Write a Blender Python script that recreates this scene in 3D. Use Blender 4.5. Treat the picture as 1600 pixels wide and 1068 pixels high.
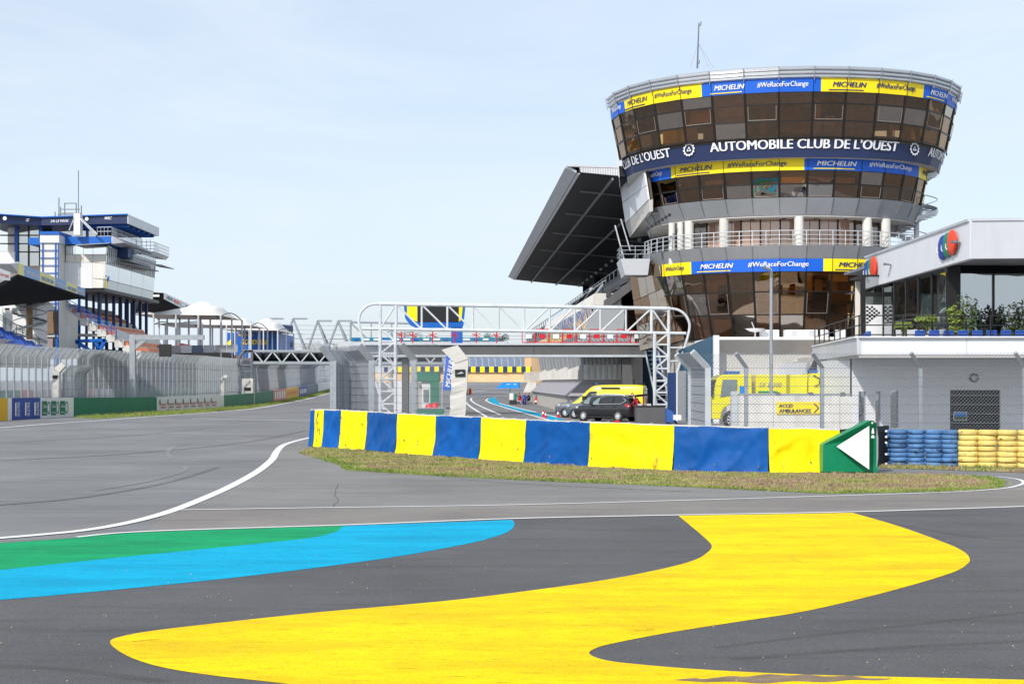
import bpy, bmesh, math, random
from mathutils import Vector, Matrix, noise
random.seed(7)
R = math.radians
for o in list(bpy.data.objects): bpy.data.objects.remove(o)
S = bpy.context.scene
COL = S.collection
# ------------------------------------------------------------------ camera, sky, sun, exposure
F, H, YH = 2222.0, 2.55, 596.0          # focal length in photo pixels, eye height, horizon row
cam = bpy.data.cameras.new('camera'); cam.sensor_width = 36; cam.lens = 36*F/1600
cam.shift_y = (YH-534)/1600; cam.clip_start = 0.1; cam.clip_end = 6000
co = bpy.data.objects.new('camera', cam); COL.objects.link(co)
co.location = (0, 0, H); co.rotation_euler = (R(90), 0, 0); S.camera = co
SUN_EL, SUN_AZ = 39, 212                 # azimuth clockwise from +Y: behind the camera, to the left
w = bpy.data.worlds.new('World'); S.world = w; w.use_nodes = True
nt = w.node_tree; nt.nodes.clear()
def N(t, **k):
    n = nt.nodes.new(t)
    for a, v in k.items(): setattr(n, a, v)
    return n
sky = N('ShaderNodeTexSky', sky_type='NISHITA', sun_disc=False)
sky.sun_elevation = R(SUN_EL); sky.sun_rotation = R(SUN_AZ); sky.air_density = 1.0; sky.dust_density = 1.5; sky.ozone_density = 1.5
bg = N('ShaderNodeBackground'); bg.inputs[1].default_value = 0.15
out = N('ShaderNodeOutputWorld')
tc = N('ShaderNodeTexCoord'); mp = N('ShaderNodeMapping'); mp.inputs['Scale'].default_value = (1.3, 1.3, 6.0)
n1 = N('ShaderNodeTexNoise'); n1.inputs['Scale'].default_value = 2.2; n1.inputs['Detail'].default_value = 9; n1.inputs['Roughness'].default_value = .6; n1.inputs['Distortion'].default_value = .6
rp = N('ShaderNodeValToRGB'); rp.color_ramp.elements[0].position = .30; rp.color_ramp.elements[0].color = (.52,.52,.52,1)
rp.color_ramp.elements[1].position = .72; rp.color_ramp.elements[1].color = (.92,.92,.92,1)
mx = N('ShaderNodeMix', data_type='RGBA'); mx.inputs[7].default_value = (4.95, 5.55, 6.25, 1)   # thin high cloud veil
L = nt.links.new
L(tc.outputs['Generated'], mp.inputs[0]); L(mp.outputs[0], n1.inputs[0]); L(n1.outputs[0], rp.inputs[0])
L(rp.outputs[0], mx.inputs[0]); L(sky.outputs[0], mx.inputs[6]); L(mx.outputs[2], bg.inputs[0]); L(bg.outputs[0], out.inputs[0])
sl = bpy.data.lights.new('sun', 'SUN'); sl.energy = 3.5; sl.angle = R(1.2); sl.color = (1, .955, .89)
so = bpy.data.objects.new('sun', sl); COL.objects.link(so)
sd = Vector((math.sin(R(SUN_AZ))*math.cos(R(SUN_EL)), math.cos(R(SUN_AZ))*math.cos(R(SUN_EL)), math.sin(R(SUN_EL))))
so.rotation_euler = (-sd).to_track_quat('-Z', 'Y').to_euler(); so.location = sd*60
S.view_settings.view_transform = 'Standard'; S.view_settings.look = 'None'; S.view_settings.gamma = 1
S.view_settings.use_curve_mapping = False; S.view_settings.exposure = 0.16
S.render.engine = 'CYCLES'; S.cycles.max_bounces = 6; S.cycles.transparent_max_bounces = 16
# ------------------------------------------------------------------ materials
MATS = {}
def M(name, col, rough=.6, metal=0, var=.08, scale=3.0, bump=0, bscale=40, spec=.5, coat=0, speck=None, streak=None):
    """procedural material: base colour with soft noise, optional bump, dark specks, vertical dirt streaks"""
    if name in MATS: return MATS[name]
    m = bpy.data.materials.new(name); m.use_nodes = True; MATS[name] = m
    t = m.node_tree; b = t.nodes['Principled BSDF']; l = t.links.new
    def nn(ty, **k):
        n = t.nodes.new(ty)
        for a, v in k.items(): setattr(n, a, v)
        return n
    b.inputs['Roughness'].default_value = rough; b.inputs['Metallic'].default_value = metal
    b.inputs['Specular IOR Level'].default_value = spec; b.inputs['Coat Weight'].default_value = coat
    b.inputs['Coat Roughness'].default_value = .05
    ge = nn('ShaderNodeNewGeometry')
    no = nn('ShaderNodeTexNoise'); no.inputs['Scale'].default_value = scale; no.inputs['Detail'].default_value = 6; no.inputs['Roughness'].default_value = .62
    l(ge.outputs['Position'], no.inputs[0])
    a = nn('ShaderNodeMix', data_type='RGBA')
    a.inputs[6].default_value = (*[c*(1-var) for c in col], 1); a.inputs[7].default_value = (*[min(1, c*(1+var)) for c in col], 1)
    mr = nn('ShaderNodeMapRange'); mr.inputs[1].default_value = .3; mr.inputs[2].default_value = .7
    l(no.outputs[0], mr.inputs[0]); l(mr.outputs[0], a.inputs[0]); c = a.outputs[2]
    if speck:                                   # (colour, scale, threshold, softness, stretch)
        mpp = nn('ShaderNodeMapping'); mpp.inputs['Scale'].default_value = speck[4]
        l(ge.outputs['Position'], mpp.inputs[0])
        n2 = nn('ShaderNodeTexNoise'); n2.inputs['Scale'].default_value = speck[1]; n2.inputs['Detail'].default_value = 8; n2.inputs['Roughness'].default_value = .7
        l(mpp.outputs[0], n2.inputs[0])
        m2 = nn('ShaderNodeMapRange'); m2.inputs[1].default_value = speck[2]; m2.inputs[2].default_value = speck[2]+speck[3]
        l(n2.outputs[0], m2.inputs[0])
        x = nn('ShaderNodeMix', data_type='RGBA'); x.inputs[7].default_value = (*speck[0], 1)
        l(m2.outputs[0], x.inputs[0]); l(c, x.inputs[6]); c = x.outputs[2]
    if streak:                                  # (colour, scale, amount)
        mpp = nn('ShaderNodeMapping'); mpp.inputs['Scale'].default_value = (1, 1, .08)
        l(ge.outputs['Position'], mpp.inputs[0])
        n2 = nn('ShaderNodeTexNoise'); n2.inputs['Scale'].default_value = streak[1]; n2.inputs['Detail'].default_value = 5
        l(mpp.outputs[0], n2.inputs[0])
        m2 = nn('ShaderNodeMapRange'); m2.inputs[1].default_value = .5; m2.inputs[2].default_value = .8; m2.inputs[4].default_value = streak[2]
        l(n2.outputs[0], m2.inputs[0])
        x = nn('ShaderNodeMix', data_type='RGBA'); x.inputs[7].default_value = (*streak[0], 1)
        l(m2.outputs[0], x.inputs[0]); l(c, x.inputs[6]); c = x.outputs[2]
    l(c, b.inputs['Base Color'])
    if bump:
        n3 = nn('ShaderNodeTexNoise'); n3.inputs['Scale'].default_value = bscale; n3.inputs['Detail'].default_value = 4
        l(ge.outputs['Position'], n3.inputs[0])
        bp = nn('ShaderNodeBump'); bp.inputs['Strength'].default_value = bump; bp.inputs['Distance'].default_value = .02
        l(n3.outputs[0], bp.inputs['Height']); l(bp.outputs[0], b.inputs['Normal'])
    return m
def corrugated(name, col, rough, metal, axis, freq, depth=.5, var=.06):
    """sheet cladding with fine ribs too small to model, along one axis"""
    m = M(name, col, rough, metal, var); t = m.node_tree; b = t.nodes['Principled BSDF']
    ge = t.nodes.new('ShaderNodeNewGeometry'); wv = t.nodes.new('ShaderNodeTexWave'); wv.bands_direction = axis
    wv.inputs['Scale'].default_value = freq; bp = t.nodes.new('ShaderNodeBump'); bp.inputs['Strength'].default_value = depth; bp.inputs['Distance'].default_value = .05
    t.links.new(ge.outputs['Position'], wv.inputs[0]); t.links.new(wv.outputs[1], bp.inputs['Height']); t.links.new(bp.outputs[0], b.inputs['Normal'])
    return m
def glass(name, tint, refl=.5, thru=.75, rough=.01, wave=.06, wscale=.55):
    """thin tinted pane: mirror reflection by Fresnel over tinted see-through"""
    m = bpy.data.materials.new(name); m.use_nodes = True; t = m.node_tree; t.nodes.clear(); MATS[name] = m
    o = t.nodes.new('ShaderNodeOutputMaterial'); g = t.nodes.new('ShaderNodeBsdfGlossy'); g.inputs['Roughness'].default_value = rough
    g.inputs['Color'].default_value = (*[min(1, .35+.65*c/max(tint)) for c in tint], 1)
    tr = t.nodes.new('ShaderNodeBsdfTransparent'); tr.inputs[0].default_value = (*[c*thru for c in tint], 1)
    lw = t.nodes.new('ShaderNodeLayerWeight'); lw.inputs[0].default_value = .35
    mr = t.nodes.new('ShaderNodeMapRange'); mr.inputs[3].default_value = refl; mr.inputs[4].default_value = .95
    mi = t.nodes.new('ShaderNodeMixShader'); l = t.links.new
    no = t.nodes.new('ShaderNodeTexNoise'); no.inputs['Scale'].default_value = wscale; no.inputs['Detail'].default_value = 1
    ge = t.nodes.new('ShaderNodeNewGeometry'); bp = t.nodes.new('ShaderNodeBump'); bp.inputs['Strength'].default_value = wave; bp.inputs['Distance'].default_value = .3
    l(ge.outputs['Position'], no.inputs[0]); l(no.outputs[0], bp.inputs['Height']); l(bp.outputs[0], g.inputs['Normal'])
    l(lw.outputs['Fresnel'], mr.inputs[0]); l(mr.outputs[0], mi.inputs[0]); l(tr.outputs[0], mi.inputs[1]); l(g.outputs[0], mi.inputs[2]); l(mi.outputs[0], o.inputs[0])
    return m
def s2l(*c): return tuple(((v/255)/12.92 if v/255 <= .04045 else ((v/255+.055)/1.055)**2.4) for v in c)
def asphalt(name, col, warm=0, bs=70, patch=.18):
    m = M(name, col, .88, 0, patch*1.25, .16, .55, bs, .35, 0, (tuple(c*.55 for c in col), .9, .50, .30, (.22, 2.4, 1)))
    t = m.node_tree; b = t.nodes['Principled BSDF']; ge = t.nodes.new('ShaderNodeNewGeometry')
    n = t.nodes.new('ShaderNodeTexNoise'); n.inputs['Scale'].default_value = 55; n.inputs['Detail'].default_value = 3
    r = t.nodes.new('ShaderNodeMapRange'); r.inputs[1].default_value = .3; r.inputs[2].default_value = .7; r.inputs[3].default_value = .72; r.inputs[4].default_value = 1.3
    x = t.nodes.new('ShaderNodeMix'); x.data_type = 'RGBA'; x.blend_type = 'MULTIPLY'; x.inputs[0].default_value = 1
    src = b.inputs['Base Color'].links[0].from_socket
    t.links.new(ge.outputs['Position'], n.inputs[0]); t.links.new(n.outputs[0], r.inputs[0]); t.links.new(src, x.inputs[6]); t.links.new(r.outputs[0], x.inputs[7]); t.links.new(x.outputs[2], b.inputs['Base Color'])
    return m
wear = (.05, .045, .03)
asphalt('asph_track', (.192,.191,.195)); asphalt('asph_mid', (.21,.203,.196)); asphalt('asph_strip', (.22,.20,.185)); asphalt('asph_near', (.098,.097,.100), patch=.22); asphalt('asph_rubber', (.145,.145,.15)); asphalt('asph_scuff', (.22,.22,.222)); asphalt('asph_joint', (.05,.05,.05)); asphalt('asph_near_dark', (.078,.077,.079))
M('paint_yellow', (.93,.64,.001), .8, 0, .08, .9, .35, 60, .12, 0, ((.22,.15,.01), 4.5, .565, .16, (.4, 2.6, 1)))
M('paint_blue', (.0,.39,.62), .8, 0, .06, .5, .35, 60, .12, 0, ((.01,.14,.26), 4.5, .57, .16, (.35, 2.6, 1)))
M('paint_green', (.006,.34,.125), .8, 0, .08, .5, .35, 60, .12, 0, ((.01,.14,.07), 1.6, .54, .14, (.3, 2.4, 1)))
def weather(name, dark, amt):
    """worn road paint: asphalt grain showing through plus broad dirty patches"""
    m = MATS[name]; t = m.node_tree; b = t.nodes['Principled BSDF']; src = b.inputs['Base Color'].links[0].from_socket; ge = t.nodes.new('ShaderNodeNewGeometry')
    for sc, st, lo, hi, am, c in ((.8, (.5,1.7,1), .44, .72, amt, dark), (38, (1,1,1), .53, .68, .62, tuple(v*.45 for v in dark)), (9, (.3,3.2,1), .56, .66, .6, tuple(v*.6 for v in dark))):
        mp_ = t.nodes.new('ShaderNodeMapping'); mp_.inputs['Scale'].default_value = st; n = t.nodes.new('ShaderNodeTexNoise'); n.inputs['Scale'].default_value = sc; n.inputs['Detail'].default_value = 7; n.inputs['Roughness'].default_value = .68
        r = t.nodes.new('ShaderNodeMapRange'); r.inputs[1].default_value = lo; r.inputs[2].default_value = hi; r.inputs[4].default_value = am
        x = t.nodes.new('ShaderNodeMix'); x.data_type = 'RGBA'; x.inputs[7].default_value = (*c, 1); l = t.links.new
        l(ge.outputs['Position'], mp_.inputs[0]); l(mp_.outputs[0], n.inputs[0]); l(n.outputs[0], r.inputs[0]); l(r.outputs[0], x.inputs[0]); l(src, x.inputs[6]); src = x.outputs[2]
    t.links.new(src, b.inputs['Base Color'])
def per_object(name, lo, hi):
    m = MATS[name]; t = m.node_tree; b = t.nodes['Principled BSDF']; src = b.inputs['Base Color'].links[0].from_socket; oi = t.nodes.new('ShaderNodeObjectInfo'); r = t.nodes.new('ShaderNodeMapRange'); r.inputs[3].default_value = lo; r.inputs[4].default_value = hi
    x = t.nodes.new('ShaderNodeMix'); x.data_type = 'RGBA'; x.blend_type = 'MULTIPLY'; x.inputs[0].default_value = 1; t.links.new(oi.outputs['Random'], r.inputs[0]); t.links.new(src, x.inputs[6]); t.links.new(r.outputs[0], x.inputs[7]); t.links.new(x.outputs[2], b.inputs['Base Color'])
M('line_white', (.74,.74,.73), .6, 0, .08, 2, .2, 60, .4, 0, ((.3,.3,.29), 4, .60, .15, (1, 1, 1)))
M('soil', (.20,.14,.09), .95, 0, .4, 3, .8, 25)
M('dry_earth', (.26,.21,.11), .95, 0, .35, 1.5, .8, 25)
M('gravel_tan', (.62,.42,.23), .9, 0, .12, .3)
M('galv', (.40,.43,.46), .42, .6, .12, 2, 0); M('galv_light', (.58,.61,.64), .45, .35, .1, 2); M('galv_dark', (.20,.22,.24), .5, .5, .12, 2)
M('wire', (.30,.32,.34), .5, .5, .05)
M('white_steel', (.62,.65,.68), .42, .1, .1, 1.5, streak=((.35,.34,.32), 3, .35))
M('white_paint', (.78,.78,.78), .5, 0, .05, .8, streak=((.45,.43,.40), 2.5, .35))
M('white_cladding', (.74,.75,.78), .42, .05, .04, .6)
M('pale_panel', (.60,.61,.64), .38, .25, .05, .5, streak=((.42,.43,.45), 2, .25))
M('cream', (.74,.71,.65), .6, 0, .05, .6, streak=((.45,.42,.36), 2, .3))
M('concrete', (.47,.44,.40), .85, 0, .16, .9, .3, 12, streak=((.24,.22,.20), 1.6, .5))
M('concrete_white', (.66,.64,.60), .8, 0, .1, .9, .2, 12, streak=((.32,.30,.27), 1.6, .5))
M('metal_grey', (.36,.37,.39), .38, .5, .06, 1); M('soffit', (.52,.50,.48), .7, 0, .06, .7)
M('slab_grey', (.25,.255,.27), .5, .2, .08, .8); M('deck_grey', (.105,.105,.108), .55, .1, .1, .8, streak=((.16,.15,.14), 2, .3))
M('cornice', (.52,.53,.55), .3, .7, .05, 1)
M('dark_frame', (.018,.017,.018), .4, .2, .05); M('black', (.012,.012,.013), .55, 0, .1); M('near_black', (.005,.006,.010), .8, 0, .2, 1, spec=.15)
M('sash', (.30,.24,.20), .45, .3, .05); M('mullion', (.018,.015,.013), .35, .4, .05)
M('navy', s2l(38,50,88), .42, 0, .04, .5); M('banner_blue', s2l(0,92,205), .45, 0, .04, .5); M('banner_yellow', s2l(250,222,0), .45, 0, .03, .5)
M('print_white', (.85,.85,.85), .5, 0, .02); M('print_navy', s2l(25,45,100), .5, 0, .02); M('print_red', s2l(190,50,60), .5, 0, .05)
M('tarp_yellow', (.92,.72,.002), .6, 0, .07, 1.2, .15, 3, .2, 0, ((.22,.16,.03), 1.6, .60, .14, (1, 1, .5)))
M('tarp_blue', (.0,.082,.33), .6, 0, .16, 1.2, .15, 3, .22, 0, ((.0,.035,.17), 1.1, .56, .2, (1, 1, .6)))
M('tarp_green', (.0,.23,.10), .38, 0, .06, 1.5, .1, 3); M('board_green', (.004,.17,.095), .55, 0, .1, .6); M('board_white', (.74,.74,.76), .5, 0, .05, .8)
M('tarp_grey', (.60,.58,.54), .6, 0, .08, 1.5, .3, 6)
M('board_blue', s2l(40,70,150), .5, 0, .08); M('board_red', s2l(215,120,120), .5, 0, .1); M('board_yellow', s2l(225,175,20), .5, 0, .08); M('board_slate', s2l(90,105,130), .5, 0, .08)
M('steel_blue', s2l(0,95,185), .4, 0, .05); M('teal_wall', (.006,.085,.165), .45, 0, .06, .5); M('dark_blue', s2l(20,50,100), .5, 0, .06)
M('seat_blue', s2l(66,108,205), .45, 0, .15, 3); M('seat_orange', s2l(225,130,80), .5, 0, .3, 2.5); M('seat_dark', (.05,.055,.06), .6, 0, .3, 2)
M('tyre_blue', s2l(84,128,178), .6, 0, .12, 3, .2, 20, .4, 0, (s2l(34,48,72), 5, .55, .1, (1,1,1.8)))
M('tyre_yellow', s2l(232,208,122), .6, 0, .1, 3, .2, 20, .4, 0, (s2l(120,98,50), 5, .57, .1, (1,1,1.8)))
M('rubber', (.014,.014,.015), .75, 0, .2, 8); M('rim', (.78,.79,.80), .3, .35, .05)
M('car_dark', (.021,.022,.027), .3, .4, .05, 1, coat=1); M('car_grey', (.17,.18,.20), .32, .6, .05, 1, coat=1)
M('van_yellow', (.80,.72,.0), .32, 0, .04, 1, coat=.8); M('car_glass', (.012,.016,.018), .06, 0, .1, spec=.9); M('glass_light', (.16,.21,.21), .05, 0, .1, spec=.9)
M('lamp_red', (.45,.01,.02), .15, 0, .05); M('lamp_clear', (.55,.57,.6), .1, .4, .05); M('red', s2l(200,25,35), .45, 0, .08); M('orange', s2l(235,90,30), .5, 0, .06)
M('plastic_blue', s2l(50,90,160), .45, 0, .08); M('parasol_blue', s2l(0,125,215), .6, 0, .05); M('skin', s2l(205,150,120), .6, 0, .05); M('hair', (.03,.02,.015), .7)
M('jacket_red', s2l(165,25,40), .7, 0, .1); M('jacket_blue', s2l(40,60,140), .7, 0, .1); M('cloth_dark', (.03,.03,.035), .8, 0, .1); M('cloth_grey', (.22,.22,.23), .8, 0, .1)
M('screen', (.012,.012,.014), .3, 0, .1); M('screen_grey', s2l(150,135,135), .3, 0, .1)
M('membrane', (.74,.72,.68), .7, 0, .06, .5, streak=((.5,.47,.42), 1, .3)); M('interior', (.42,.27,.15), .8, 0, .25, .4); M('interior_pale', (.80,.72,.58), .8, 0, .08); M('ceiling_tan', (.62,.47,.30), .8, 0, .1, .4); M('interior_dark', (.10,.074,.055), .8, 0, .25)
M('blind_grey', (.62,.58,.56), .6, 0, .06, .8); M('blind_pink', (.80,.69,.63), .5, 0, .06, .6); M('leaf', (.055,.10,.025), .6, 0, .4, 6); M('leaf_light', (.20,.27,.05), .6, 0, .35, 6); M('leaf_dark', (.015,.035,.022), .6, 0, .4, 6); M('bark', (.13,.10,.075), .9, 0, .2, 8)
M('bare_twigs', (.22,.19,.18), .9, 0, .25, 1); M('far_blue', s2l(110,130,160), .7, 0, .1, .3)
M('logo_blue', s2l(15,60,160), .5, 0, .03); M('logo_green', s2l(0,130,95), .5, 0, .03); M('logo_red', s2l(240,70,35), .5, 0, .03)
weather('paint_yellow', (.58,.38,.008), .85); weather('paint_blue', (.0,.25,.42), .8); weather('paint_green', (.008,.20,.09), .85); M('paint_scuff', (.42,.29,.02), .8, 0, .3, 8, spec=.1); per_object('tyre_blue', .72, 1.12); per_object('tyre_yellow', .82, 1.06); per_object('tarp_blue', .85, 1.1)
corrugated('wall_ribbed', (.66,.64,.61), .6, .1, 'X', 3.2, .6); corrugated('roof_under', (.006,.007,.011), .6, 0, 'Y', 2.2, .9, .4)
corrugated('clad_x', (.55,.56,.58), .45, .3, 'X', 1.6, .5); corrugated('slat_grey', (.33,.31,.33), .6, .1, 'Y', 1.1, .8); corrugated('slat_beige', (.50,.46,.42), .7, 0, 'Y', .9, .8)
glass('glass_brown', (.80,.62,.44), .08, .92); glass('glass_brown_b', (.72,.50,.32), .14, .85); glass('glass_grey', (.55,.58,.60), .45, .6); glass('glass_mirror', (.75,.80,.84), .80, .5); glass('glass_rose', (.96,.88,.83), .06, .97); glass('glass_wavy', (.44,.38,.32), .5, .3, .01, .12, .8); glass('glass_amber', (.98,.74,.42), .08, .97); glass('glass_bronze', (.62,.52,.44), .34, .6, .01, .12, .9); glass('glass_clear', (.8,.86,.86), .12, .9)
# ------------------------------------------------------------------ mesh helpers
class MB:
    def __init__(s): s.v = []; s.f = []; s.sm = False
    def add(s, vs, fs):
        n = len(s.v); s.v += [Vector(p) for p in vs]; s.f += [tuple(i+n for i in f) for f in fs]; return s
    def box(s, lo, hi):
        x0,y0,z0 = lo; x1,y1,z1 = hi
        return s.add([(x0,y0,z0),(x1,y0,z0),(x1,y1,z0),(x0,y1,z0),(x0,y0,z1),(x1,y0,z1),(x1,y1,z1),(x0,y1,z1)], [(3,2,1,0),(4,5,6,7),(0,1,5,4),(1,2,6,5),(2,3,7,6),(3,0,4,7)])
    def hexa(s, b, t):                       # four bottom points, four top points, any shape
        return s.add(list(b)+list(t), [(3,2,1,0),(4,5,6,7),(0,1,5,4),(1,2,6,5),(2,3,7,6),(3,0,4,7)])
    def quad(s, a, b, c, d): return s.add([a,b,c,d], [(0,1,2,3)])
    def slab(s, pts, th):                    # flat polygon given thickness along its normal
        pts = [Vector(p) for p in pts]; n = Vector((0,0,0))
        for i in range(len(pts)): n += (pts[i]-pts[0]).cross(pts[(i+1) % len(pts)]-pts[0])
        n = n.normalized()*th; k = len(pts)
        return s.add(pts+[p-n for p in pts], [tuple(range(k)), tuple(range(2*k-1, k-1, -1))]+[(i, i+k, (i+1) % k+k, (i+1) % k) for i in range(k)])
    def slabY(s, pts, th):                   # picture-plane polygon given thickness away from the camera
        pts = [Vector(p) for p in pts]; k = len(pts)
        return s.add(pts+[p+Vector((0,th,0)) for p in pts], [tuple(range(k)), tuple(range(2*k-1, k-1, -1))]+[(i, i+k, (i+1) % k+k, (i+1) % k) for i in range(k)])
    def prism(s, poly, z0, z1):              # horizontal polygon (x, y) extruded
        k = len(poly)
        return s.add([(x,y,z0) for x,y in poly]+[(x,y,z1) for x,y in poly], [tuple(range(k-1,-1,-1)), tuple(range(k,2*k))]+[(i,(i+1) % k,(i+1) % k+k,i+k) for i in range(k)])
    def tube(s, a, b, r, n=6, r2=None):
        a = Vector(a); b = Vector(b); d = b-a
        if d.length < 1e-6: return s
        d.normalize(); u = d.orthogonal().normalized() if abs(d.z) > .999 else d.cross(Vector((0,0,1))).normalized(); v = d.cross(u); r2 = r if r2 is None else r2
        ph = math.pi/n
        P = [a+(u*math.cos(2*math.pi*i/n+ph)+v*math.sin(2*math.pi*i/n+ph))*r for i in range(n)]+[b+(u*math.cos(2*math.pi*i/n+ph)+v*math.sin(2*math.pi*i/n+ph))*r2 for i in range(n)]
        return s.add(P, [tuple(range(n-1,-1,-1)), tuple(range(n,2*n))]+[(i,(i+1) % n,(i+1) % n+n,i+n) for i in range(n)])
    def path(s, pts, r, n=6):
        for a, b in zip(pts, pts[1:]): s.tube(a, b, r, n)
        return s
    def bar(s, a, b, wx, up=(0,0,1), wz=None):   # rectangular bar from a to b
        a = Vector(a); b = Vector(b); d = (b-a).normalized(); wz = wz or wx
        u = d.cross(Vector(up))
        if u.length < 1e-4: u = d.cross(Vector((0,1,0)))
        u = u.normalized()*wx/2; v = u.cross(d).normalized()*wz/2
        return s.hexa([a-u-v, a+u-v, a+u+v, a-u+v], [b-u-v, b+u-v, b+u+v, b-u+v])
    def lathe(s, prof, n=16, c=(0,0,0), axis='Z'):
        c = Vector(c); k = len(prof); P = []
        for i in range(n):
            a = 2*math.pi*i/n; ca, sa = math.cos(a), math.sin(a)
            for r, h in prof:
                P.append(c+(Vector((r*ca, r*sa, h)) if axis == 'Z' else Vector((r*ca, h, r*sa)) if axis == 'Y' else Vector((h, r*ca, r*sa))))
        return s.add(P, [(i*k+j, ((i+1) % n)*k+j, ((i+1) % n)*k+j+1, i*k+j+1) for i in range(n) for j in range(k-1)])
    def grid(s, fn, nu, nv):
        return s.add([fn(i/nu, j/nv) for j in range(nv+1) for i in range(nu+1)], [(j*(nu+1)+i, j*(nu+1)+i+1, (j+1)*(nu+1)+i+1, (j+1)*(nu+1)+i) for j in range(nv) for i in range(nu)])
    def build(s, name, mat, parent=None, smooth=False, **props):
        me = bpy.data.meshes.new(name)
        lo = Vector([min(p[i] for p in s.v) for i in range(3)]); hi = Vector([max(p[i] for p in s.v) for i in range(3)])
        o0 = Vector(((lo.x+hi.x)/2, (lo.y+hi.y)/2, lo.z))
        me.from_pydata([p-o0 for p in s.v], [], s.f); me.update()
        if smooth:
            me.polygons.foreach_set('use_smooth', [True]*len(me.polygons))
        me.materials.append(MATS[mat] if isinstance(mat, str) else mat)
        o = bpy.data.objects.new(name, me); COL.objects.link(o)
        if parent is not None:
            o.parent = parent; o.location = o0-wloc(parent)
        else: o.location = o0
        for a, b in props.items(): o[a] = b
        return o
def wloc(o):
    v = Vector(o.location)
    while o.parent: o = o.parent; v += Vector(o.location)
    return v
def thing(name, label, cat, loc, group=None, rz=0):
    o = bpy.data.objects.new(name, None); COL.objects.link(o); o.location = loc; o.rotation_euler = (0,0,rz); o.empty_display_size = .3
    o['label'] = label; o['category'] = cat
    if group: o['group'] = group
    return o
def tag(o, label, cat, group=None):
    o['label'] = label; o['category'] = cat
    if group: o['group'] = group
    return o
def kids(o): return [c for c in bpy.data.objects if c.parent == o]
def copy_tree(o, parent=None):
    c = o.copy(); COL.objects.link(c); c.parent = parent
    for k in kids(o): copy_tree(k, c)
    return c
def struct(o): o['kind'] = 'structure'; return o
def gz(Y):
    t = min(1, max(0, (Y-190)/230)); return 2.5*t*t*(3-2*t)
def P(px, py, Y): return Vector(((px-800)*Y/F, Y, H+(YH-py)*Y/F))
def G(px, py, dz=0):
    Y = 8.0
    while Y < 900:
        if H+(YH-py)*Y/F <= gz(Y): break
        Y *= 1.002
    if Y < 185: Y = F*H/(py-YH)
    return Vector(((px-800)*Y/F, Y, gz(Y)+dz))
def ZY(py, Y): return H+(YH-py)*Y/F
def XY(px, Y): return (px-800)*Y/F
def smooth_pts(pts, n=6, closed=False):
    out = []; k = len(pts)
    for i in range(k if closed else k-1):
        p = [pts[(i+d) % k] if closed else pts[min(max(i+d, 0), k-1)] for d in (-1,0,1,2)]
        for j in range(n):
            t = j/n
            out.append(tuple(.5*(2*p[1][c]+(p[2][c]-p[0][c])*t+(2*p[0][c]-5*p[1][c]+4*p[2][c]-p[3][c])*t*t+(3*p[1][c]-p[0][c]-3*p[2][c]+p[3][c])*t**3) for c in range(len(p[1]))))
    if not closed: out.append(tuple(pts[-1]))
    return out
def text_flat(s, size=1, shear=0, bold=0, res=3, sp=1.0):
    cu = bpy.data.curves.new('t', 'FONT'); cu.body = s; cu.size = size; cu.shear = shear; cu.offset = bold; cu.resolution_u = res; cu.space_character = sp
    cu.align_x = 'CENTER'; cu.align_y = 'CENTER'; cu.fill_mode = 'FRONT'
    ob = bpy.data.objects.new('t', cu); me = bpy.data.meshes.new_from_object(ob)
    v = [(p.co.x, p.co.y) for p in me.vertices]; f = [tuple(p.vertices) for p in me.polygons]
    bpy.data.objects.remove(ob); bpy.data.curves.remove(cu); bpy.data.meshes.remove(me)
    x0 = min(p[0] for p in v); x1 = max(p[0] for p in v); y0 = min(p[1] for p in v); y1 = max(p[1] for p in v)
    return [((a-x0)/(x1-x0)-.5, (b-y0)/(y1-y0)-.5) for a, b in v], f, (x1-x0), (y1-y0)     # normalised to -.5...5
def lettering(s, fn, mat, parent, name='lettering', **k):
    """flat print: fn(u, v) with u, v in -.5...5 gives the 3D point"""
    bold = k.pop('bold', 0); v, f, a, b = text_flat(s, **k); m = MB()
    for j, d in enumerate((-1, 0, 1) if bold else (0,)):             # heavier strokes: side-shifted layers, each a little prouder
        du = d*bold*1.1/a
        for_pts = []
        for x, y in v:
            p = fn(x+du, y)
            if not bold: for_pts.append(p); continue
            n = (fn(x+du+.01, y)-p).cross(fn(x+du, y+.01)-p); for_pts.append(p+n.normalized()*.006*j)
        m.add(for_pts, f)
    return m.build(name, mat, parent)
def on_quad(a, b, c, d):                    # a bottom-left, b bottom-right, c top-right, d top-left
    a, b, c, d = map(Vector, (a, b, c, d))
    return lambda u, v: (a*(1-(u+.5))+b*(u+.5))*(1-(v+.5))+(d*(1-(u+.5))+c*(u+.5))*(v+.5)
ORD = ['first','second','third','fourth','fifth','sixth','seventh','eighth','ninth','tenth','eleventh','twelfth','thirteenth','fourteenth','fifteenth','sixteenth']
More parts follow.
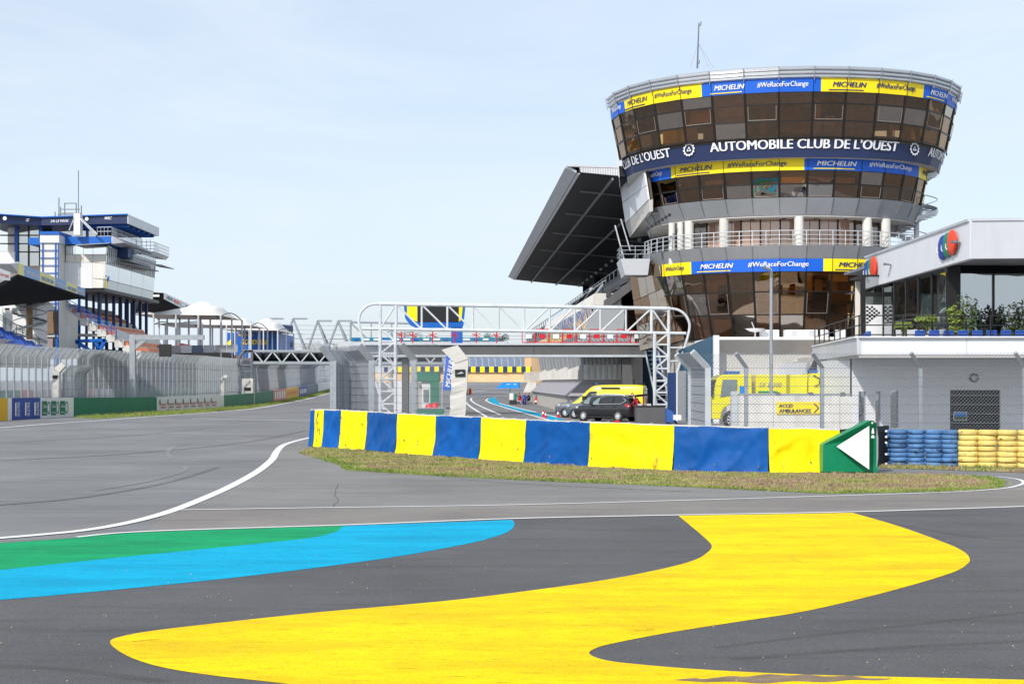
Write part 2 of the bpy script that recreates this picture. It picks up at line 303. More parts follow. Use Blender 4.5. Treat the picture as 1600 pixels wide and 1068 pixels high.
# ------------------------------------------------------------------ ground, asphalt, paint, lines
def sheet(name, px, mat, dz, n=6, parent=None, closed_smooth=True):
    pts = smooth_pts(px, n, True) if closed_smooth else px
    bm = bmesh.new(); vs = [bm.verts.new(G(x, y, dz)) for x, y in pts]; f = bm.faces.new(vs)
    f.normal_update()
    if f.normal.z < 0: f.normal_flip()
    bmesh.ops.triangulate(bm, faces=bm.faces[:])
    m = MB(); m.v = [v.co.copy() for v in bm.verts]; bm.verts.index_update(); m.f = [tuple(v.index for v in f.verts) for f in bm.faces]; bm.free()
    return m.build(name, mat, parent)
def line(name, px, wid, mat, dz, n=6, label=None):
    g = [G(x, y, dz) for x, y in smooth_pts(px, n)]; m = MB(); L_ = []
    for i, p in enumerate(g):
        d = (g[min(i+1, len(g)-1)]-g[max(i-1, 0)]); d.z = 0; d.normalize(); s = Vector((d.y, -d.x, 0))*wid/2; L_.append((p-s, p+s))
    for (a, b), (c, d) in zip(L_, L_[1:]): m.quad(a, b, d, c)
    return struct(m.build(name, mat))
rows = [-300,-40,0,40,80,120,150,180]+[190+i*10 for i in range(26)]+[600,1200,3000]
g = MB()
for y in rows:
    for x in (-2500,-300,-100,-30,30,100,300,2500): g.v.append(Vector((x, y, gz(y))))
g.f = [(j*8+i, j*8+i+1, (j+1)*8+i+1, (j+1)*8+i) for j in range(len(rows)-1) for i in range(7)]
struct(g.build('track_asphalt', 'asph_track'))
THICK = [(-60,846),(0,841),(60,836),(130,829),(190,819),(240,807),(280,794),(320,778),(360,760),(400,738),(424,719),(432,706),(442,696),(462,689),(487,683)]
NEAR = [(2600,742),(2100,770),(1700,788),(1600,792),(1330,800.5),(1060,805.5),(800,811),(540,821),(230,831),(100,841),(0,848),(-120,856)]
THIN = [(268,797),(500,793.5),(800,789),(1100,781),(1300,775),(1480,769),(1560,764)]
struct(sheet('run_off_asphalt', THICK[1:]+[(500,690),(700,715),(900,733),(1100,741),(1376,741),(1480,742),(1560,746),(1610,750),(1640,758),(1600,765),(1560,766)]+THIN[::-1][1:], 'asph_mid', .004, closed_smooth=False))
struct(sheet('run_off_strip', THIN+[(1620,762),(1700,757),(2100,735),(2600,712)]+NEAR[0:9]+[(262,799)], 'asph_strip', .0055, closed_smooth=False))
struct(sheet('foreground_asphalt', NEAR+[(-700,1300),(2900,1300)], 'asph_near', .007, closed_smooth=False))
YEL = [(1060,806),(1077,820),(1096,836),(1109,848),(1112,855),(1106,863),(1086,875),(1040,888),(960,904),(860,919),(700,939),(500,957),(350,973),(240,986),(190,995),(172,1003),(183,1016),(212,1031),(262,1045),(340,1057),(430,1067),(560,1082),(800,1105),(1200,1120),(1760,1120),(1760,1070),(1600,1063),(1400,1058.5),(1240,1054),(1100,1047),(1000,1039),(945,1032),(921,1022),(932,1013),(962,1005),(1040,990),(1140,974),(1250,957),(1340,937),(1420,916),(1488,895),(1511,882),(1515,873),(1504,861),(1468,845),(1400,821),(1332,801.5)]
def curve_sheet(name, pts, mat, dz):       # smooth except across the straight top edge
    return struct(sheet(name, smooth_pts(pts, 7), mat, dz, closed_smooth=False))
curve_sheet('painted_yellow_band', YEL, 'paint_yellow', .011)
BND = [(537,822),(522,832),(482,841),(400,850),(300,860),(150,875),(0,891),(-160,906)]
curve_sheet('painted_blue_band', [(800,812.5),(804,819),(797,829),(770,840),(720,852),(600,873),(400,899),(200,920),(0,938),(-160,951)]+[(x, y) for x, y in BND[::-1]], 'paint_blue', .011)
curve_sheet('painted_green_band', BND+[(-120,857),(0,849),(100,842),(230,832),(537,822)], 'paint_green', .0112)
line('white_track_line', THICK, .25, 'line_white', .014)
line('white_edge_line', [(120,839.5),(230,830.5),(540,820.5),(800,810.5),(1060,805),(1330,800),(1600,791.5),(1700,787.5),(2100,769.5)], .13, 'line_white', .015)
line('thin_white_line', THIN+[(1588,759.5),(1600,754),(1585,748),(1530,743.5),(1440,741)], .11, 'line_white', .0145)
line('white_verge_line', [(-40,671),(0,668),(90,661),(160,656.5),(245,650),(320,645),(390,639),(440,631),(480,623),(515,614)], .3, 'line_white', .012)
line('white_grid_line', [(300,653.5),(400,655.5),(495,657.5)], .25, 'line_white', .012, 1)
line('asphalt_crack', [(528,756),(527,761),(524,764),(525,769),(522,773),(526,777),(529,781),(527,785),(522,788),(521,792)], .014, 'asph_joint', .0075, 1)
line('asphalt_crack', [(1180,738),(1260,739),(1330,741)], .04, 'black', .0075, 4)
import itertools; zi = itertools.count()
# rubber marks, pale scuffs, patch joints
for q, wd, mt in (([(-20,720),(150,712),(300,700),(400,688),(480,672)], .5, 'asph_rubber'), ([(-20,790),(120,778),(250,756),(340,730)], .3, 'asph_rubber'), ([(268,716),(262,706),(272,698),(292,694)], .28, 'asph_scuff'), ([(150,766),(230,752),(285,737),(290,728)], .2, 'asph_scuff'), ([(20,690),(180,682),(330,668)], .25, 'asph_scuff'), ([(640,738),(760,752),(900,760),(1080,768)], .12, 'asph_scuff')): line('tyre_mark', q, wd*.6, mt, .0062+.0009*next(zi), 8)
for q, wd in (([(-40,1040),(100,1046),(260,1066)], .14), ([(1120,1012),(1300,990),(1620,955)], .09), ([(1140,1030),(1400,1012),(1640,1000)], .12), ([(1380,815),(1500,836),(1640,850)], .10)): line('tyre_mark', q, wd, 'asph_near_dark', .0080+.0003*(next(zi)-8), 8)
for k_, q in enumerate(([(205,1004),(225,1001.5),(250,1000)], [(1230,872),(1254,880)], [(612,976),(640,975)], [(1010,985),(1022,984)])): line('paint_scuff', q, .018, 'paint_scuff', .0135+.0003*k_, 5)
# pit lane paint
struct(sheet('painted_pit_strip', [(763,622),(772,620.5),(781,630),(872,652),(882,656),(862,656),(768,629.5)], 'paint_blue', .012, closed_smooth=False))
for q in ([(763,622.5),(767.5,630),(861,657)], [(772,620.5),(781,630),(871,651.6)], [(728,622.5),(727,626),(735,635),(762,652)], [(737,621.5),(736.5,625.5),(748,633),(782,648)]):
    line('pit_lane_line', q, .25, 'line_white', .013, 3)
for i in range(7): line('dashed_pit_line', [(742+i*8, 615.2-i*.3), (746+i*8, 615-i*.3)], .7, 'board_red', .013, 1)
line('far_track_line', [(724,600.3),(780,598.6),(828,597)], 1.2, 'line_white', .02, 1); line('far_track_line', [(724,613),(760,610),(800,609)], .5, 'line_white', .02, 1)
line('far_track_line', [(700,617.5),(735,617),(790,618.5)], .35, 'line_white', .02, 1)
# verge grass beneath the left barrier and the island round the tarpaulin barrier
def grass(name, px, n, hgt, cols, base, label, seed, dens=None, dz=.01):
    rnd = random.Random(seed)
    b = struct(sheet(name+'_soil', px, base, dz, closed_smooth=False))
    pts = [G(x, y) for x, y in px]; poly = [(p.x, p.y) for p in pts]
    def inside(x, y):
        c = False; j = len(poly)-1
        for i in range(len(poly)):
            if (poly[i][1] > y) != (poly[j][1] > y) and x < (poly[j][0]-poly[i][0])*(y-poly[i][1])/(poly[j][1]-poly[i][1])+poly[i][0]: c = not c
            j = i
        return c
    x0, x1 = min(p[0] for p in poly), max(p[0] for p in poly); y0, y1 = min(p[1] for p in poly), max(p[1] for p in poly)
    ms = [MB() for _ in cols]; k = 0
    while k < n:
        x, y = rnd.uniform(x0, x1), rnd.uniform(y0, y1)
        if not inside(x, y): continue
        k += 1
        if rnd.random() < .2: x += rnd.gauss(0,.10); y += rnd.gauss(0,.16)
        nz = noise.noise(Vector((x*.4, y*1.0, 3)))+.6*noise.noise(Vector((x*2.3, y*3, 9)))
        e = dens(x, y) if dens else 0
        ci = min(len(cols)-1, max(0, int((nz*.55+.5+e+rnd.uniform(-.13,.13))*len(cols))))
        h = hgt*rnd.uniform(.4,1.25)*(2.0 if noise.noise(Vector((x*2.5,y*3.5,21))) > .28 else 1); a = rnd.uniform(0,6.28); ww = rnd.uniform(.012,.028); dx, dy = math.cos(a)*ww, math.sin(a)*ww
        lx, ly = rnd.uniform(-.5,.5)*h, rnd.uniform(-.5,.5)*h; zz = gz(y)+dz
        ms[ci].add([(x-dx,y-dy,zz),(x+dx,y+dy,zz),(x+lx,y+ly,zz+h)], [(0,1,2)])
    root = None
    for m, c in zip(ms, cols):
        if not m.v: continue
        o = m.build(name, c, None); o['kind'] = 'stuff'; o['label'] = label+' '+{'g':'in green tufts','y':'in yellowing tufts','r':'in reddish dry tufts'}[c[-1]]; o['category'] = 'grass'
M('blade_g', (.17,.24,.04), .75, 0, .25, 1); M('blade_y', (.31,.30,.105), .8, 0, .2, 1); M('blade_r', (.33,.24,.155), .85, 0, .2, 1)
ISL = [(468,708),(478,703),(490,699),(533,701),(620,709),(752,718),(922,729),(1053,736),(1200,739),(1376,740),(1480,741.5),(1545,745),(1573,752),(1566,762),(1480,768),(1300,771.5),(1150,764.5),(1000,757.5),(860,752),(700,744.5),(540,734.5),(529,726),(500,717)]
edge_pts = [G(x, y) for x, y in ISL[11:]]
def isl_edge(x, y):
    d = min(math.hypot(p.x-x, p.y-y) for p in edge_pts)
    ii = (x+8)/22
    best = 9
    for a, b in zip(edge_pts, edge_pts[1:]):
        t = max(0, min(1, ((x-a.x)*(b.x-a.x)+(y-a.y)*(b.y-a.y))/max(1e-6, (b.x-a.x)**2+(b.y-a.y)**2)))
        best = min(best, math.hypot(a.x+(b.x-a.x)*t-x, a.y+(b.y-a.y)*t-y))
    return .26*min(1, ii-.05) - .70*math.exp(-(best/.42)**2)
grass('island_grass', ISL, 90000, .038, ['blade_g','blade_y','blade_r'], 'dry_earth', 'short grass island below the tarpaulin barrier', 3, isl_edge)
grass('tyre_wall_grass', [(1376,727),(1480,730.5),(1600,734),(1760,740),(1760,744.5),(1600,738.5),(1480,734),(1376,731)], 5000, .07, ['blade_g','blade_y','blade_r'], 'dry_earth', 'dry grass strip before the tyre wall', 5, lambda x, y: .15)
VERGE = [(112,651.5),(245,643),(350,637),(400,632),(440,626),(470,620),(515,607.5),(515,613),(480,622),(440,630),(390,638),(320,644),(245,649),(150,654)]
M('verge_base', (.20,.25,.045), .9, 0, .3, .4)
grass('verge_grass', VERGE, 26000, .13, ['blade_g','blade_y'], 'verge_base', 'grass verge below the advertising barrier', 8, lambda x, y: -.1)
struct(sheet('soil_patch', smooth_pts([(1052,1063.5),(1085,1060.5),(1100,1062),(1140,1057.5),(1165,1058.5),(1200,1054.5),(1232,1056.5),(1262,1055),(1290,1058),(1330,1057),(1352,1060.5),(1395,1061.5),(1370,1064),(1330,1063.5),(1290,1067),(1240,1065.5),(1190,1069),(1150,1066),(1100,1067)], 4), 'soil', .0125, closed_smooth=False))
rnd = random.Random(12); peb = MB()
for i in range(200):
    p = G(rnd.uniform(-50,1650), rnd.uniform(840,1068)); s = rnd.uniform(.003,.009)
    peb.add([(p.x-s,p.y,.012),(p.x,p.y-s,.012),(p.x+s,p.y,.012),(p.x,p.y+s,.012),(p.x,p.y,.012+s)], [(0,1,4),(1,2,4),(2,3,4),(3,0,4)])
o = peb.build('loose_grit', 'gravel_tan'); o['kind'] = 'stuff'; o['label'] = 'loose pale grit scattered on the painted asphalt'; o['category'] = 'grit'
# ------------------------------------------------------------------ control tower
TX, TY = 20.42, 107.6; TROT = R(-5)
ANG = [0, 8, 16, 26, 37, 50, 63, 76]; FL = 2.34
def tower_base():
    pts = [(FL/2, 0)]
    x, y = FL/2, 0
    for a in ANG[1:]:
        x += FL*math.cos(R(a)); y += FL*math.sin(R(a)); pts.append((x, y))
    dep = y; right = [(px_, py_-dep) for px_, py_ in pts]
    return [(-a, b) for a, b in right[::-1]]+right          # 16 points, left to right; y <= 0 is forward
TB = tower_base(); NF = len(TB)-1                            # 15 facets
def tpt(k, u, z, off=0, ky=None):
    """point of the tower outline scaled k; u = facet coordinate 0..15; off = outward offset"""
    i = min(NF-1, max(0, int(math.floor(u)))); t = u-i
    a, b = Vector(TB[i]), Vector(TB[i+1]); p = a.lerp(b, t)*k
    d = (b-a).normalized(); p += Vector((d.y, -d.x))*off
    c, s = math.cos(TROT), math.sin(TROT)
    return Vector((TX+p.x*c-p.y*s, TY+p.x*s+p.y*c, z))
def tback(k, side, z, back, inset=0):
    x, y = (TB[0] if side < 0 else TB[-1]); p = Vector((x*k-side*inset, back)); c, s = math.cos(TROT), math.sin(TROT)
    return Vector((TX+p.x*c-p.y*s, TY+p.x*s+p.y*c, z))
def outline(k, z, back, inset=0): return [tback(k, -1, z, back, inset)]+[tpt(k, i, z) for i in range(NF+1)]+[tback(k, 1, z, back, inset)]
tower = thing('control_tower', 'tall flared control tower with brown glass and sponsor banners', 'tower', (TX, TY, 0))
def loft(k0, z0, k1, z1, back, mat, name, caps=True, in0=0, in1=0, parent=tower):
    a, b = outline(k0, z0, back, in0), outline(k1, z1, back, in1); n = len(a); m = MB()
    m.add(a+b, [(i, i+1, i+1+n, i+n) for i in range(n-1)]+[(n-1, 0, n, 2*n-1)]+([tuple(range(n-1,-1,-1)), tuple(range(n, 2*n))] if caps else []))
    return m.build(name, mat, parent)
def zc(py, Y=98.0): return H+(YH-py)*Y/F
def find_u(px, k, z):
    best = (1e9, 0)
    for i in range(601):
        u = i*NF/600; p = tpt(k, u, z); e = abs(800+F*p.x/p.y-px)
        if e < best[0]: best = (e, u)
    return best[1]
rw = random.Random(4)
def windows(k0, z0, k1, z1, rows, u0=0, u1=NF, mats=('glass_brown','glass_brown_b'), thick=.07):
    zs = [z0]+[z0+(z1-z0)*r for r in rows]+[z1]
    kz = lambda z: k0+(k1-k0)*(z-z0)/(z1-z0)
    for i in range(u0, u1):
        for a, b in zip(zs, zs[1:]):
            e = .03
            MB().slab([tpt(kz(a), i+e, a+.04), tpt(kz(a), i+1-e, a+.04), tpt(kz(b), i+1-e, b-.04), tpt(kz(b), i+e, b-.04)], .02).build('window_pane', rw.choice(('glass_brown','glass_brown','glass_brown_b','glass_amber','glass_bronze')), tower)
        fr = MB()
        for z in zs: fr.bar(tpt(kz(z), i+.02, z, .0), tpt(kz(z), i+.98, z, .0), .1, wz=.09)
        fr.bar(tpt(k0, i, z0), tpt(k1, i, z1), .14, up=(0,1,0), wz=.14)
        if i % 2 == 0 and len(zs) > 2:         # opening sash with a pale frame
            a, b = (zs[-3], zs[-2]) if len(zs) > 3 else (zs[0], zs[1])
            fr.build('window_frame', 'mullion', tower)
            s = MB(); q = [tpt(kz(a+.1), i+.08, a+.1, .05), tpt(kz(a+.1), i+.92, a+.1, .05), tpt(kz(b-.1), i+.92, b-.1, .05), tpt(kz(b-.1), i+.08, b-.1, .05)]
            for c, d in ((0,1),(1,2),(3,0)): s.tube(q[c], q[d], .025, 4)
            s.build('window_sash', 'sash', tower)
        else: fr.build('window_frame', 'mullion', tower)
def room(k, z0, z1, back, cols=True):
    """floor, ceiling, back wall and columns seen through the glass"""
    loft(k*.985, z0-.18, k*.985, z0, back, 'interior_dark', 'floor_slab'); loft(k*.985, z1+.03, k*.985, z1+.15, back, 'interior_dark', 'ceiling_slab')
    for i in range(NF):
        a, b, c, d = tpt(k*.97, i+.02, z1), tpt(k*.97, i+.98, z1), tpt(k*.6, i+.98, z1), tpt(k*.6, i+.02, z1)
        MB().slab([d, c, b, a], .02).build('ceiling_panel', rw.choice(['ceiling_tan','interior_pale','interior_dark','interior','interior_pale']), tower)
        if rw.random() < .45:
            e = tpt(k*.975, i+.06, z1-.02); f = tpt(k*.975, i+.94, z1-.02); dz = Vector((0,0,-(z1-z0)*rw.uniform(.2,.55))); MB().slab([e+dz, f+dz, f, e], .02).build('roller_blind', rw.choice(['interior_pale','ceiling_tan','interior_pale','interior_dark']), tower)
    for i in range(NF):
        if i in (1, 2, 12, 13): continue
        a, b = tpt(k*.66, i, z0), tpt(k*.66, i+1, z0); hh = (z1-z0)*(1 if rw.random() < .75 else .62)
        MB().slab([a, b, b+Vector((0,0,hh)), a+Vector((0,0,hh))], .1).build('partition', rw.choice(['interior_dark','interior','ceiling_tan','near_black']), tower)
    for i in (1, 2, 3, 12, 13):  # pale panels added to stand in for bright sky openings across the room
        a, b = tpt(k*.86, i+.12, z0+.1), tpt(k*.86, i+.88, z0+.1); hh = (z1-z0)*rw.uniform(.55,.8); MB().slab([a, b, b+Vector((0,0,hh)), a+Vector((0,0,hh))], .06).build('sky_opening_panel', 'interior_pale', tower)
    for i in range(1, NF, 2):
        a, b = tpt(k*.66, i, z1-.12), tpt(k*.97, i, z1-.12); MB().bar(a, b, .16, wz=.22).build('ceiling_beam', 'interior', tower)
    for i in (1, 3, 6, 8, 11, 13):
        p = tpt(k*.86, i+.4, z0); MB().tube(p, p+Vector((0,0,z1-z0)), .22, 10).build('column', 'interior_pale' if i in (3, 8, 11) else 'interior', tower)
    for i in (2, 5, 7, 9, 12):
        a = tpt(k*.8, i+.1, z0); b = tpt(k*.8, i+.9, z0); MB().slab([a+Vector((0,0,.72)), b+Vector((0,0,.72)), b*1+Vector((0,.7,.72)), a+Vector((0,.7,.72))], .05).build('desk', 'interior_pale', tower)
    for i in (0, 5, 9, 10, 14):
        a, b = tpt(k*.69, i+.1, z0+.8), tpt(k*.69, i+.6, z0+.8); hh = (z1-z0)*.45
        MB().slab([a, b, b+Vector((0,0,hh)), a+Vector((0,0,hh))], .04).build('pale_blind', 'interior_pale', tower)
def banner(k, z0, z1, segs, kt=None):
    """printed strip round the facade: segs = (px0, px1, colour, [(text, px0, px1, v0, v1)])"""
    kt = kt or k; kz = lambda v: k+(kt-k)*v
    for p0, p1, colr, texts in segs:
        ua, ub = find_u(p0, k, z0), find_u(p1, k, z0)
        us = [ua]+[i for i in range(NF+1) if ua < i < ub]+[ub]
        m = MB()
        for a, b in zip(us, us[1:]):
            # slanted end like the print
            m.quad(tpt(kz(0), a, z0, .06), tpt(kz(0), b-1e-4, z0, .06), tpt(kz(1), b-1e-4, z1, .06), tpt(kz(1), a, z1, .06))
        bo = m.build('banner', colr, tower)
        for tx, q0, q1, v0, v1, mt, sh in texts:
            a, b = find_u(q0, k, z0), find_u(q1, k, z0)
            fn = lambda u, v: tpt(kz(v0+(v+.5)*(v1-v0)), a+(u+.5)*(b-a), z0+(v0+(v+.5)*(v1-v0))*(z1-z0), .10)
            if tx == '-':
                mm = MB(); n = 6
                for i in range(n): mm.quad(fn(i/n-.5, -.5), fn((i+1)/n-.5, -.5), fn((i+1)/n-.5, .5), fn(i/n-.5, .5))
                mm.build('printed_rule', mt, bo)
            else: lettering(tx, fn, mt, bo, shear=sh, bold=.022 if tx == 'MICHELIN' else .012)
        # seams between the printed sheets
        for i in us[1:-1]: MB().tube(tpt(kz(0), i, z0, .08), tpt(kz(1), i, z1, .08), .02, 4).build('banner_seam', 'mullion', bo)
def mich(p0, p1, t0, t1, h0, h1, yel):
    c, tcol, hc = ('banner_yellow', 'print_navy', 'print_navy') if yel else ('banner_blue', 'print_white', 'print_white')
    T = []
    if t1 > t0: T += [('MICHELIN', t0, t1, .36, .74, tcol, .25), ('-', t0-6, t1-4, .10, .17, 'print_navy' if yel else 'banner_yellow', 0)]
    if h1 > h0: T += [('#WeRaceForChange', h0, h1, .28, .78, hc, .12)]
    return (p0, p1, c, T)
# level heights at the front of the tower, from the roof down
loft(1.008, zc(127), 1.02, zc(104), 6, 'cornice', 'roof_cornice')
for j, py in enumerate((107.5, 113.5, 119.5)):
    m = MB(); 
    for i in range(NF): m.tube(tpt(1.022-j*.004, i, zc(py), .03), tpt(1.022-j*.004, i+1, zc(py), .03), .13, 6)
    m.build('cornice_rib', 'cornice', tower)
for i in range(NF+1): MB().bar(tpt(1.015, i, zc(126), .12), tpt(1.03, i, zc(105), .12), .05, up=(0,1,0)).build('cornice_joint', 'metal_grey', tower)
k_top, k_b1, k_w0 = 1.005, .997, .95
loft(k_b1*.995, zc(143), k_top*.995, zc(126), 6, 'mullion', 'banner_backing')
banner(k_b1, zc(143), zc(122.5), [mich(953,978,0,0,960,973,False), mich(978,1098,983,1013,1024,1082,True), mich(1098,1282,1117,1163,1183,1263,False), mich(1282,1441,1300,1352,1368,1428,True), mich(1441,1497,1452,1477,1484,1496,False)], k_top)
windows(k_w0, zc(212), k_b1, zc(143), (.36, .74))
room(k_w0, zc(212), zc(143)-.3, 5)
loft(k_w0*.955, zc(242), k_w0*.99, zc(207.5), 6, 'navy', 'name_band')
bandk = lambda v: k_w0*(.957+.033*v)
zb0, zb1 = zc(241), zc(208)
def band_text(tx, q0, q1, v0, v1, bold=.03, **kw):
    k = k_w0*.97; a, b = find_u(q0, k, zb0), find_u(q1, k, zb0)
    fn = lambda u, v: tpt(bandk(v0+(v+.5)*(v1-v0)), a+(u+.5)*(b-a), zb0+(v0+(v+.5)*(v1-v0))*(zb1-zb0), .07)
    lettering(tx, fn, 'print_white', tower, bold=bold)
band_text('AUTOMOBILE CLUB DE L’OUEST', 1111, 1401, .36, .80)
band_text('CLUB DE L’OUEST', 974, 1049, .34, .78)
band_text('AUTOMOBILE', 1449, 1491, .36, .80)
for cx in (1078, 1427):                      # round club emblem: toothed ring with a triangle inside
    k = k_w0*.97; u = find_u(cx, k, zb0); e = MB()
    cen = tpt(bandk(.57), u, zb0+.57*(zb1-zb0), .075); ux = (tpt(k, u+.2, zb0)-tpt(k, u-.2, zb0)).normalized(); uz = Vector((0,-.12,1)).normalized()
    pt = lambda r, a: cen+ux*(r*math.cos(a))+uz*(r*math.sin(a))
    for i in range(24):
        a0, a1 = i*math.pi/12, (i+1)*math.pi/12
        e.quad(pt(.33, a0), pt(.33, a1), pt(.40, a1), pt(.40, a0))
        if i % 2 == 0: e.quad(pt(.40, a0), pt(.40, a1), pt(.47, a1), pt(.47, a0))
    for j in range(3):
        a0 = math.pi/2+j*2*math.pi/3; a1 = a0+2*math.pi/3; e.quad(pt(.22, a0), pt(.22, a1), pt(.12, a1), pt(.12, a0))
    e.build('club_emblem', 'print_white', tower)
k2a, k2b = .805, .835; k4t, k4 = .815, .80
loft(k2b*.96, zc(240), k_w0*.957, zc(242)-.02, 6, 'soffit', 'band_soffit')
banner(k2b, zc(260.5), zc(241), [mich(1009,1050,0,0,1014,1037,False), mich(1050,1256,1064,1114,1137,1229,True), mich(1256,1434,1276,1338,1357,1422,False), mich(1434,1450,0,0,1439,1449,True)], k2b*1.005)
loft(k2b*.985, zc(261), k2b*.99, zc(238), 6, 'mullion', 'banner_backing')
windows(k2a, zc(303), k2b, zc(260.5), (.5,), 1, NF)
room(k2a, zc(303), zc(260.5)-.2, 5)
loft(k2a*.955, zc(330), k2a*1.012, zc(303), 8, 'metal_grey', 'floor_band')
for i in range(NF+1): MB().tube(tpt(k2a*.962, i, zc(327), .02), tpt(k2a*1.013, i, zc(303.5), .02), .03, 4).build('band_joint', 'galv_dark', tower)
loft(k4t*.96, zc(379)+.006, k4t*.96, zc(379)+.04, 9, 'concrete_white', 'terrace_floor')  # pale floor sheet added to bounce sunlight up to the blinds and ceiling
loft(k2a*.95, zc(331)-.05, k2a*.95, zc(330)-.01, 8, 'soffit', 'terrace_ceiling')
for i in range(9):                           # recessed ceiling spots
    p = tpt(k2a*.80, 1.2+i*1.5, zc(331)-.09); MB().lathe([(.0,0),(.16,0),(.16,.03),(0,.03)], 12, p).build('ceiling_spot', 'black', tower)
# recessed glazed terrace floor
k3 = .60
for i in range(1, NF-1):
    a, b = tpt(k3, i, zc(402)), tpt(k3, i+1, zc(402)); hh = zc(331)-zc(402)
    for j in range(2):
        c, d = a.lerp(b, j*.5+.02), a.lerp(b, j*.5+.48)
        MB().slab([c, d, d+Vector((0,0,hh)), c+Vector((0,0,hh))], .03).build('terrace_blind', 'blind_pink', tower)
        MB().slab([c+Vector((0,-.06,0)), d+Vector((0,-.06,0)), d+Vector((0,-.06,hh)), c+Vector((0,-.06,hh))], .02).build('terrace_pane', 'glass_rose', tower)
    MB().bar(a+Vector((0,-.05,0)), a+Vector((0,-.05,hh)), .1).build('terrace_mullion', 'mullion', tower)
for px_, kk in ((1050,.78), (1063,.76), (1077,.75), (1131,.74), (1248,.74), (1355,.74), (1384,.76)):
    u = find_u(px_, kk, zc(370)); p = tpt(kk, u, zc(402)); MB().tube(p, Vector((p.x, p.y, zc(331)-.04)), .33 if px_ > 1070 else .24, 18).build('terrace_column', 'concrete_white', tower)
k4t, k4 = .815, .80
loft(k4*.985, zc(401), k4t, zc(379), 9, 'slab_grey', 'terrace_band')
for i in range(NF+1): MB().tube(tpt(k4*.985, i, zc(400), .02), tpt(k4t, i, zc(380), .02), .03, 4).build('band_joint', 'galv_dark', tower)
m = MB()
for z in (zc(355), zc(362), zc(369), zc(376)):
    m.path([tback(k4t*.985, -1, z, 7)]+[tpt(k4t*.985, i, z) for i in range(NF+1)], .035 if z == zc(355) else .025, 5)
m.build('terrace_rail', 'galv_light', tower)
for i in range(NF*2+1):
    p = tpt(k4t*.985, min(i/2, NF-.001), zc(379)); MB().tube(p, Vector((p.x, p.y, zc(355))), .035, 5).build('rail_post', 'galv_light', tower)
# lower banner and three rows of leaning glass
k5t, k5b = .79, .70
banner(k5t, zc(420), zc(400), [mich(1036,1081,0,0,1042,1070,True), mich(1081,1286,1096,1146,1169,1263,False), mich(1286,1440,1310,1366,1380,1430,True)], k5t*1.004)
loft(k5t*.985, zc(421), k5t*.99, zc(400), 8, 'mullion', 'banner_backing')
windows(k5b, zc(527), k5t, zc(420), (.36, .70))
room(k5b, zc(527)+.02, zc(470), 6)
for i in (3, 4, 6, 7, 8, 9, 10):              # grey roller blinds in the bottom row, standing in for its pale reflections
    q = lambda f, z: tpt((k5b+(k5t-k5b)*(z-zc(527))/(zc(420)-zc(527)))*.975, i+f, z); z0_, z1_ = zc(525), zc(490+(i % 3)*5)
    MB().slab([q(.05,z0_), q(.95,z0_), q(.95,z1_), q(.05,z1_)], .02).build('roller_blind', 'blind_grey', tower)
room(.735, zc(470)+.2, zc(422), 6)
loft(.67, 0, .69, zc(527.5), 6, 'concrete', 'tower_base')
# left flank: white cladding, reflective glass, stair box
def flank(k0, z0, k1, z1, b0, b1, n, mat, name):
    for i in range(n):
        f0, f1 = i/n+.004, (i+1)/n-.004
        q = [tback(k0, -1, z0, b0+(b1-b0)*f0, -.05), tback(k0, -1, z0, b0+(b1-b0)*f1, -.05), tback(k1, -1, z1, b0+(b1-b0)*f1, -.05), tback(k1, -1, z1, b0+(b1-b0)*f0, -.05)]
        MB().slab(q[::-1], .06).build(name, mat, tower)
flank(k_w0, zc(180), 1.0, zc(128), .02, 6, 3, 'white_cladding', 'side_panel'); flank(.955, zc(242), k_w0*1.02, zc(180), .02, 6, 3, 'white_cladding', 'side_panel')
wq = on_quad(P(977,349,119), P(1013,312,104.9), P(1003,246,105.4), P(963,252,119))
for i in range(3):
    for j in range(3): a, b, c, d = i/3-.498, (i+1)/3-.502, j/3-.495, (j+1)/3-.505; MB().slab([wq(a,c), wq(b,c), wq(b,d), wq(a,d)], .12).build('side_panel', 'white_cladding', tower)
MB().slab([p+Vector((.2,.3,0)) for p in (wq(-.5,-.5), wq(.5,-.5), wq(.5,.5), wq(-.5,.5))], .2).build('side_wall', 'interior_dark', tower)
MB().slab([P(984,371,119), P(1014,331,104.8), P(1014,312.5,104.8), P(977,349.5,119)], .3).build('side_soffit_band', 'soffit', tower); MB().add([P(1021,332,105.5), P(984,372,119), P(1030,366,119), P(1075,334,105)], [(0,1,2,3)]).build('side_soffit', 'soffit', tower)
flank(k5t*.97, zc(425), k5t, zc(398), .02, 8, 4, 'glass_mirror', 'side_pane'); flank(.745, zc(470), k5t*.97, zc(425), .02, 8, 6, 'glass_mirror', 'side_pane'); flank(k5b, zc(527), .745, zc(470), .02, 8, 6, 'glass_mirror', 'side_pane')
loft(k2a*.94, zc(303), k2b*.97, zc(240), 14, 'interior_dark', 'rear_volume'); loft(.58, zc(400), .58, zc(331), 12, 'interior_dark', 'rear_volume'); loft(.60, zc(527), .74, zc(424), 8, 'interior_dark', 'rear_volume') if False else None
# mirror-glass link between the tower and the pit building
TL, TR, BR, BL = P(984,432,107.6), P(1038,402,105.6), P(1070,531,104.6), P(1000,548,107.0)
lq = on_quad(BL, BR, TR, TL)
for i in range(5):
    for j in range(3):
        a, b, c, d = i/5-.497, (i+1)/5-.503, j/3-.496, (j+1)/3-.504; MB().slab([lq(a,c), lq(b,c), lq(b,d), lq(a,d)], .04).build('link_pane', rw.choice(('glass_bronze','glass_brown_b','glass_brown','glass_wavy')), tower)
MB().slab([p+Vector((.15,.5,0)) for p in (BL, BR, TR, TL)], .2).build('link_wall', 'interior_dark', tower)
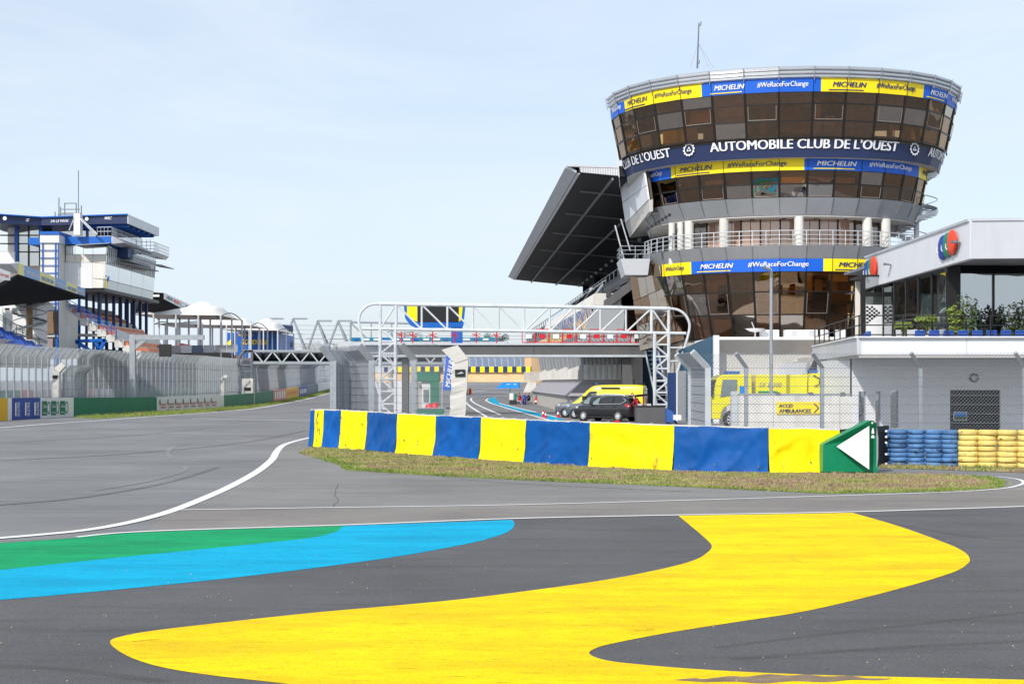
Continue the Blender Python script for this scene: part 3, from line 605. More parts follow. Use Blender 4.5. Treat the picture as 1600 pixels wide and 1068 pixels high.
# little side balcony on the left
bx = P(995, 410, 107); m = MB().hexa([bx+Vector((-.95,-.9,-1.0)), bx+Vector((.75,-.9,-1.0)), bx+Vector((.75,3,-1.0)), bx+Vector((-.95,3,-1.0))], [bx+Vector((-1.3,-1,.2)), bx+Vector((.9,-1,.2)), bx+Vector((.9,3,.2)), bx+Vector((-1.3,3,.2))]); m.build('side_balcony', 'pale_panel', tower)
m = MB()
for z in (.55, .85, 1.15): m.path([bx+Vector((-1.25,3,z)), bx+Vector((-1.25,-.95,z)), bx+Vector((.85,-.95,z))], .03, 5)
for q in ((-1.25,-.95), (.85,-.95), (-1.25,1), (-.2,-.95)): m.tube(bx+Vector((q[0],q[1],.2)), bx+Vector((q[0],q[1],1.15)), .03, 5)
m.build('side_balcony_rail', 'galv', tower)
m = MB().tube(P(961,352,107), P(977,412,107), .06, 5).tube(P(970,342,107), P(985,392,107), .05, 5); m.build('flag_pole', 'galv_light', tower)
m = MB()
for i in range(7): m.box(P(1013+i*5.5, 357-i*3.5, 103)-Vector((.1,.1,.1)), P(1013+i*5.5, 357-i*3.5, 103)+Vector((.1,.1,.1)))
m.build('ceiling_speaker', 'black', tower)
# spiral fire stair on the right flank
for i in range(34):
    a = i*.36; z = zc(372)+i*.165; c = Vector((XY(1432,106.5), 106.5, z))
    MB().slab([c+Vector((.25*math.cos(a),.25*math.sin(a),0)), c+Vector((1.5*math.cos(a),1.5*math.sin(a),0)), c+Vector((1.5*math.cos(a+.34),1.5*math.sin(a+.34),0)), c+Vector((.25*math.cos(a+.34),.25*math.sin(a+.34),0))], .05).build('stair_tread', 'white_steel', tower)
c = Vector((XY(1432,106.5), 106.5, 0)); MB().tube(c+Vector((0,0,zc(380))), c+Vector((0,0,zc(262))), .2, 10).build('stair_core', 'white_steel', tower)
for i in range(68):
    p, q = [c+Vector((1.52*math.cos(t*.18),1.52*math.sin(t*.18), zc(372)+t*.0825-.05)) for t in (i, i+1)]; MB().slab([p, q, q+Vector((0,0,.34)), p+Vector((0,0,.34))], .04).build('stair_cheek', 'white_steel', tower)
MB().path([c+Vector((1.5*math.cos(i*.18),1.5*math.sin(i*.18), zc(372)+i*.0825+.95)) for i in range(69)], .035, 5).build('stair_rail', 'white_steel', tower); m = MB(); m.path([c+Vector((1.5*math.cos(i*.18),1.5*math.sin(i*.18), zc(372)+i*.0825+.1)) for i in range(69)], .08, 5); m.build('stair_stringer', 'white_steel', tower)
# roof mast
mt = thing('antenna_mast', 'thin guyed antenna mast on the control tower roof', 'antenna', P(1089.5, 107, 101))
b0 = P(1089.5, 107, 101); t0 = P(1092, 36, 101); MB().tube(b0, t0, .07, 6, .045).build('pole', 'galv_dark', mt)
m = MB()
for q in ((1078,107), (1108,106), (1115,106)): m.tube(P(q[0], q[1], 101), P(1091, 68, 101), .012, 4)
m.build('guy_wire', 'wire', mt)
m = MB().path([P(1091.5,41,101), P(1095,39.5,101), P(1095.3,34,101)], .04, 5).path([P(1089.5,100,101), P(1092.5,99,101), P(1093,94,101)], .035, 5); m.build('aerial', 'galv_dark', mt)
# low annex in front of the tower
ax = thing('service_annex', 'white ribbed single storey annex below the control tower', 'building', (15.5, 92, 0))
x0, x1, Ya = XY(1117,88), XY(1335,88), 88.0
MB().box((x0, Ya+.35, 0), (x1, Ya+9, zc(550, Ya))).build('wall', 'wall_ribbed', ax)
MB().hexa([(x0,Ya+.3,zc(550,Ya)),(x1,Ya+.3,zc(550,Ya)),(x1,Ya+9,zc(550,Ya)),(x0,Ya+9,zc(550,Ya))], [(x0,Ya-.5,zc(531,Ya)),(x1,Ya-.5,zc(531,Ya)),(x1,Ya+9,zc(531,Ya)),(x0,Ya+9,zc(531,Ya))]).build('eaves', 'soffit', ax)
MB().box((x0-.1, Ya-.6, zc(531,Ya)), (x1, Ya+9, zc(526.5,Ya))).build('roof_edge', 'white_paint', ax)
MB().box((x0-.15, Ya-.62, 0), (x0+.18, Ya-.2, zc(524,Ya))).build('corner_post', 'white_paint', ax)
for i, px_ in enumerate((1200, 1237, 1264, 1287, 1303)):
    x = XY(px_, 90); u_ = tag(MB().box((x-.55,89.2,zc(526.5,Ya)), (x+.55,89.9,zc(526.5,Ya)+.5)).build('air_conditioner', 'white_paint'), 'white air conditioning unit on the annex roof, %s from the left' % ORD[i], 'air conditioner', 'air conditioners on the annex roof')
    MB().lathe([(.0,0),(.2,0),(.2,.02),(.0,.02)], 14, (x,89.17,zc(526.5,Ya)+.26), 'Y').build('fan_grille', 'pale_panel', u_)
dsh = thing('satellite_dish', 'small tilted white satellite dish on the annex roof', 'dish', P(1180, 527, 89)); b_ = P(1180, 527, 89)
MB().lathe([(.0,.0),(.35,.07),(.62,.2),(.64,.2),(.36,.04),(0,-.03)], 18, b_+Vector((0,0,.35))).build('bowl', 'white_paint', dsh, True); MB().tube(b_, b_+Vector((0,0,.4)), .05).tube(b_+Vector((0,0,.4)), b_+Vector((-.25,-.2,.95)), .03).build('mount', 'white_paint', dsh)
# teal screen wall beside the annex
tw = thing('teal_screen_wall', 'teal blue panelled wall left of the white annex', 'wall', (12.3, 96, 0))
for i in range(6):
    ya, yb = 88.2+i*2.9, 88.2+(i+1)*2.9-.03; MB().hexa([(12.35,ya,0),(12.55,ya,0),(12.55,yb,0),(12.35,yb,0)], [(12.35,ya,5.35-.08*i),(12.55,ya,5.35-.08*i),(12.55,yb,5.27-.08*i),(12.35,yb,5.27-.08*i)]).build('wall_panel', 'teal_wall', tw)
for i in range(5): MB().box((10.0+i*.55,115,0), (10.0+i*.55+.53,115.2,5.0)).build('wall_panel', 'dark_blue' if i % 2 else 'teal_wall', tw)
MB().box((9.65,114.9,0), (9.98,115.25,5.2)).build('white_post', 'white_paint', tw)
# ------------------------------------------------------------------ pit building with the covered grandstand
def XF(Y): return 2.7-.0414*(Y-162)
def Q(s, z, Y): return Vector((XF(Y)+s, Y, z))
pit = thing('pit_building', 'long terraced pit building receding behind the control tower', 'building', (6, 140, 0))
def extr(pts, ya, yb, mat, name, parent=None, closed=True):
    n = len(pts); m = MB(); a = [Q(s, z, ya) for s, z in pts]; b = [Q(s, z, yb) for s, z in pts]
    m.add(a+b, [(i, (i+1) % n, (i+1) % n+n, i+n) for i in range(n if closed else n-1)]+([tuple(range(n-1,-1,-1)), tuple(range(n, 2*n))] if closed else []))
    return m.build(name, mat, parent or pit)
Y0, Y1 = 113, 168
extr([(0,0),(.25,0),(.25,1.42),(0,1.42)], Y0, Y1, 'slat_beige', 'slatted_wall')
extr([(-.25,1.42),(.3,1.40),(1.5,2.7),(1.2,2.75)], Y0, Y1, 'slat_grey', 'sloping_canopy')
extr([(1.2,2.6),(1.6,2.6),(1.6,3.3),(1.2,3.3)], Y0, Y1, 'concrete', 'balcony_wall')
def RT(x, z, dy=0): return Vector((x, Y0-.6-dy, z))
MB().box((4.6,Y0-.6,0), (9.7,Y0-.2,1.42)).build('return_wall', 'concrete', pit); MB().hexa([RT(4.4,1.42,.4),RT(9.7,1.42,.4),RT(9.7,1.42,-.3),RT(4.4,1.42,-.3)], [RT(5.6,2.7,-.2),RT(9.7,2.7,-.2),RT(9.7,2.7,-.3),RT(5.6,2.7,-.3)]).build('return_canopy', 'slat_grey', pit)
MB().box((5.7,Y0-.4,2.6), (9.7,Y0-.1,6.2)).build('return_wall', 'pale_panel', pit); MB().hexa([RT(5.5,6.2),RT(9.7,6.2),RT(9.7,6.2,-.3),RT(5.5,6.2,-.3)], [RT(6.6,8.6,-.2),RT(9.7,8.6,-.2),RT(9.7,8.6,-.4),RT(6.6,8.6,-.4)]).build('return_glazing', 'glass_wavy', pit)
for i in range(9): x = 5.75+i*.45; MB().box((x,Y0-.75,2.72), (x+.24,Y0-.4,3.75+.03*i)).build('balcony_tooth', 'concrete_white', pit)
for i in range(12): x = 5.75+i*.33; MB().bar((x,Y0-.55,3.9), (x-.25,Y0-.75,6.1), .13, up=(0,1,0), wz=.2).build('fin', 'slab_grey', pit)
MB().box((XY(952,113.2),113.2,0), (XY(1004,113.2),113.5,5.2)).build('white_end_wall', 'white_paint', pit)
for i in range(62):
    y = Y0+.3+i*1.2
    if y > Y1-1: break
    MB().box((XF(y)+.65,y,2.75), (XF(y)+1.25,y+.55,3.85-.3*(i % 12)/12)).build('balcony_tooth', 'concrete_white', pit)
for s in range(4):                           # four stepped runs of slatted glazing
    ya, yb = Y0+s*13.7, Y0+(s+1)*13.7-.6; dz = .0
    extr([(1.3,3.3),(1.5,3.3),(1.1,6.0),(.9,6.0)], ya, yb, 'pale_panel', 'glazing_run')
    extr([(1.9,3.2),(2.2,3.2),(2.2,6),(1.9,6)], ya, yb, 'interior_dark', 'back_wall')
    for i in range(11): y = ya+.3+i*1.18; MB().bar(Q(1.05,3.35,y), Q(.65,5.95,y), .32, up=(0,1,0), wz=.22).build('fin', 'slab_grey' if i % 4 else 'galv', pit)
    extr([(1.0,3.2),(1.5,3.2),(1.15,6.1),(.65,6.1)], yb, yb+.5, 'concrete', 'pier')
extr([(.6,6.0),(2.4,6.0),(2.4,6.25),(.5,6.25)], Y0, Y1, 'metal_grey', 'ledge')
for i in range(11):                          # big leaning mirror panes
    ya, yb = Y0+i*5, Y0+(i+1)*5-.15
    extr([(2.0,6.25),(2.1,6.25),(1.5,8.6),(1.4,8.6)], ya, yb, 'glass_wavy', 'mirror_pane')
extr([(2.3,6.2),(2.6,6.2),(2.6,8.6),(2.3,8.6)], Y0, Y1, 'interior_dark', 'back_wall')
for i in range(6): y = Y0+.5+i*10; extr([(1.5,8.6),(4,8.6),(4,9.6),(1.9,9.6)], y, y+9.2, 'concrete_white', 'balcony_front'); extr([(1.9,9.6),(2.1,9.6),(2.6,10.3),(2.4,10.3)], y, y+9.2, 'glass_grey', 'balcony_glass')
extr([(2.6,9.0),(9.5,14.2),(9.5,13.4),(2.6,8.2)], Y0, 236, 'deck_grey', 'stand_slope')
for i in range(9): extr([(2.8+i*.74,9.3+i*.56),(3.1+i*.74,9.3+i*.56),(3.1+i*.74,9.72+i*.56),(2.8+i*.74,9.72+i*.56)], Y0, 235, 'seat_dark', 'seat_row')
m = MB()
for i in range(30): y = Y0+2+i*4.2; m.tube(Q(2.7,9.0,y), Q(2.7,10.6,y), .05, 4); m.tube(Q(8.8,13.9,y), Q(8.8,15,y), .05, 4)
m.path([Q(2.7,10.6,Y0), Q(2.7,10.6,235)], .05, 4); m.path([Q(8.8,15,Y0), Q(8.8,15,235)], .05, 4); m.build('stand_rail', 'galv', pit)
extr([(9.2,6),(20,6),(20,14),(9.2,14)], Y0+4, 230, 'deck_grey', 'rear_block')
extr([(1.6,2.2),(9,2.2),(9,8.6),(2.8,8.6),(1.6,6)], 168.2, 200, 'gravel_tan', 'far_block')
# end pier at the far left with its white cap
MB().box((XF(168)-1.0,168,2.6), (XF(168)+.8,171,3.7)).build('end_pier', 'concrete', pit); MB().hexa([(XF(168)-1.1,167.6,1.3),(XF(168)+.4,167.6,1.3),(XF(168)+.4,171,1.3),(XF(168)-1.1,171,1.3)], [(XF(168)-.6,167.6,2.5),(XF(168)+.4,167.6,2.5),(XF(168)+.4,171,2.5),(XF(168)-.6,171,2.5)]).build('end_cap', 'concrete_white', pit)
# great roof
rf = thing('grandstand_roof', 'huge dark cantilever grandstand roof with pale fascia behind the tower', 'roof', (8, 170, 12))
RA, RB = 113.0, 231.0
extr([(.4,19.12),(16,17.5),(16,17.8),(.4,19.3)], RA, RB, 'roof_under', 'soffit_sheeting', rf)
extr([(-.5,19.55),(.65,19.02),(.7,19.15),(-.35,19.72)], RA, RB, 'pale_panel', 'edge_fascia', rf)
extr([(-.4,19.75),(16,19.25),(16,19.05),(-.4,19.6)], RA-.3, RB, 'pale_panel', 'roof_sheet', rf)
extr([(.7,19.15),(16,17.7),(16,19.15),(.6,19.6)], RA-.25, RA+.2, 'clad_x', 'gable_end', rf)
for s in (3.2, 7.2): extr([(s,19.1-s*.104),(s+.14,19.1-s*.104),(s+.14,18.88-s*.104),(s,18.88-s*.104)], RA, RB, 'slab_grey', 'purlin', rf)
for y in (122, 138, 156, 176, 200): MB().bar(Q(1.5,18.85,y), Q(13,17.65,y), .12).build('rafter', 'slab_grey', rf)
for y in (122,150,180,210,229):
    MB().tube(Q(12,12.5,y), Q(12,18,y), .55, 10).build('column', 'near_black', rf); MB().tube(Q(14.3,12.5,y), Q(14.3,17.7,y), .55, 10).build('column', 'near_black', rf)
for i in range(16): y = 125+i*6.6; MB().box((XF(y)+10.3,y,17.5), (XF(y)+10.6,y+.5,17.8)).build('floodlight', 'galv_light', rf)
# ------------------------------------------------------------------ tarpaulin barrier
BAR = [(485,697,640,'b'),(492,697.5,640,'y'),(506,698,640,'b'),(533,700,641,'y'),(574,702.5,643,'b'),(621,708,646,'y'),(681,711.5,649,'b'),(752,717.5,652,'y'),(822,722.5,656,'b'),(922,729,659.5,'y'),(1053.5,735.5,664.5,'b'),(1201,738.5,668.5,'y'),(1312,738,671,'')]
bar = thing('tarpaulin_barrier', 'long blue and yellow tarpaulin barrier on the grass island', 'barrier', G(900,726))
bp = [(G(x, yb), ZY(yt, F*H/(yb-YH))) for x, yb, yt, c in BAR]
bg_ = [p for p, z in bp]
def barpt(u, v, j=0):                        # along the panels 0..12, height 0..1
    i = min(len(bp)-2, int(u)); t = u-i
    q = [bp[min(max(i+d, 0), len(bp)-1)] for d in (-1,0,1,2)]
    a = q[1][0].lerp(q[2][0], t); h = q[1][1]*(1-t)+q[2][1]*t
    return a, h
nrm = lambda u: (lambda d: Vector((d.y, -d.x, 0)).normalized())(bp[min(len(bp)-2, int(u))+1][0]-bp[min(len(bp)-2, int(u))][0])
rt = random.Random(21)
for i in range(len(BAR)-1):
    nu, nv = 30, 16; sd_ = rt.uniform(0, 50); wdt = (bg_[i+1]-bg_[i]).length
    def fn(a, b):
        p, h = barpt(i+min(a, .9999), b); n = nrm(i+.5)
        L0 = (p-bg_[0]).length
        wr = .085*noise.noise(Vector((a*wdt*1.3+sd_, b*2.2, sd_)))+.05*noise.noise(Vector((a*wdt*3.3+sd_, b*2.4+a*2.5, 7)))+.02*noise.noise(Vector((a*wdt*8, b*7+sd_, 3)))+.03*math.sin(math.pi*a)*(1-b)
        wr += .055*(1-abs(noise.noise(Vector((a*wdt*1.1-b*1.4+sd_, b*.8+a*.9, sd_*2)))))**9+.03*(1-abs(noise.noise(Vector((a*wdt*2.1+b*2.2+sd_, b*1.1, 5)))))**12
        edge = min(1, min(a, 1-a)*9); flare = .08*(1-b)**4+.04*(1-b)
        z = h*b+.012*math.sin(a*9+sd_)*(1 if b > .95 else 0)
        if b < .02: z += .025*noise.noise(Vector((a*wdt*2, sd_, 1)))+.02
        return p+n*(wr*(.3+.7*edge)*(1-b**6)+flare)+Vector((0,0,z))
    pan = MB().grid(fn, nu, nv).build('tarpaulin_panel', {'y':'tarp_yellow','b':'tarp_blue'}[BAR[i][3]], bar, True)
    pan['label'] = ('yellow' if BAR[i][3] == 'y' else 'blue')+' tarpaulin panel'; nn_ = nrm(i+.5)*.012
    for q in range(9 if i == 1 else 5 if i in (3, 5) else 3):      # rubber scuffs and tears on the sheet
        a0 = rt.uniform(.25,.7) if i == 1 else rt.choice([rt.uniform(.02,.1), rt.uniform(.85,.97), rt.uniform(.1,.9)]); b0 = rt.uniform(.05,.8 if i < 4 else .35); ln = rt.uniform(.05,.22 if i == 1 else .1); wd = rt.uniform(.006,.016)*(3 if i == 1 else 1)/max(.5, wdt*.6); sl = rt.uniform(-.05,.05)
        MB().add([fn(a0,b0)+nn_, fn(min(.99,a0+wd),b0+ln*.4)+nn_, fn(min(.99,a0+sl*.4+wd*.3),b0+ln)+nn_, fn(max(.01,a0-wd*.5+sl*.3),b0+ln*.55)+nn_], [(0,1,2,3)]).build('scuff_mark', 'cloth_dark' if i < 4 else 'soil', pan)
core = MB(); top = MB()
for i in range(len(bp)-1):
    (a, ha), (b, hb) = bp[i], bp[i+1]; na, nb = nrm(max(0, i-.5)), nrm(i+.5); k0, k1 = -.10, -.75
    core.hexa([a+na*k0, b+nb*k0, b+nb*k1, a+na*k1], [a+na*k0+Vector((0,0,ha-.02)), b+nb*k0+Vector((0,0,hb-.02)), b+nb*k1+Vector((0,0,hb-.02)), a+na*k1+Vector((0,0,ha-.02))])
    top.tube(a+na*-.02+Vector((0,0,ha)), b+nb*-.02+Vector((0,0,hb)), .025, 5)
core.build('barrier_core', 'black', bar); top.build('hem_rope', 'tarp_grey', bar)
for i in range(46):                          # lashings along the top
    u = i*(len(bp)-1.02)/46; p, h = barpt(u, 1); n = nrm(u); d = Vector((n.y*-1, n.x, 0))
    MB().tube(p+n*.01+Vector((0,0,h-.03)), p-n*.35+d*.1+Vector((0,0,h+.035)), .012, 4).build('lashing_tie', 'tarp_grey', bar)
# rubber belt with white bolts at the end of the barrier
belt = thing('rubber_belt', 'black rubber belt with white bolts between green board and tyres', 'barrier', P(1378, 729, 42.5))
e0 = P(1300, 672, 41.2); e1 = P(1389, 668, 43.2); MB().slab([(e0.x,e0.y,.02),(e1.x,e1.y,.02),(e1.x,e1.y,1.22),(e0.x,e0.y,1.14)], .08).build('belt', 'black', belt)
for y in (673, 682, 691, 709, 724): MB().lathe([(0,-.03),(.035,-.03),(.035,0),(0,0)], 8, P(1384, y, 42.9)+Vector((0,-.02,0)), 'Y').build('bolt', 'print_white', belt)
for x, y in ((1325,673), (1345,671)): MB().lathe([(0,-.03),(.035,-.03),(.035,0),(0,0)], 8, P(x, y, 41.6), 'Y').build('bolt', 'print_white', belt)
# green marker board with the white arrow
gb = thing('green_arrow_board', 'green padded end board with white arrow on the grass', 'marker board', G(1335,738.5))
Yg = 39.35; out_ = [(1285.5,737),(1286,695),(1289,692),(1340,667),(1352,660),(1359,657),(1365,657),(1371,662),(1375,670),(1377,680),(1376.5,738)]
def gpt(x, y, off=0):
    yy = Yg-off
    if x > 1364: yy = Yg+((x-1364)/13)**2*.35-off*.6
    return Vector(((x-800)*Yg/F-(0 if x <= 1364 else -off*.6), yy, max(.01, ZY(y, Yg))))
m = MB(); k = len(out_); fr = [gpt(x, y) for x, y in out_]; bk = [p+Vector((0,.55,0)) for p in fr]
m.add(fr+bk, [tuple(range(k)), tuple(range(2*k-1,k-1,-1))]+[(i, i+k, (i+1) % k+k, (i+1) % k) for i in range(k)]); m.build('padding', 'tarp_green', gb)
MB().add([gpt(x, y, .012) for x, y in ((1307,697),(1358,733),(1358,665))], [(0,1,2)]).build('arrow', 'print_white', gb)
MB().add([gpt(x, y, .012) for x, y in ((1370,733),(1376.3,716),(1376.6,684),(1370,666))], [(0,1,2,3)]).build('arrow_return', 'print_white', gb)
m = MB()
for y0, y1, w_ in ((668.5,672,1.2),(671.5,677,2),(679.5,684,2.4)): m.quad(gpt(1363.5-w_,y1,.014), gpt(1363.5+w_,y1,.014), gpt(1363.5+w_*.7,y0,.014), gpt(1363.5-w_*.7,y0,.014))
m.build('printed_mark', 'print_white', gb); MB().quad(gpt(1361.5,661.5,.014), gpt(1364,661.5,.014), gpt(1364,659,.014), gpt(1361.5,659,.014)).build('printed_mark', 'print_white', gb)
# ------------------------------------------------------------------ tyre wall
def tyre_mesh(mat, r, h):
    m = MB(); m.lathe([(r*.62,.02*h),(r*.80,0),(r*.93,.05*h),(r*.99,.2*h),(r,.5*h),(r*.99,.8*h),(r*.93,.95*h),(r*.80,h),(r*.62,.98*h),(r*.60,.5*h),(r*.62,.02*h)], 22)
    return m.build('tyre', mat, None, True)
rt = random.Random(3)
cols = [('blue', 1380, 43.4), ('blue', 1404, 43.0), ('blue', 1431, 42.9), ('blue', 1458.5, 42.75), ('blue', 1485, 42.6), ('yellow', 1513, 42.3), ('yellow', 1542.5, 42.2), ('yellow', 1573.5, 42.1), ('yellow', 1604.5, 42.0), ('yellow', 1636, 41.9), ('yellow', 1667, 41.8), ('yellow', 1698, 41.7), ('yellow', 1729, 41.6)]
proto = {c: tyre_mesh('tyre_'+c, .5, 1) for c in ('blue', 'yellow')}
used = {'blue': False, 'yellow': False}; cnt = {'blue': 0, 'yellow': 0}
for ci, (c, px_, Y) in enumerate(cols):
    n = 8 if c == 'blue' else 7; hh = 1.10/n if c == 'blue' else 1.12/n; dia = (27.5 if c == 'blue' else 30.5)*Y/F; cnt[c] += 1
    for j in range(n):
        o = proto[c] if not used[c] else proto[c].copy()
        if used[c]: COL.objects.link(o)
        used[c] = True
        o.location = ((px_-800)*Y/F+rt.uniform(-.022,.022), Y+rt.uniform(-.03,.03), j*hh+.005); o.scale = (dia*rt.uniform(.985,1.01), dia, hh*1.0); o.rotation_euler = (rt.uniform(-.025,.025), rt.uniform(-.025,.025), rt.uniform(0,6))
        tag(o, '%s painted tyre, %s from the bottom of the %s %s stack from the green board' % (c, ORD[j], ORD[cnt[c]-1], c), 'tyre', c+' tyres in the tyre wall')
# ------------------------------------------------------------------ debris fences
def fence(name, label, pts, zt, lean, posts, mesh_pitch, cables, post_w=.11, wire_r=.006, cable_r=.012, z0=.2, mat='galv', mesh_mat='wire', diamond=True, group=None):
    """pts: ground polyline; posts: params along it; lean: vector of the bent top; mesh in plane plus bent top"""
    seg = [0]
    for a, b in zip(pts, pts[1:]): seg.append(seg[-1]+(b-a).length)
    tot = seg[-1]
    def at(d):
        d = min(max(d, 0), tot-1e-6)
        for i in range(len(pts)-1):
            if d <= seg[i+1]: return pts[i].lerp(pts[i+1], (d-seg[i])/(seg[i+1]-seg[i]))
    root = thing(name, label, 'fence', at(tot/2), group); lean = Vector(lean)
    proto_ = None
    for d in posts:
        b = at(d)
        if proto_ is None:
            m = MB(); up = (1,0,0)
            m.bar(b, b+Vector((0,0,zt)), post_w, up=up, wz=post_w*1.25); m.bar(b+Vector((0,0,zt-.03)), b+lean+Vector((0,0,zt)), post_w, up=up, wz=post_w*1.25)
            proto_ = m.build('post', mat, root); pb = b
            off = Vector(proto_.location)
        else:
            o = proto_.copy(); COL.objects.link(o); o.parent = root; o.location = off+(b-pb)
    surf = lambda d, h: at(d)+Vector((0,0,h)) if h <= zt else at(d)+Vector((0,0,zt))+lean*((h-zt)/lean.length)
    ht = zt+lean.length
    mm = MB()
    if diamond:
        n = int((tot+ht)/mesh_pitch)
        for i in range(n):
            for sgn in (1, -1):
                d0 = i*mesh_pitch-(ht if sgn > 0 else 0)
                # wire rises at 45 degrees: d = d0 + sgn*(h)
                ks = [z0, zt, ht]; P_ = []
                def dd(h): return d0+(h-z0) if sgn > 0 else d0-(h-z0)
                lo_h, hi_h = z0, ht
                if sgn > 0:
                    lo_h = max(lo_h, z0-d0); hi_h = min(hi_h, z0+tot-d0)
                else:
                    lo_h = max(lo_h, z0+d0-tot); hi_h = min(hi_h, z0+d0)
                if hi_h-lo_h < .05: continue
                hs = [lo_h]+([zt] if lo_h < zt < hi_h else [])+[hi_h]
                ex = sorted({h for s_ in seg[1:-1] for h in [(z0+s_-d0) if sgn > 0 else (z0+d0-s_)] if lo_h < h < hi_h} | set(hs))
                for h0, h1 in zip(ex, ex[1:]): mm.tube(surf(dd(h0), h0), surf(dd(h1), h1), wire_r, 3)
    else:
        for i in range(int(tot/mesh_pitch)+1):
            d = i*mesh_pitch; mm.tube(surf(d, z0), surf(d, zt), wire_r, 3); mm.tube(surf(d, zt), surf(d, ht), wire_r, 3)
        for i in range(int((ht-z0)/mesh_pitch/.55)+1):
            h = z0+i*mesh_pitch*.55
            for a in range(len(pts)-1): mm.tube(surf(seg[a]+1e-4, h), surf(seg[a+1]-1e-4, h), wire_r, 3)
    o = mm.build('wire_mesh', mesh_mat, root); o['kind'] = 'stuff'
    for h in cables:
        c_ = MB()
        for a in range(len(pts)-1): c_.tube(surf(seg[a]+1e-4, h)-Vector((0,.05,0)), surf(seg[a+1]-1e-4, h)-Vector((0,.05,0)), cable_r, 4)
        c_.build('cable', 'galv_dark', root)
    return root
gp = lambda px_, Y: Vector(((px_-800)*Y/F, Y, 0))
def at_px(pts, pxs):                         # distances along a polyline where it crosses picture columns
    out = []; s = 0
    for a, b in zip(pts, pts[1:]):
        for q in pxs:
            t0, t1 = 800+F*a.x/a.y, 800+F*b.x/b.y
            if min(t0,t1) <= q < max(t0,t1):
                lo, hi = 0, 1
                for _ in range(40):
                    mid = (lo+hi)/2; p = a.lerp(b, mid); v = 800+F*p.x/p.y
                    if (v < q) == (t0 < t1): lo = mid
                    else: hi = mid
                out.append(s+lo*(b-a).length)
        s += (b-a).length
    return sorted(out)
pr = [gp(1112,47.6), gp(1290,47.2), gp(1440,46.8), gp(1640,46.4), gp(1900,46.0)]
fence('debris_fence', 'tall diamond mesh debris fence behind the tyre wall', pr, 3.05, (-.38,-.25,.44), at_px(pr, (1166,1284.5,1438,1600,1755,1890)), .115, [.9+.3*i for i in range(8)], .10, .0048, .010)
pm = [gp(1079,49.5), gp(1106,47.8)]
fence('debris_fence', 'narrow return of debris fence beside the teal wall', [gp(1079,52.5), gp(1106,47.7)], 3.05, (-.55,-.2,.50), [.01, 4.9], .10, [.6+.3*i for i in range(9)], .15, .0055, .010, mat='galv_light')
pl = [gp(519,60.0), gp(545,61.2), gp(580,58.4), gp(648,57.0), gp(704,55.2)]
fence('debris_fence', 'tall debris fence at the left end of the tarpaulin barrier', pl, 3.45, (-.5,-.15,.58), at_px(pl, (521,581,647)), .13, [.5+.3*i for i in range(10)], .2, .0055, .011)
# dense return panels of that fence seen nearly edge on
fence('debris_fence', 'dense galvanised fence panels overlapping behind the left barrier end', [gp(519,60.3), gp(533,66), gp(556,70), gp(577,66)], 3.45, (-.5,-.15,.58), [.02,2.4,4.6,6,8,9.6], .055, [], .14, .009, .013, mat='galv', mesh_mat='galv', diamond=False)
pd = thing('tarp_wrapped_post', 'tall fence end post wrapped in pale grey tarpaulin, beside the blue flag', 'fence post', gp(716, 54))
def wrap_post(root, px0, px1, pt, pbend, ptip, Y, sign=-1):
    """tarpaulin sleeve round a bent fence end: vertical shaft and a bent head"""
    dpt = .5
    if isinstance(px0, list):                # picture-plane outlines of shaft and head
        m = MB(); (l0, r0, r1, l1) = px0; n = 16; zl = lambda t: max(0, ZY(l0[1]+(l1[1]-l0[1])*t, Y)); 
        def row(t):
            w_ = .02*math.sin(t*23)+.012*math.sin(t*61); a = P(l0[0]+(l1[0]-l0[0])*t, l0[1]+(l1[1]-l0[1])*t, Y); b = P(r0[0]+(r1[0]-r0[0])*t, r0[1]+(r1[1]-r0[1])*t, Y); a.x += w_; b.x += w_*.5; a.z = max(a.z, 0); b.z = max(b.z, 0); a.y -= w_; return a, b
        for i in range(n):
            (a, b), (c, d) = row(i/n), row((i+1)/n); m.hexa([a, b, b+Vector((0,dpt,0)), a+Vector((0,dpt,0))], [c, d, d+Vector((0,dpt,0)), c+Vector((0,dpt,0))])
        m.build('sleeve', 'tarp_grey', root); MB().slabY([P(x, y, Y-.03) for x, y in px1], dpt).build('sleeve_head', 'tarp_grey', root); return
    a0, a1 = XY(px0, Y), XY(px1, Y); zb = ZY(pbend, Y); zt_ = ZY(pt, Y); tp = XY(ptip, Y)
    def ring(xa, xb, z, k=0): return [Vector((xa,Y,z)), Vector((xb,Y,z)), Vector((xb,Y+dpt,z)), Vector((xa,Y+dpt,z))]
    m = MB(); n = 14
    for i in range(n):
        z0_, z1_ = zb*i/n, zb*(i+1)/n; j0, j1 = .03*math.sin(i*2.1), .03*math.sin((i+1)*2.1)
        m.hexa(ring(a0+j0, a1+j0*.5, z0_), ring(a0+j1, a1+j1*.5, z1_))
    m.build('sleeve', 'tarp_grey', root)
    wd = a1-a0; hx = tp-a0
    b = [Vector((a0,Y-.02,zb+.01)), Vector((a1,Y-.02,zb+.28)), Vector((a1,Y+dpt,zb+.28)), Vector((a0,Y+dpt,zb+.01))]
    t = [v+Vector((hx, -.1, zt_-zb-.28)) for v in b]
    MB().hexa(b, t).build('sleeve_head', 'tarp_grey', root)
    return zb
wrap_post(pd, [(701,672),(726,672),(731.5,560),(706.5,565)], [(710.5,567.5),(731.5,560),(715,539),(690,546)], 0, 0, 0, 54)
MB().box((XY(711,54),53.96,ZY(588,54)), (XY(727,54),53.985,ZY(577,54))).build('sign_plate', 'black', pd)
lettering('ACO', on_quad((XY(714,54),53.95,ZY(585,54)), (XY(725,54),53.95,ZY(585,54)), (XY(725,54),53.95,ZY(580,54)), (XY(714,54),53.95,ZY(580,54))), 'print_white', pd, name='sign_mark', shear=.4) if False else None
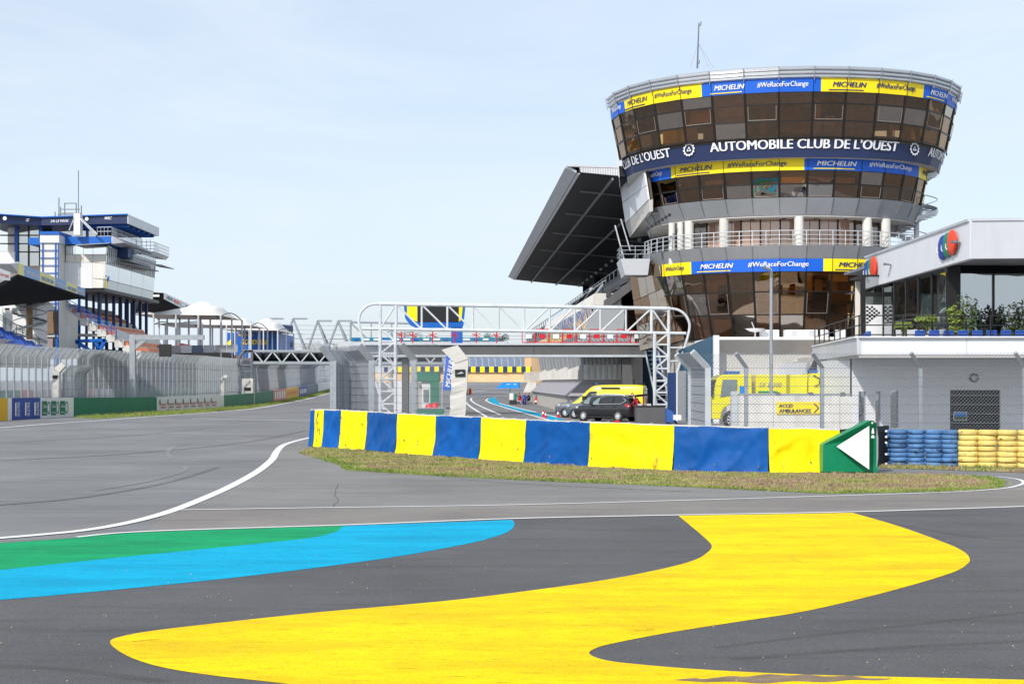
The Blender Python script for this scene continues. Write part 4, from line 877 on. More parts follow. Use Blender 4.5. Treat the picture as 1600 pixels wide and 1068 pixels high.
MB().slab([(XY(713,54),53.945,ZY(584,54)), (XY(725,54),53.945,ZY(583,54)), (XY(721,54),53.945,ZY(580.5,54))], .004).build('sign_mark', 'galv_light', pd)
# ------------------------------------------------------------------ gantry and footbridge
gan = thing('truss_gantry', 'white steel truss gantry with rounded ends spanning the pit lane', 'gantry', (0, 107, 0))
def gY(x): return 103.0
def gp3(x, y, d=0): return P(x, y, gY(x)+d)
TOPL = lambda x: 474.5+(x-590)*.0163; BOT = lambda x: 513.5+(x-590)*.0150
MB().path([gp3(x, TOPL(x)) for x in (590, 740, 900, 1048)], .14, 8).build('top_chord', 'white_steel', gan, False); MB().path([gp3(x, BOT(x)) for x in (566, 740, 900, 1072)], .12, 8).build('bottom_chord', 'white_steel', gan)
vs = [594, 619, 659, 699, 739, 779, 819, 859, 898, 938, 978, 1018, 1045]
for i, x in enumerate(vs):
    MB().tube(gp3(x, TOPL(x)), gp3(x, BOT(x)), .115 if i in (0,1,11,12) else .08, 8).build('vertical', 'white_steel', gan)
    if i < 12:
        x2 = vs[i+1]; a, b = (gp3(x, BOT(x)), gp3(x2, TOPL(x2))) if (i == 0 or 6 <= i < 11) else (gp3(x, TOPL(x)), gp3(x2, BOT(x2)))
        MB().tube(a, b, .07, 8).build('diagonal', 'white_steel', gan)
def column(xl, xr, side, brac):
    for x in (xl, xr): MB().tube(gp3(x, BOT(x)), Vector((*gp3(x, 600).xy, 0)), .13, 8).build('leg', 'white_steel', gan)
    n = 7; zt_, h = gp3(xl, BOT(xl)).z, gp3(xl, BOT(xl)).z/n
    for i in range(n):
        za, zb_ = zt_-i*h, zt_-(i+1)*h; A, B = gp3(xl, 600), gp3(xr, 600); 
        MB().tube((A.x,A.y,zb_+.02), (B.x,B.y,zb_+.02), .07, 6).build('rung', 'white_steel', gan)
        p, q = ((A, B) if i % 2 == brac else (B, A)); MB().tube((p.x,p.y,za), (q.x,q.y,zb_), .07, 6).build('brace', 'white_steel', gan)
column(594, 618, -1, 0); column(1023, 1045, 1, 1)
cv = [(592,474.5),(580,475.5),(571,480),(564,488),(561,498),(561.5,510),(565,524),(572,552),(588,600),(600,640)]; MB().path([gp3(x, y) for x, y in smooth_pts(cv, 4)], .10, 8).build('curved_end', 'white_steel', gan)
cv = [(1046,482),(1058,483.5),(1069,490),(1076,501),(1077.5,512),(1074,528),(1066,556),(1056,590),(1047,622)]; MB().path([gp3(x, y) for x, y in smooth_pts(cv, 4)], .10, 8).build('curved_end', 'white_steel', gan)
for y in (543, 564, 585):
    t = (y-528)/94; MB().tube(gp3(1045, y), gp3(1074-28*t, y), .07, 6).build('tie', 'white_steel', gan)
fb = thing('footbridge', 'dark grey footbridge deck below the white truss gantry', 'footbridge', (3, 110, 0))
Yb = 109.3; zt_, zb_ = ZY(537, Yb), ZY(557.5, Yb)
for a, b in ((622, 834), (834.5, 1008)): MB().box((XY(a,Yb),Yb,zb_+.18), (XY(b,Yb),Yb+3,zt_-.1)).build('deck_girder', 'deck_grey', fb)
MB().box((XY(560,Yb),Yb-.12,zb_), (XY(1010,Yb),Yb+3.1,zb_+.17)).build('bottom_flange', 'galv_light', fb); MB().box((XY(560,Yb),Yb-.15,zt_-.09), (XY(1010,Yb),Yb+3.1,zt_+.06)).build('top_edge', 'galv_light', fb)
MB().box((XY(545,Yb),Yb+.4,zb_+.25), (XY(622,Yb),Yb+2.6,zt_-.12)).build('deck_girder', 'galv', fb)
MB().hexa([(XY(974,Yb),Yb+.5,0),(XY(994,Yb),Yb+.5,0),(XY(994,Yb),Yb+2,0),(XY(974,Yb),Yb+2,0)], [(XY(973,Yb),Yb+.5,zb_),(XY(986,Yb),Yb+.5,zb_),(XY(986,Yb),Yb+2,zb_),(XY(973,Yb),Yb+2,zb_)]).build('support', 'deck_grey', fb)
MB().box((XY(627,Yb),Yb+.5,0), (XY(637,Yb),Yb+2,zb_)).build('support', 'deck_grey', fb)
# zig-zag stair inside the right column
for i in range(18): z = zb_+1.1-i*.33; MB().box((XY(1008+i*1.2,108),106.3,z-.05), (XY(1026+i*1.2,108),107.6,z)).build('stair_tread', 'galv', fb)
for dx in (0, 20): MB().bar(P(1008+dx,548,106.2), P(1030+dx,648,106.2), .12).build('stair_stringer', 'galv_light', fb)
xs = [627, 645, 676, 710, 744, 776]           # red posts with rails at the left, framed crowd barriers at the right
for i, x in enumerate(xs):
    r_ = thing('red_rail_post', 'red rail post on the footbridge deck, %s from the left' % ORD[i], 'post', P(x, 537, Yb+.3), 'red posts on the footbridge')
    b_ = P(x, 537, Yb+.3); MB().tube(b_, b_+Vector((0,0,.95)), .05, 6).build('pole', 'red', r_); MB().tube(b_+Vector((-.35,0,.62)), b_+Vector((.35,0,.78)), .03, 5).tube(b_+Vector((-.3,0,.8)), b_+Vector((.3,0,.5)), .03, 5).build('arm', 'red', r_)
rl = MB()
for z in (.35, .62, .9): rl.tube(P(622,537,Yb+.5)+Vector((0,0,z)), P(1008,537,Yb+.5)+Vector((0,0,z)), .018, 4)
rl.build('rail_wire', 'galv_dark', fb)
for i in range(10):
    x = 826+i*21.2; b_ = P(x, 537, Yb+.35); t_ = thing('crowd_barrier', 'red framed crowd barrier on the footbridge, %s from the left' % ORD[i], 'crowd barrier', b_, 'crowd barriers on the footbridge'); w_ = 1.0; hh = 1.0+(.12 if i % 2 else 0)
    m = MB(); q = [b_+Vector((-w_/2,0,.12)), b_+Vector((w_/2,0,.12)), b_+Vector((w_/2,0,hh)), b_+Vector((-w_/2,0,hh))]
    for c, d in ((0,1),(1,2),(2,3),(3,0)): m.tube(q[c], q[d], .035, 5)
    for e in (-.4,.4): m.tube(b_+Vector((e,-.25,.0)), b_+Vector((e,.25,.0)), .03, 5); m.tube(b_+Vector((e,0,0)), b_+Vector((e,0,.15)), .03, 5)
    m.build('frame', 'red', t_)
    m = MB()
    for e in range(1, 6): m.tube(b_+Vector((-w_/2+e*w_/6,0,.12)), b_+Vector((-w_/2+e*w_/6,0,hh)), .012, 4)
    m.build('bar', 'galv_light', t_)
    MB().box(b_+Vector((-.22,-.05,.42)), b_+Vector((.24,-.02,.74))).build('plate', 'red' if i % 2 else 'board_white', t_)
# big screen beyond the gantry, in its blue frame
sc = thing('video_screen', 'large dark video screen in a blue frame behind the gantry', 'screen', P(680, 600, 235)); Ys = 235.0
fr_ = [(631,477),(633,474),(725,474),(727,478),(724,508),(721,512),(650,512),(641,508),(633,497)]
MB().slabY([P(x, y, Ys) for x, y in fr_[::-1]], .8).build('frame', 'steel_blue', sc); MB().slabY([P(x, y, Ys-.1) for x, y in ((653,502.5),(716.5,502.5),(716.5,476),(653,476))], .1).build('display', 'screen', sc)
MB().slabY([P(x, y, Ys-.1) for x, y in ((636,490),(641,498),(652,502.5),(652,476),(636,476))], .1).build('side_panel', 'banner_yellow', sc); MB().slabY([P(x, y, Ys-.1) for x, y in ((717,502.5),(721,499),(723,480),(721,477),(717,476))], .1).build('side_panel', 'banner_yellow', sc)
MB().hexa([Vector((*P(706,0,Ys).xy,0)), Vector((*P(722,0,Ys).xy,0)), Vector((*P(722,0,Ys+1).xy,0)), Vector((*P(706,0,Ys+1).xy,0))], [P(705,511,Ys), P(723,511,Ys), P(723,511,Ys+1), P(705,511,Ys+1)]).build('pylon', 'steel_blue', sc)
# feather flag
fl = thing('feather_flag', 'tall blue feather flag with white lettering by the wrapped post', 'flag', G(694,652)); Yf = 98.0
MB().slabY([P(691.5,609,Yf), P(704.5,609,Yf), P(713,556,Yf), P(710,545,Yf), P(697,556,Yf)], .03).build('cloth', 'banner_blue', fl); MB().path([Vector((*P(690,0,Yf+.1).xy,0)), P(691,610,Yf+.1), P(697,556,Yf+.1), P(708,541,Yf+.1)], .035).build('pole', 'galv_light', fl)
fq = on_quad(P(704,606,Yf-.03), P(711,558,Yf-.03), P(701,556,Yf-.03), P(693.5,605,Yf-.03)); lettering('MICHELIN', lambda u, v: fq(u*.94, v*.72), 'print_white', fl, bold=.03, shear=.2)
# ------------------------------------------------------------------ lamp post and things behind the right fence
lp = thing('lamp_post', 'slim grey lamp post with angled floodlight before the tower', 'lamp post', gp(1205, 74)); a_ = P(1205, 640, 74); a_.z = 0
MB().tube(a_, P(1205,424,74), .10, 10, .075).build('pole', 'galv', lp); MB().path([P(1205,424,74), P(1203,419,74), P(1198,416.5,74)], .06, 8).build('arm', 'galv_light', lp)
MB().hexa([P(1189,418.5,73.6), P(1202,423.5,73.6), P(1202,423.5,74.3), P(1189,418.5,74.3)], [P(1190,416,73.6), P(1204,419,73.6), P(1204,419,74.3), P(1190,416,74.3)]).build('floodlight', 'galv_dark', lp)
MB().slab([P(1190,418.6,73.55), P(1201,423,73.55), P(1201,421.4,73.5), P(1190.5,417.2,73.5)], .02).build('lens', 'glass_light', lp)
cw = thing('concrete_wall', 'pale concrete barrier wall carrying the yellow ambulance sign', 'wall', gp(1240, 62)); Yw = 62.0
for a, b, t in ((1143,1153,611), (1153.5,1208,618), (1208.5,1312,618), (1312.5,1331,619)): MB().box((XY(a,Yw),Yw,0), (XY(b,Yw),Yw+.35,ZY(t,Yw))).build('wall_block', 'pale_panel' if a < 1150 else 'concrete_white', cw)
MB().box((XY(1150,Yw),Yw+.1,ZY(618,Yw)), (XY(1330,Yw),Yw+.25,ZY(614.5,Yw))).build('guard_rail', 'galv', cw)
for x in (1216, 1268, 1318): MB().box((XY(x-3,Yw),Yw+.02,ZY(619,Yw)), (XY(x+3,Yw),Yw+.3,ZY(612.5,Yw))).build('bracket', 'galv_dark', cw)
asg = thing('ambulance_sign', 'yellow access sign for ambulances on the concrete wall', 'sign', P(1248, 648, Yw-.05)); MB().box((XY(1213,Yw),Yw-.05,ZY(646.5,Yw)), (XY(1284,Yw),Yw-.02,ZY(627.5,Yw))).build('plate', 'banner_yellow', asg)
qd = lambda x0, x1, y0, y1: on_quad(P(x0,y1,Yw-.07), P(x1,y1,Yw-.07), P(x1,y0,Yw-.07), P(x0,y0,Yw-.07))
lettering('ACCÈS', qd(1217,1239,629.5,636), 'print_navy', asg, bold=.02, shear=.2); lettering('AMBULANCES', qd(1217,1267,638.5,644), 'print_navy', asg, bold=.02, shear=.2)
m = MB()
for a, b in (((1272,630),(1279,637)), ((1279,637),(1272,644.5))): m.bar(P(*a,Yw-.07), P(*b,Yw-.07), .04, up=(0,1,0), wz=.01)
m.build('arrow', 'print_navy', asg)
# ------------------------------------------------------------------ white hospitality building on the right
wb = thing('hospitality_building', 'white two storey building with balcony and dark glazing on the right', 'building', (24, 78, 0))
YB = 65.0; zs0, zs1 = ZY(558.5,YB), ZY(527.5,YB); xl = XY(1342,YB); xr = 42.0
XL2 = XY(1272, 82)
MB().prism([(xl,YB),(xr,YB),(xr,95),(XL2,95),(XL2,82)], zs0, zs0+.12).build('balcony_soffit', 'soffit', wb)
for a, b in ((xl, XY(1510,YB)), (XY(1510,YB)+.015, xr)): MB().box((a,YB-.04,zs0+.125), (b,YB+.16,zs1)).build('parapet_panel', 'white_cladding', wb)
d_ = Vector((XL2-xl, 17, 0)).normalized(); n_ = Vector((-d_.y, d_.x, 0))*.1
for a, b in ((0,.33), (.332,.66), (.662,1)):
    p, q = Vector((xl,YB-.04,0)).lerp(Vector((XL2,82,0)), a), Vector((xl,YB-.04,0)).lerp(Vector((XL2,82,0)), b)
    MB().hexa([p+n_+Vector((0,0,zs0+.125)), p-n_+Vector((0,0,zs0+.125)), q-n_+Vector((0,0,zs0+.125)), q+n_+Vector((0,0,zs0+.125))], [p+n_+Vector((0,0,zs1)), p-n_+Vector((0,0,zs1)), q-n_+Vector((0,0,zs1)), q+n_+Vector((0,0,zs1))]).build('parapet_panel', 'pale_panel', wb)
MB().bar((xl-.05,YB-.05,zs1+.03), (xr,YB-.05,zs1+.03), .3, wz=.06).build('coping', 'white_paint', wb); MB().bar((xl-.05,YB,zs1+.032), (XL2,82,zs1+.032), .3, wz=.06).build('coping', 'white_paint', wb)
MB().prism([(xl+.2,YB+.2),(xr,YB+.2),(xr,95),(XL2+.3,95),(XL2+.3,82)], zs0+.13, zs0+.35).build('terrace_floor', 'concrete', wb)
# ground floor wall with openings
YG = 69.0; xg = XY(1331, YG)
def wall_with_holes(x0, x1, z0, z1, holes, y, th, mat):
    xs = sorted({x0, x1} | {h[0] for h in holes} | {h[1] for h in holes})
    for a, b in zip(xs, xs[1:]):
        hs = sorted([h for h in holes if h[0] <= a and h[1] >= b], key=lambda h: h[2]); z = z0
        for h in hs:
            if h[2]-z > .01: MB().box((a,y,z), (b,y+th,h[2])).build('wall_panel', mat, wb)
            z = h[3]
        if z1-z > .01: MB().box((a,y,z), (b,y+th,z1)).build('wall_panel', mat, wb)
ho = [(XY(a,YG), XY(b,YG), ZY(668,YG) if a < 1450 else 0, ZY(t,YG)) for a, b, t in ((1341.5,1353,611),(1368,1376,611),(1391.5,1404,609.5),(1484.5,1563,609))]
wall_with_holes(xg, xr, 0, zs0-.01, ho, YG, .35, 'white_cladding')
for h in ho[:3]:
    MB().box((h[0],YG+.2,h[2]), (h[1],YG+.22,h[3])).build('window_pane', 'glass_grey', wb); MB().box((h[0],YG+.5,h[2]), (h[1],YG+.6,h[3])).build('window_blind', 'dark_frame', wb)
h = ho[3]
for i in range(9):
    za, zb_ = h[2]+(h[3]-h[2])*i/9, h[2]+(h[3]-h[2])*(i+1)/9-.02; MB().box((h[0],YG+.15,za), (h[1],YG+.2,zb_)).build('shutter_slat', 'dark_frame', wb)
MB().box((xg,YG+.01,0), (xg+.3,95,zs0-.01)).build('side_wall', 'white_cladding', wb)
MB().box((xg+.35,YG+6,0), (xr,YG+6.2,zs0)).build('inner_wall', 'interior_dark', wb)
rl_ = thing('round_wall_lamp', 'round bulkhead lamp above the dark shutter', 'lamp', P(1521, 596, YG)); c_ = P(1521.5, 590, YG)
MB().lathe([(0,-.1),(.16,-.1),(.17,-.06),(.17,0),(0,0)], 18, c_, 'Y').build('lens', 'pale_panel', rl_, True); MB().lathe([(.17,-.09),(.215,-.09),(.215,0),(.17,0)], 18, c_, 'Y').build('rim', 'dark_frame', rl_)
nt_ = thing('notice_board', 'small framed picture notice hanging on the dark shutter', 'notice', P(1501, 657, YG)); MB().box((XY(1490,68.9),68.9,ZY(656.5,68.9)), (XY(1511,68.9),68.95,ZY(643,68.9))).build('frame', 'board_white', nt_)
MB().box((XY(1491,68.9),68.88,ZY(655.5,68.9)), (XY(1510,68.9),68.895,ZY(650,68.9))).build('print', 'leaf', nt_); MB().box((XY(1491,68.9),68.88,ZY(649.9,68.9)), (XY(1510,68.9),68.895,ZY(644,68.9))).build('print', 'parasol_blue', nt_)
# railing of the balcony
def rail(pts, post_every, ztop, zlo, parent):
    m = MB()
    for z in (ztop, zlo+.55*(ztop-zlo), zlo+.1): m.path([p+Vector((0,0,z)) for p in pts], .03, 5)
    m.build('handrail', 'dark_frame', parent)
    for a, b in zip(pts, pts[1:]):
        n = max(1, int((b-a).length/post_every))
        for i in range(n+1):
            p = a.lerp(b, i/n); MB().tube(p+Vector((0,0,zlo)), p+Vector((0,0,ztop)), .035, 5).build('rail_post', 'dark_frame', parent)
rail([Vector((XL2+.05,82,0)), Vector((xl+.05,YB+.15,0)), Vector((xr,YB+.15,0))], 2.0, zs1+1.02, zs1+.05, wb)
# rows of blue terrace seats
k_ = 0
for i in range(15):
    x = XY(1431,YB+1.2)+i*.66
    if x > 26.5: break
    st = thing('terrace_seat', 'blue plastic terrace seat, %s from the left along the front rail' % ORD[i], 'seat', (x, YB+1.0, zs0+.35), 'blue seats on the balcony')
    MB().hexa([(x-.25,YB+.55,zs1-.15),(x+.25,YB+.55,zs1-.15),(x+.25,YB+.68,zs1-.15),(x-.25,YB+.68,zs1-.15)], [(x-.22,YB+.45,zs1+.36),(x+.22,YB+.45,zs1+.36),(x+.22,YB+.55,zs1+.36),(x-.22,YB+.55,zs1+.36)]).build('backrest', 'seat_blue', st)
    MB().box((x-.24,YB+.69,zs1-.18), (x+.24,YB+1.15,zs1-.12)).build('seat', 'seat_blue', st); MB().box((x-.05,YB+.85,zs0+.35), (x+.05,YB+.95,zs1-.18)).build('leg', 'galv', st)
for i in range(10):
    p = Vector((xl+.75,YB+1.2,0)).lerp(Vector((XL2+2.0,80,0)), i/10); st = thing('terrace_seat', 'blue plastic seat along the balcony side rail, %s from the front' % ORD[i], 'seat', (p.x, p.y, zs0+.35), 'blue seats on the balcony side')
    MB().box((p.x-.05,p.y-.24,zs1-.15), (p.x+.05,p.y+.24,zs1+.34)).build('backrest', 'seat_blue', st); MB().box((p.x+.06,p.y-.24,zs1-.18), (p.x+.5,p.y+.24,zs1-.12)).build('seat', 'seat_blue', st); MB().box((p.x+.2,p.y-.05,zs0+.35), (p.x+.3,p.y+.05,zs1-.18)).build('leg', 'galv', st)
# upper storey: overhanging fascia
YU = 66.0; xu = XY(1515.5,YU); zu0, zu1 = ZY(404,YU), ZY(345,YU); YE = 87.5; ze1 = ZY(403,YE); ze0 = ZY(450.5,YE)
def slabv(a, b, za0, za1, zb0, zb1, th, mat, name):
    d = (b-a).normalized(); n = Vector((d.y, -d.x, 0))*th
    return MB().hexa([a+Vector((0,0,za0)), b+Vector((0,0,zb0)), b-n+Vector((0,0,zb0)), a-n+Vector((0,0,za0))], [a+Vector((0,0,za1)), b+Vector((0,0,zb1)), b-n+Vector((0,0,zb1)), a-n+Vector((0,0,za1))]).build(name, mat, wb)
A_ = Vector((XY(1353,YE), YE, 0)); B_ = Vector((xu, YU, 0))
for a, b in ((0,.36), (.362,.70), (.702,1)):
    p, q = A_.lerp(B_, a), A_.lerp(B_, b); f = lambda t, u, v: u+(v-u)*t
    slabv(p, q, f(a,ze0,zu0), f(a,ze1,zu1), f(b,ze0,zu0), f(b,ze1,zu1), .3, 'white_cladding', 'fascia_panel')
C_ = Vector((xr, YU-2.2, 0)); slabv(B_+Vector((.02,0,0)), C_, zu0, zu1, zu0, zu1, .3, 'pale_panel', 'fascia_panel')  # right-hand face in a greyer material, its weaker sunlight put into the colour
MB().bar(A_+Vector((.1,.1,ze1+.05)), B_+Vector((.1,.1,zu1+.05)), .35, wz=.12).build('roof_trim', 'galv_light', wb); MB().bar(B_+Vector((.1,.1,zu1+.05)), C_+Vector((0,.1,zu1+.05)), .35, wz=.12).build('roof_trim', 'galv_light', wb)
MB().add([A_+Vector((.35,0,ze0+.1)), B_+Vector((.3,.3,zu0+.1)), C_+Vector((0,.3,zu0+.1)), Vector((xr,95,zu0+.1)), Vector((A_.x+.4,95,ze0+.1))], [(4,3,2,1,0)]).build('eaves_soffit', 'slab_grey', wb)
MB().prism([(A_.x+.35,A_.y),(B_.x+.35,B_.y+.35),(xr,YU-1.8),(xr,95),(A_.x+.4,95)], zu1-.35, zu1-.2).build('roof', 'metal_grey', wb)
for t in (.30, .93):
    p = A_.lerp(B_, t); z = (ze0+(zu0-ze0)*t)*.42+(ze1+(zu1-ze1)*t)*.58-.15; MB().hexa([p+Vector((-.05,-.2,z)), p+Vector((.0,.2,z)), p+Vector((0,.2,z+.03)), p+Vector((-.05,-.2,z+.03))], [p+Vector((-.4,-.2,z)), p+Vector((-.4,.2,z)), p+Vector((-.4,.2,z+.12)), p+Vector((-.4,-.2,z+.12))]).build('wall_spotlight', 'galv_dark', wb)
# upper glazing, front and left side
YV = 71.0; zf = zs0+.35; zg1 = zu0-.05; xv = XY(1480,YV)
MB().box((xv,YV,zf), (XY(1501,YV),YV+.5,zg1+.2)).build('corner_pier', 'dark_frame', wb)
MB().box((XY(1501,YV),YV+.05,zg1-.25), (xr,YV+.3,zg1+.2)).build('lintel', 'near_black', wb)
for a, b in ((1502,1551.5),(1554.5,1604),(1607,1660)): MB().box((XY(a,YV),YV+.1,zf), (XY(b,YV),YV+.13,zg1-.25)).build('window_pane', 'glass_grey', wb); MB().box((XY(b,YV),YV+.02,zf), (XY(b+3,YV),YV+.2,zg1-.25)).build('mullion', 'dark_frame', wb)
MB().box((xv+.6,YV+.4,zf), (xv+.75,94,zg1)).build('inner_wall', 'interior_dark', wb) if False else None
MB().box((XY(1490,77),77,zf), (xr,77.2,zg1)).build('inner_wall', 'cream', wb)
xs_ = XY(1479,YV)
for i in range(5):
    ya, yb = YV+.1+i*2.4, YV+.1+(i+1)*2.4-.12; MB().box((xs_-.02,ya,zf), (xs_+.02,yb,zf+1.9)).build('window_pane', 'glass_grey' if i else 'glass_clear', wb); MB().box((xs_-.02,ya,zf+2.0), (xs_+.02,yb,zg1-.2)).build('window_pane', 'glass_clear', wb)
    MB().box((xs_-.06,yb,zf), (xs_+.06,yb+.12,zg1-.1)).build('mullion', 'dark_frame', wb)
    MB().box((xs_-.05,ya,zf+1.9), (xs_+.05,yb,zf+2.0)).build('transom', 'dark_frame', wb)
# glazed entrance box behind the balcony corner
YN = 84.0; ex0, ex1 = XY(1346,YN), XY(1434,YN); ez = ZY(429,YN)
MB().box((ex0,YN,ez-.12), (ex1,YN+3,ez)).build('entrance_roof', 'dark_frame', wb)
for a, b in ((1346,1352.5),(1391,1394.5),(1418.5,1434)): MB().box((XY(a,YN),YN,zf), (XY(b,YN),YN+.3,ez-.12)).build('entrance_post', 'dark_frame', wb)
MB().box((ex0,YN+.02,ZY(463,YN)), (ex1,YN+.25,ZY(456,YN))).build('entrance_beam', 'dark_frame', wb)
for a, b in ((1352.5,1391),(1394.5,1418.5)):
    MB().box((XY(a,YN),YN+.1,zf), (XY(b,YN),YN+.13,ZY(463,YN))).build('door_pane', 'glass_clear', wb); MB().box((XY(a,YN),YN+.1,ZY(456,YN)), (XY(b,YN),YN+.13,ez-.12)).build('door_pane', 'glass_grey', wb)
    MB().box((XY(a,YN),YN+.06,zf), (XY(b,YN),YN+.08,ZY(476,YN))).build('frosted_film', 'white_cladding', wb)
chk = MB()
for i in range(7):
    for j in range(9):
        if (i+j) % 2 == 0 and i < 9-j*.45+(j > 5)*0 and i+abs(j-3)*.9 < 6.2:
            x, y = 1353.5+i*3.6, 478+j*3.0; chk.quad(P(x,y+3.0,YN+.045), P(x+3.6,y+3.0,YN+.045), P(x+3.6,y,YN+.045), P(x,y,YN+.045))
chk.build('chequer_print', 'dark_frame', wb)
MB().box((ex0+.3,YN+2.6,zf), (ex1,YN+2.8,ez-.2)).build('inner_wall', 'cream', wb)
# the two emblems: three overlapping lens shapes
def emblem(cx, cy, Y, sx, sy, which):
    e = thing('wall_emblem', 'blue green and red lens shaped emblem on the white fascia, '+which, 'emblem', P(cx, cy+20, Y), 'emblems on the fascia')
    t = (Y-YE)/(YU-YE); nrm_ = Vector((-1,-.12,0)).normalized(); al = (B_-A_).normalized(); c0 = A_.lerp(B_, t)+nrm_*.05; c0.z = ZY(cy, c0.y)
    for j, (mt, off) in enumerate((('logo_blue',-.62),('logo_green',0),('logo_red',.62))):
        m = MB(); n = 20; cc = c0+al*(off*sx)+nrm_*(.02+.02*j)
        def lens(k, d): return [cc+al*(k*sx*(.62*math.cos(a)))+Vector((0,0,k*sy*math.sin(a)*(1-.0*abs(math.cos(a)))+.07*sy*(j-1)))+nrm_*d for a in [2*math.pi*i/n for i in range(n)]]
        r0, r1, r2 = lens(1,0), lens(.95,.05), lens(.5,.09); v = r0+r1+r2+[cc+nrm_*.10+Vector((0,0,.07*sy*(j-1)))]
        f = [(i,(i+1) % n,(i+1) % n+n,i+n) for i in range(n)]+[(i+n,(i+1) % n+n,(i+1) % n+2*n,i+2*n) for i in range(n)]+[(i+2*n,(i+1) % n+2*n,3*n) for i in range(n)]
        m.add(v, f).build('lens', mt, e, True)
        MB().path([cc+al*(-.60*sx)+nrm_*.07+Vector((0,0,.12*sy)), cc+al*(-.58*sx)+nrm_*.09+Vector((0,0,-.2*sy)), cc+al*(-.40*sx)+nrm_*.10+Vector((0,0,-.42*sy))], .02, 5).build('streak', 'print_white', e)
emblem(1486.5, 383, 69.4, 1.35, .62, 'near the roof corner'); emblem(1362.5, 422, 85.9, 1.35, .72, 'at its far left end')
# terrace plants
def bush(px_, Y, z, hgt, rad, mat, label, n, kind, seed):
    rp_ = random.Random(seed); b = Vector((XY(px_,Y), Y, z)); t = thing('potted_plant', label, 'plant', b, 'potted plants on the balcony'); m = MB(); st = MB()
    MB().lathe([(0,0),(.16,0),(.2,.32),(.17,.32),(0,.28)], 12, b).build('pot', 'white_paint' if kind != 'cone' else 'dark_frame', t)
    for i in range(int(n*1.6)):
        if kind == 'cone': h = rp_.random()**1.3; r = rad*(1-h)*rp_.uniform(.5,1); a = rp_.uniform(0,6.3); p = b+Vector((r*math.cos(a), r*math.sin(a), .3+h*(hgt-.3))); s = .05
        elif kind == 'palm':
            a = rp_.uniform(0,6.3); q = rp_.random(); r = rad*q; p = b+Vector((r*math.cos(a), r*math.sin(a), hgt*.55+hgt*.5*math.sin(q*2.3)*rp_.uniform(.6,1))); s = .07
        else:
            k2 = i % 9; a0 = k2*2.4; h = rp_.random(); p = b+Vector((rad*(.2+.8*h)*math.cos(a0)*.8, rad*(.2+.8*h)*math.sin(a0)*.8, .3+h*(hgt-.3)*(.7+.3*((k2*37) % 10)/10)))+Vector([rp_.gauss(0,rad*.16) for _ in range(3)]); s = .085
        d = Vector([rp_.gauss(0,1) for _ in range(3)]).normalized(); e = d.orthogonal().normalized(); ln = s*rp_.uniform(.7,1.6)
        m.add([p-d*ln, p+e*ln*.45, p+d*ln, p-e*ln*.45], [(0,1,2,3)])
    m.build('foliage', mat, t)
    if kind == 'shrub':
        for k2 in range(9): a0 = k2*2.4; st.tube(b+Vector((0,0,.3)), b+Vector((rad*.8*math.cos(a0)*.8, rad*.8*math.sin(a0)*.8, .3+(hgt-.3)*(.7+.3*((k2*37) % 10)/10)*.85)), .012, 4)
    else: st.tube(b+Vector((0,0,.3)), b+Vector((0,0,hgt*.7)), .03, 5)
    st.build('stem', 'bark', t)
zt0 = zf
bush(1493, 69.6, zt0, 2.3, .42, 'leaf_light', 'light green bamboo like shrub beside the dark pier', 700, 'shrub', 1); bush(1512, 69.3, zt0, 2.9, .5, 'leaf', 'tall airy shrub before the left window', 380, 'shrub', 2)
bush(1448, 68.5, zt0+.5, 1.2, .55, 'leaf_light', 'bushy yellow green palm behind the balcony rail', 500, 'palm', 3); bush(1412, 76.5, zt0+.4, 1.3, .5, 'leaf_light', 'small palm left of the glazed side', 320, 'palm', 4)
for i, x in enumerate((1533, 1541.5, 1554, 1564)): bush(x, 69.5, zt0, 1.75-.15*(i % 2), .25, 'leaf_dark', 'small dark conifer before the windows, %s from the left' % ORD[i], 420, 'cone', 10+i)
bush(1578, 69.2, zt0, 2.4, .6, 'leaf', 'grey green olive shrub before the right window', 420, 'shrub', 20); bush(1599, 69.0, zt0, 2.6, .5, 'leaf', 'leafy shrub at the right picture edge on the balcony', 420, 'shrub', 21)
# ------------------------------------------------------------------ vehicles
def wheel(parent, x, y, r, w, side):
    t = MB(); s = side
    t.lathe([(r*.66,-w/2),(r*.92,-w/2),(r,-w*.32),(r,w*.32),(r*.92,w/2),(r*.66,w/2)], 26, (x,y,r), 'Y'); to = t.build('tyre', 'rubber', parent, True)
    m = MB(); yy = y+s*w*.5
    m.lathe([(r*.66,yy-y-.02*s),(r*.62,yy-y+.005*s),(r*.58,yy-y-.04*s)], 26, (x,y,r), 'Y'); c = Vector((x,yy,r))
    for i in range(10):
        a = i*math.pi/5; d = Vector((math.cos(a),0,math.sin(a))); e = Vector((-math.sin(a),0,math.cos(a)))
        m.add([c+d*r*.1-e*r*.07, c+d*r*.1+e*r*.07, c+d*r*.62+e*r*.05, c+d*r*.62-e*r*.05], [(0,1,2,3)])
    m.lathe([(0,yy-y+.012*s),(r*.16,yy-y+.01*s),(r*.17,yy-y-.01*s)], 12, (x,y,r), 'Y'); m.build('rim', 'rim', to)
    MB().lathe([(0,yy-y-.07*s),(r*.66,yy-y-.07*s)], 20, (x,y,r), 'Y').build('hub_shadow_disc', 'black', to)
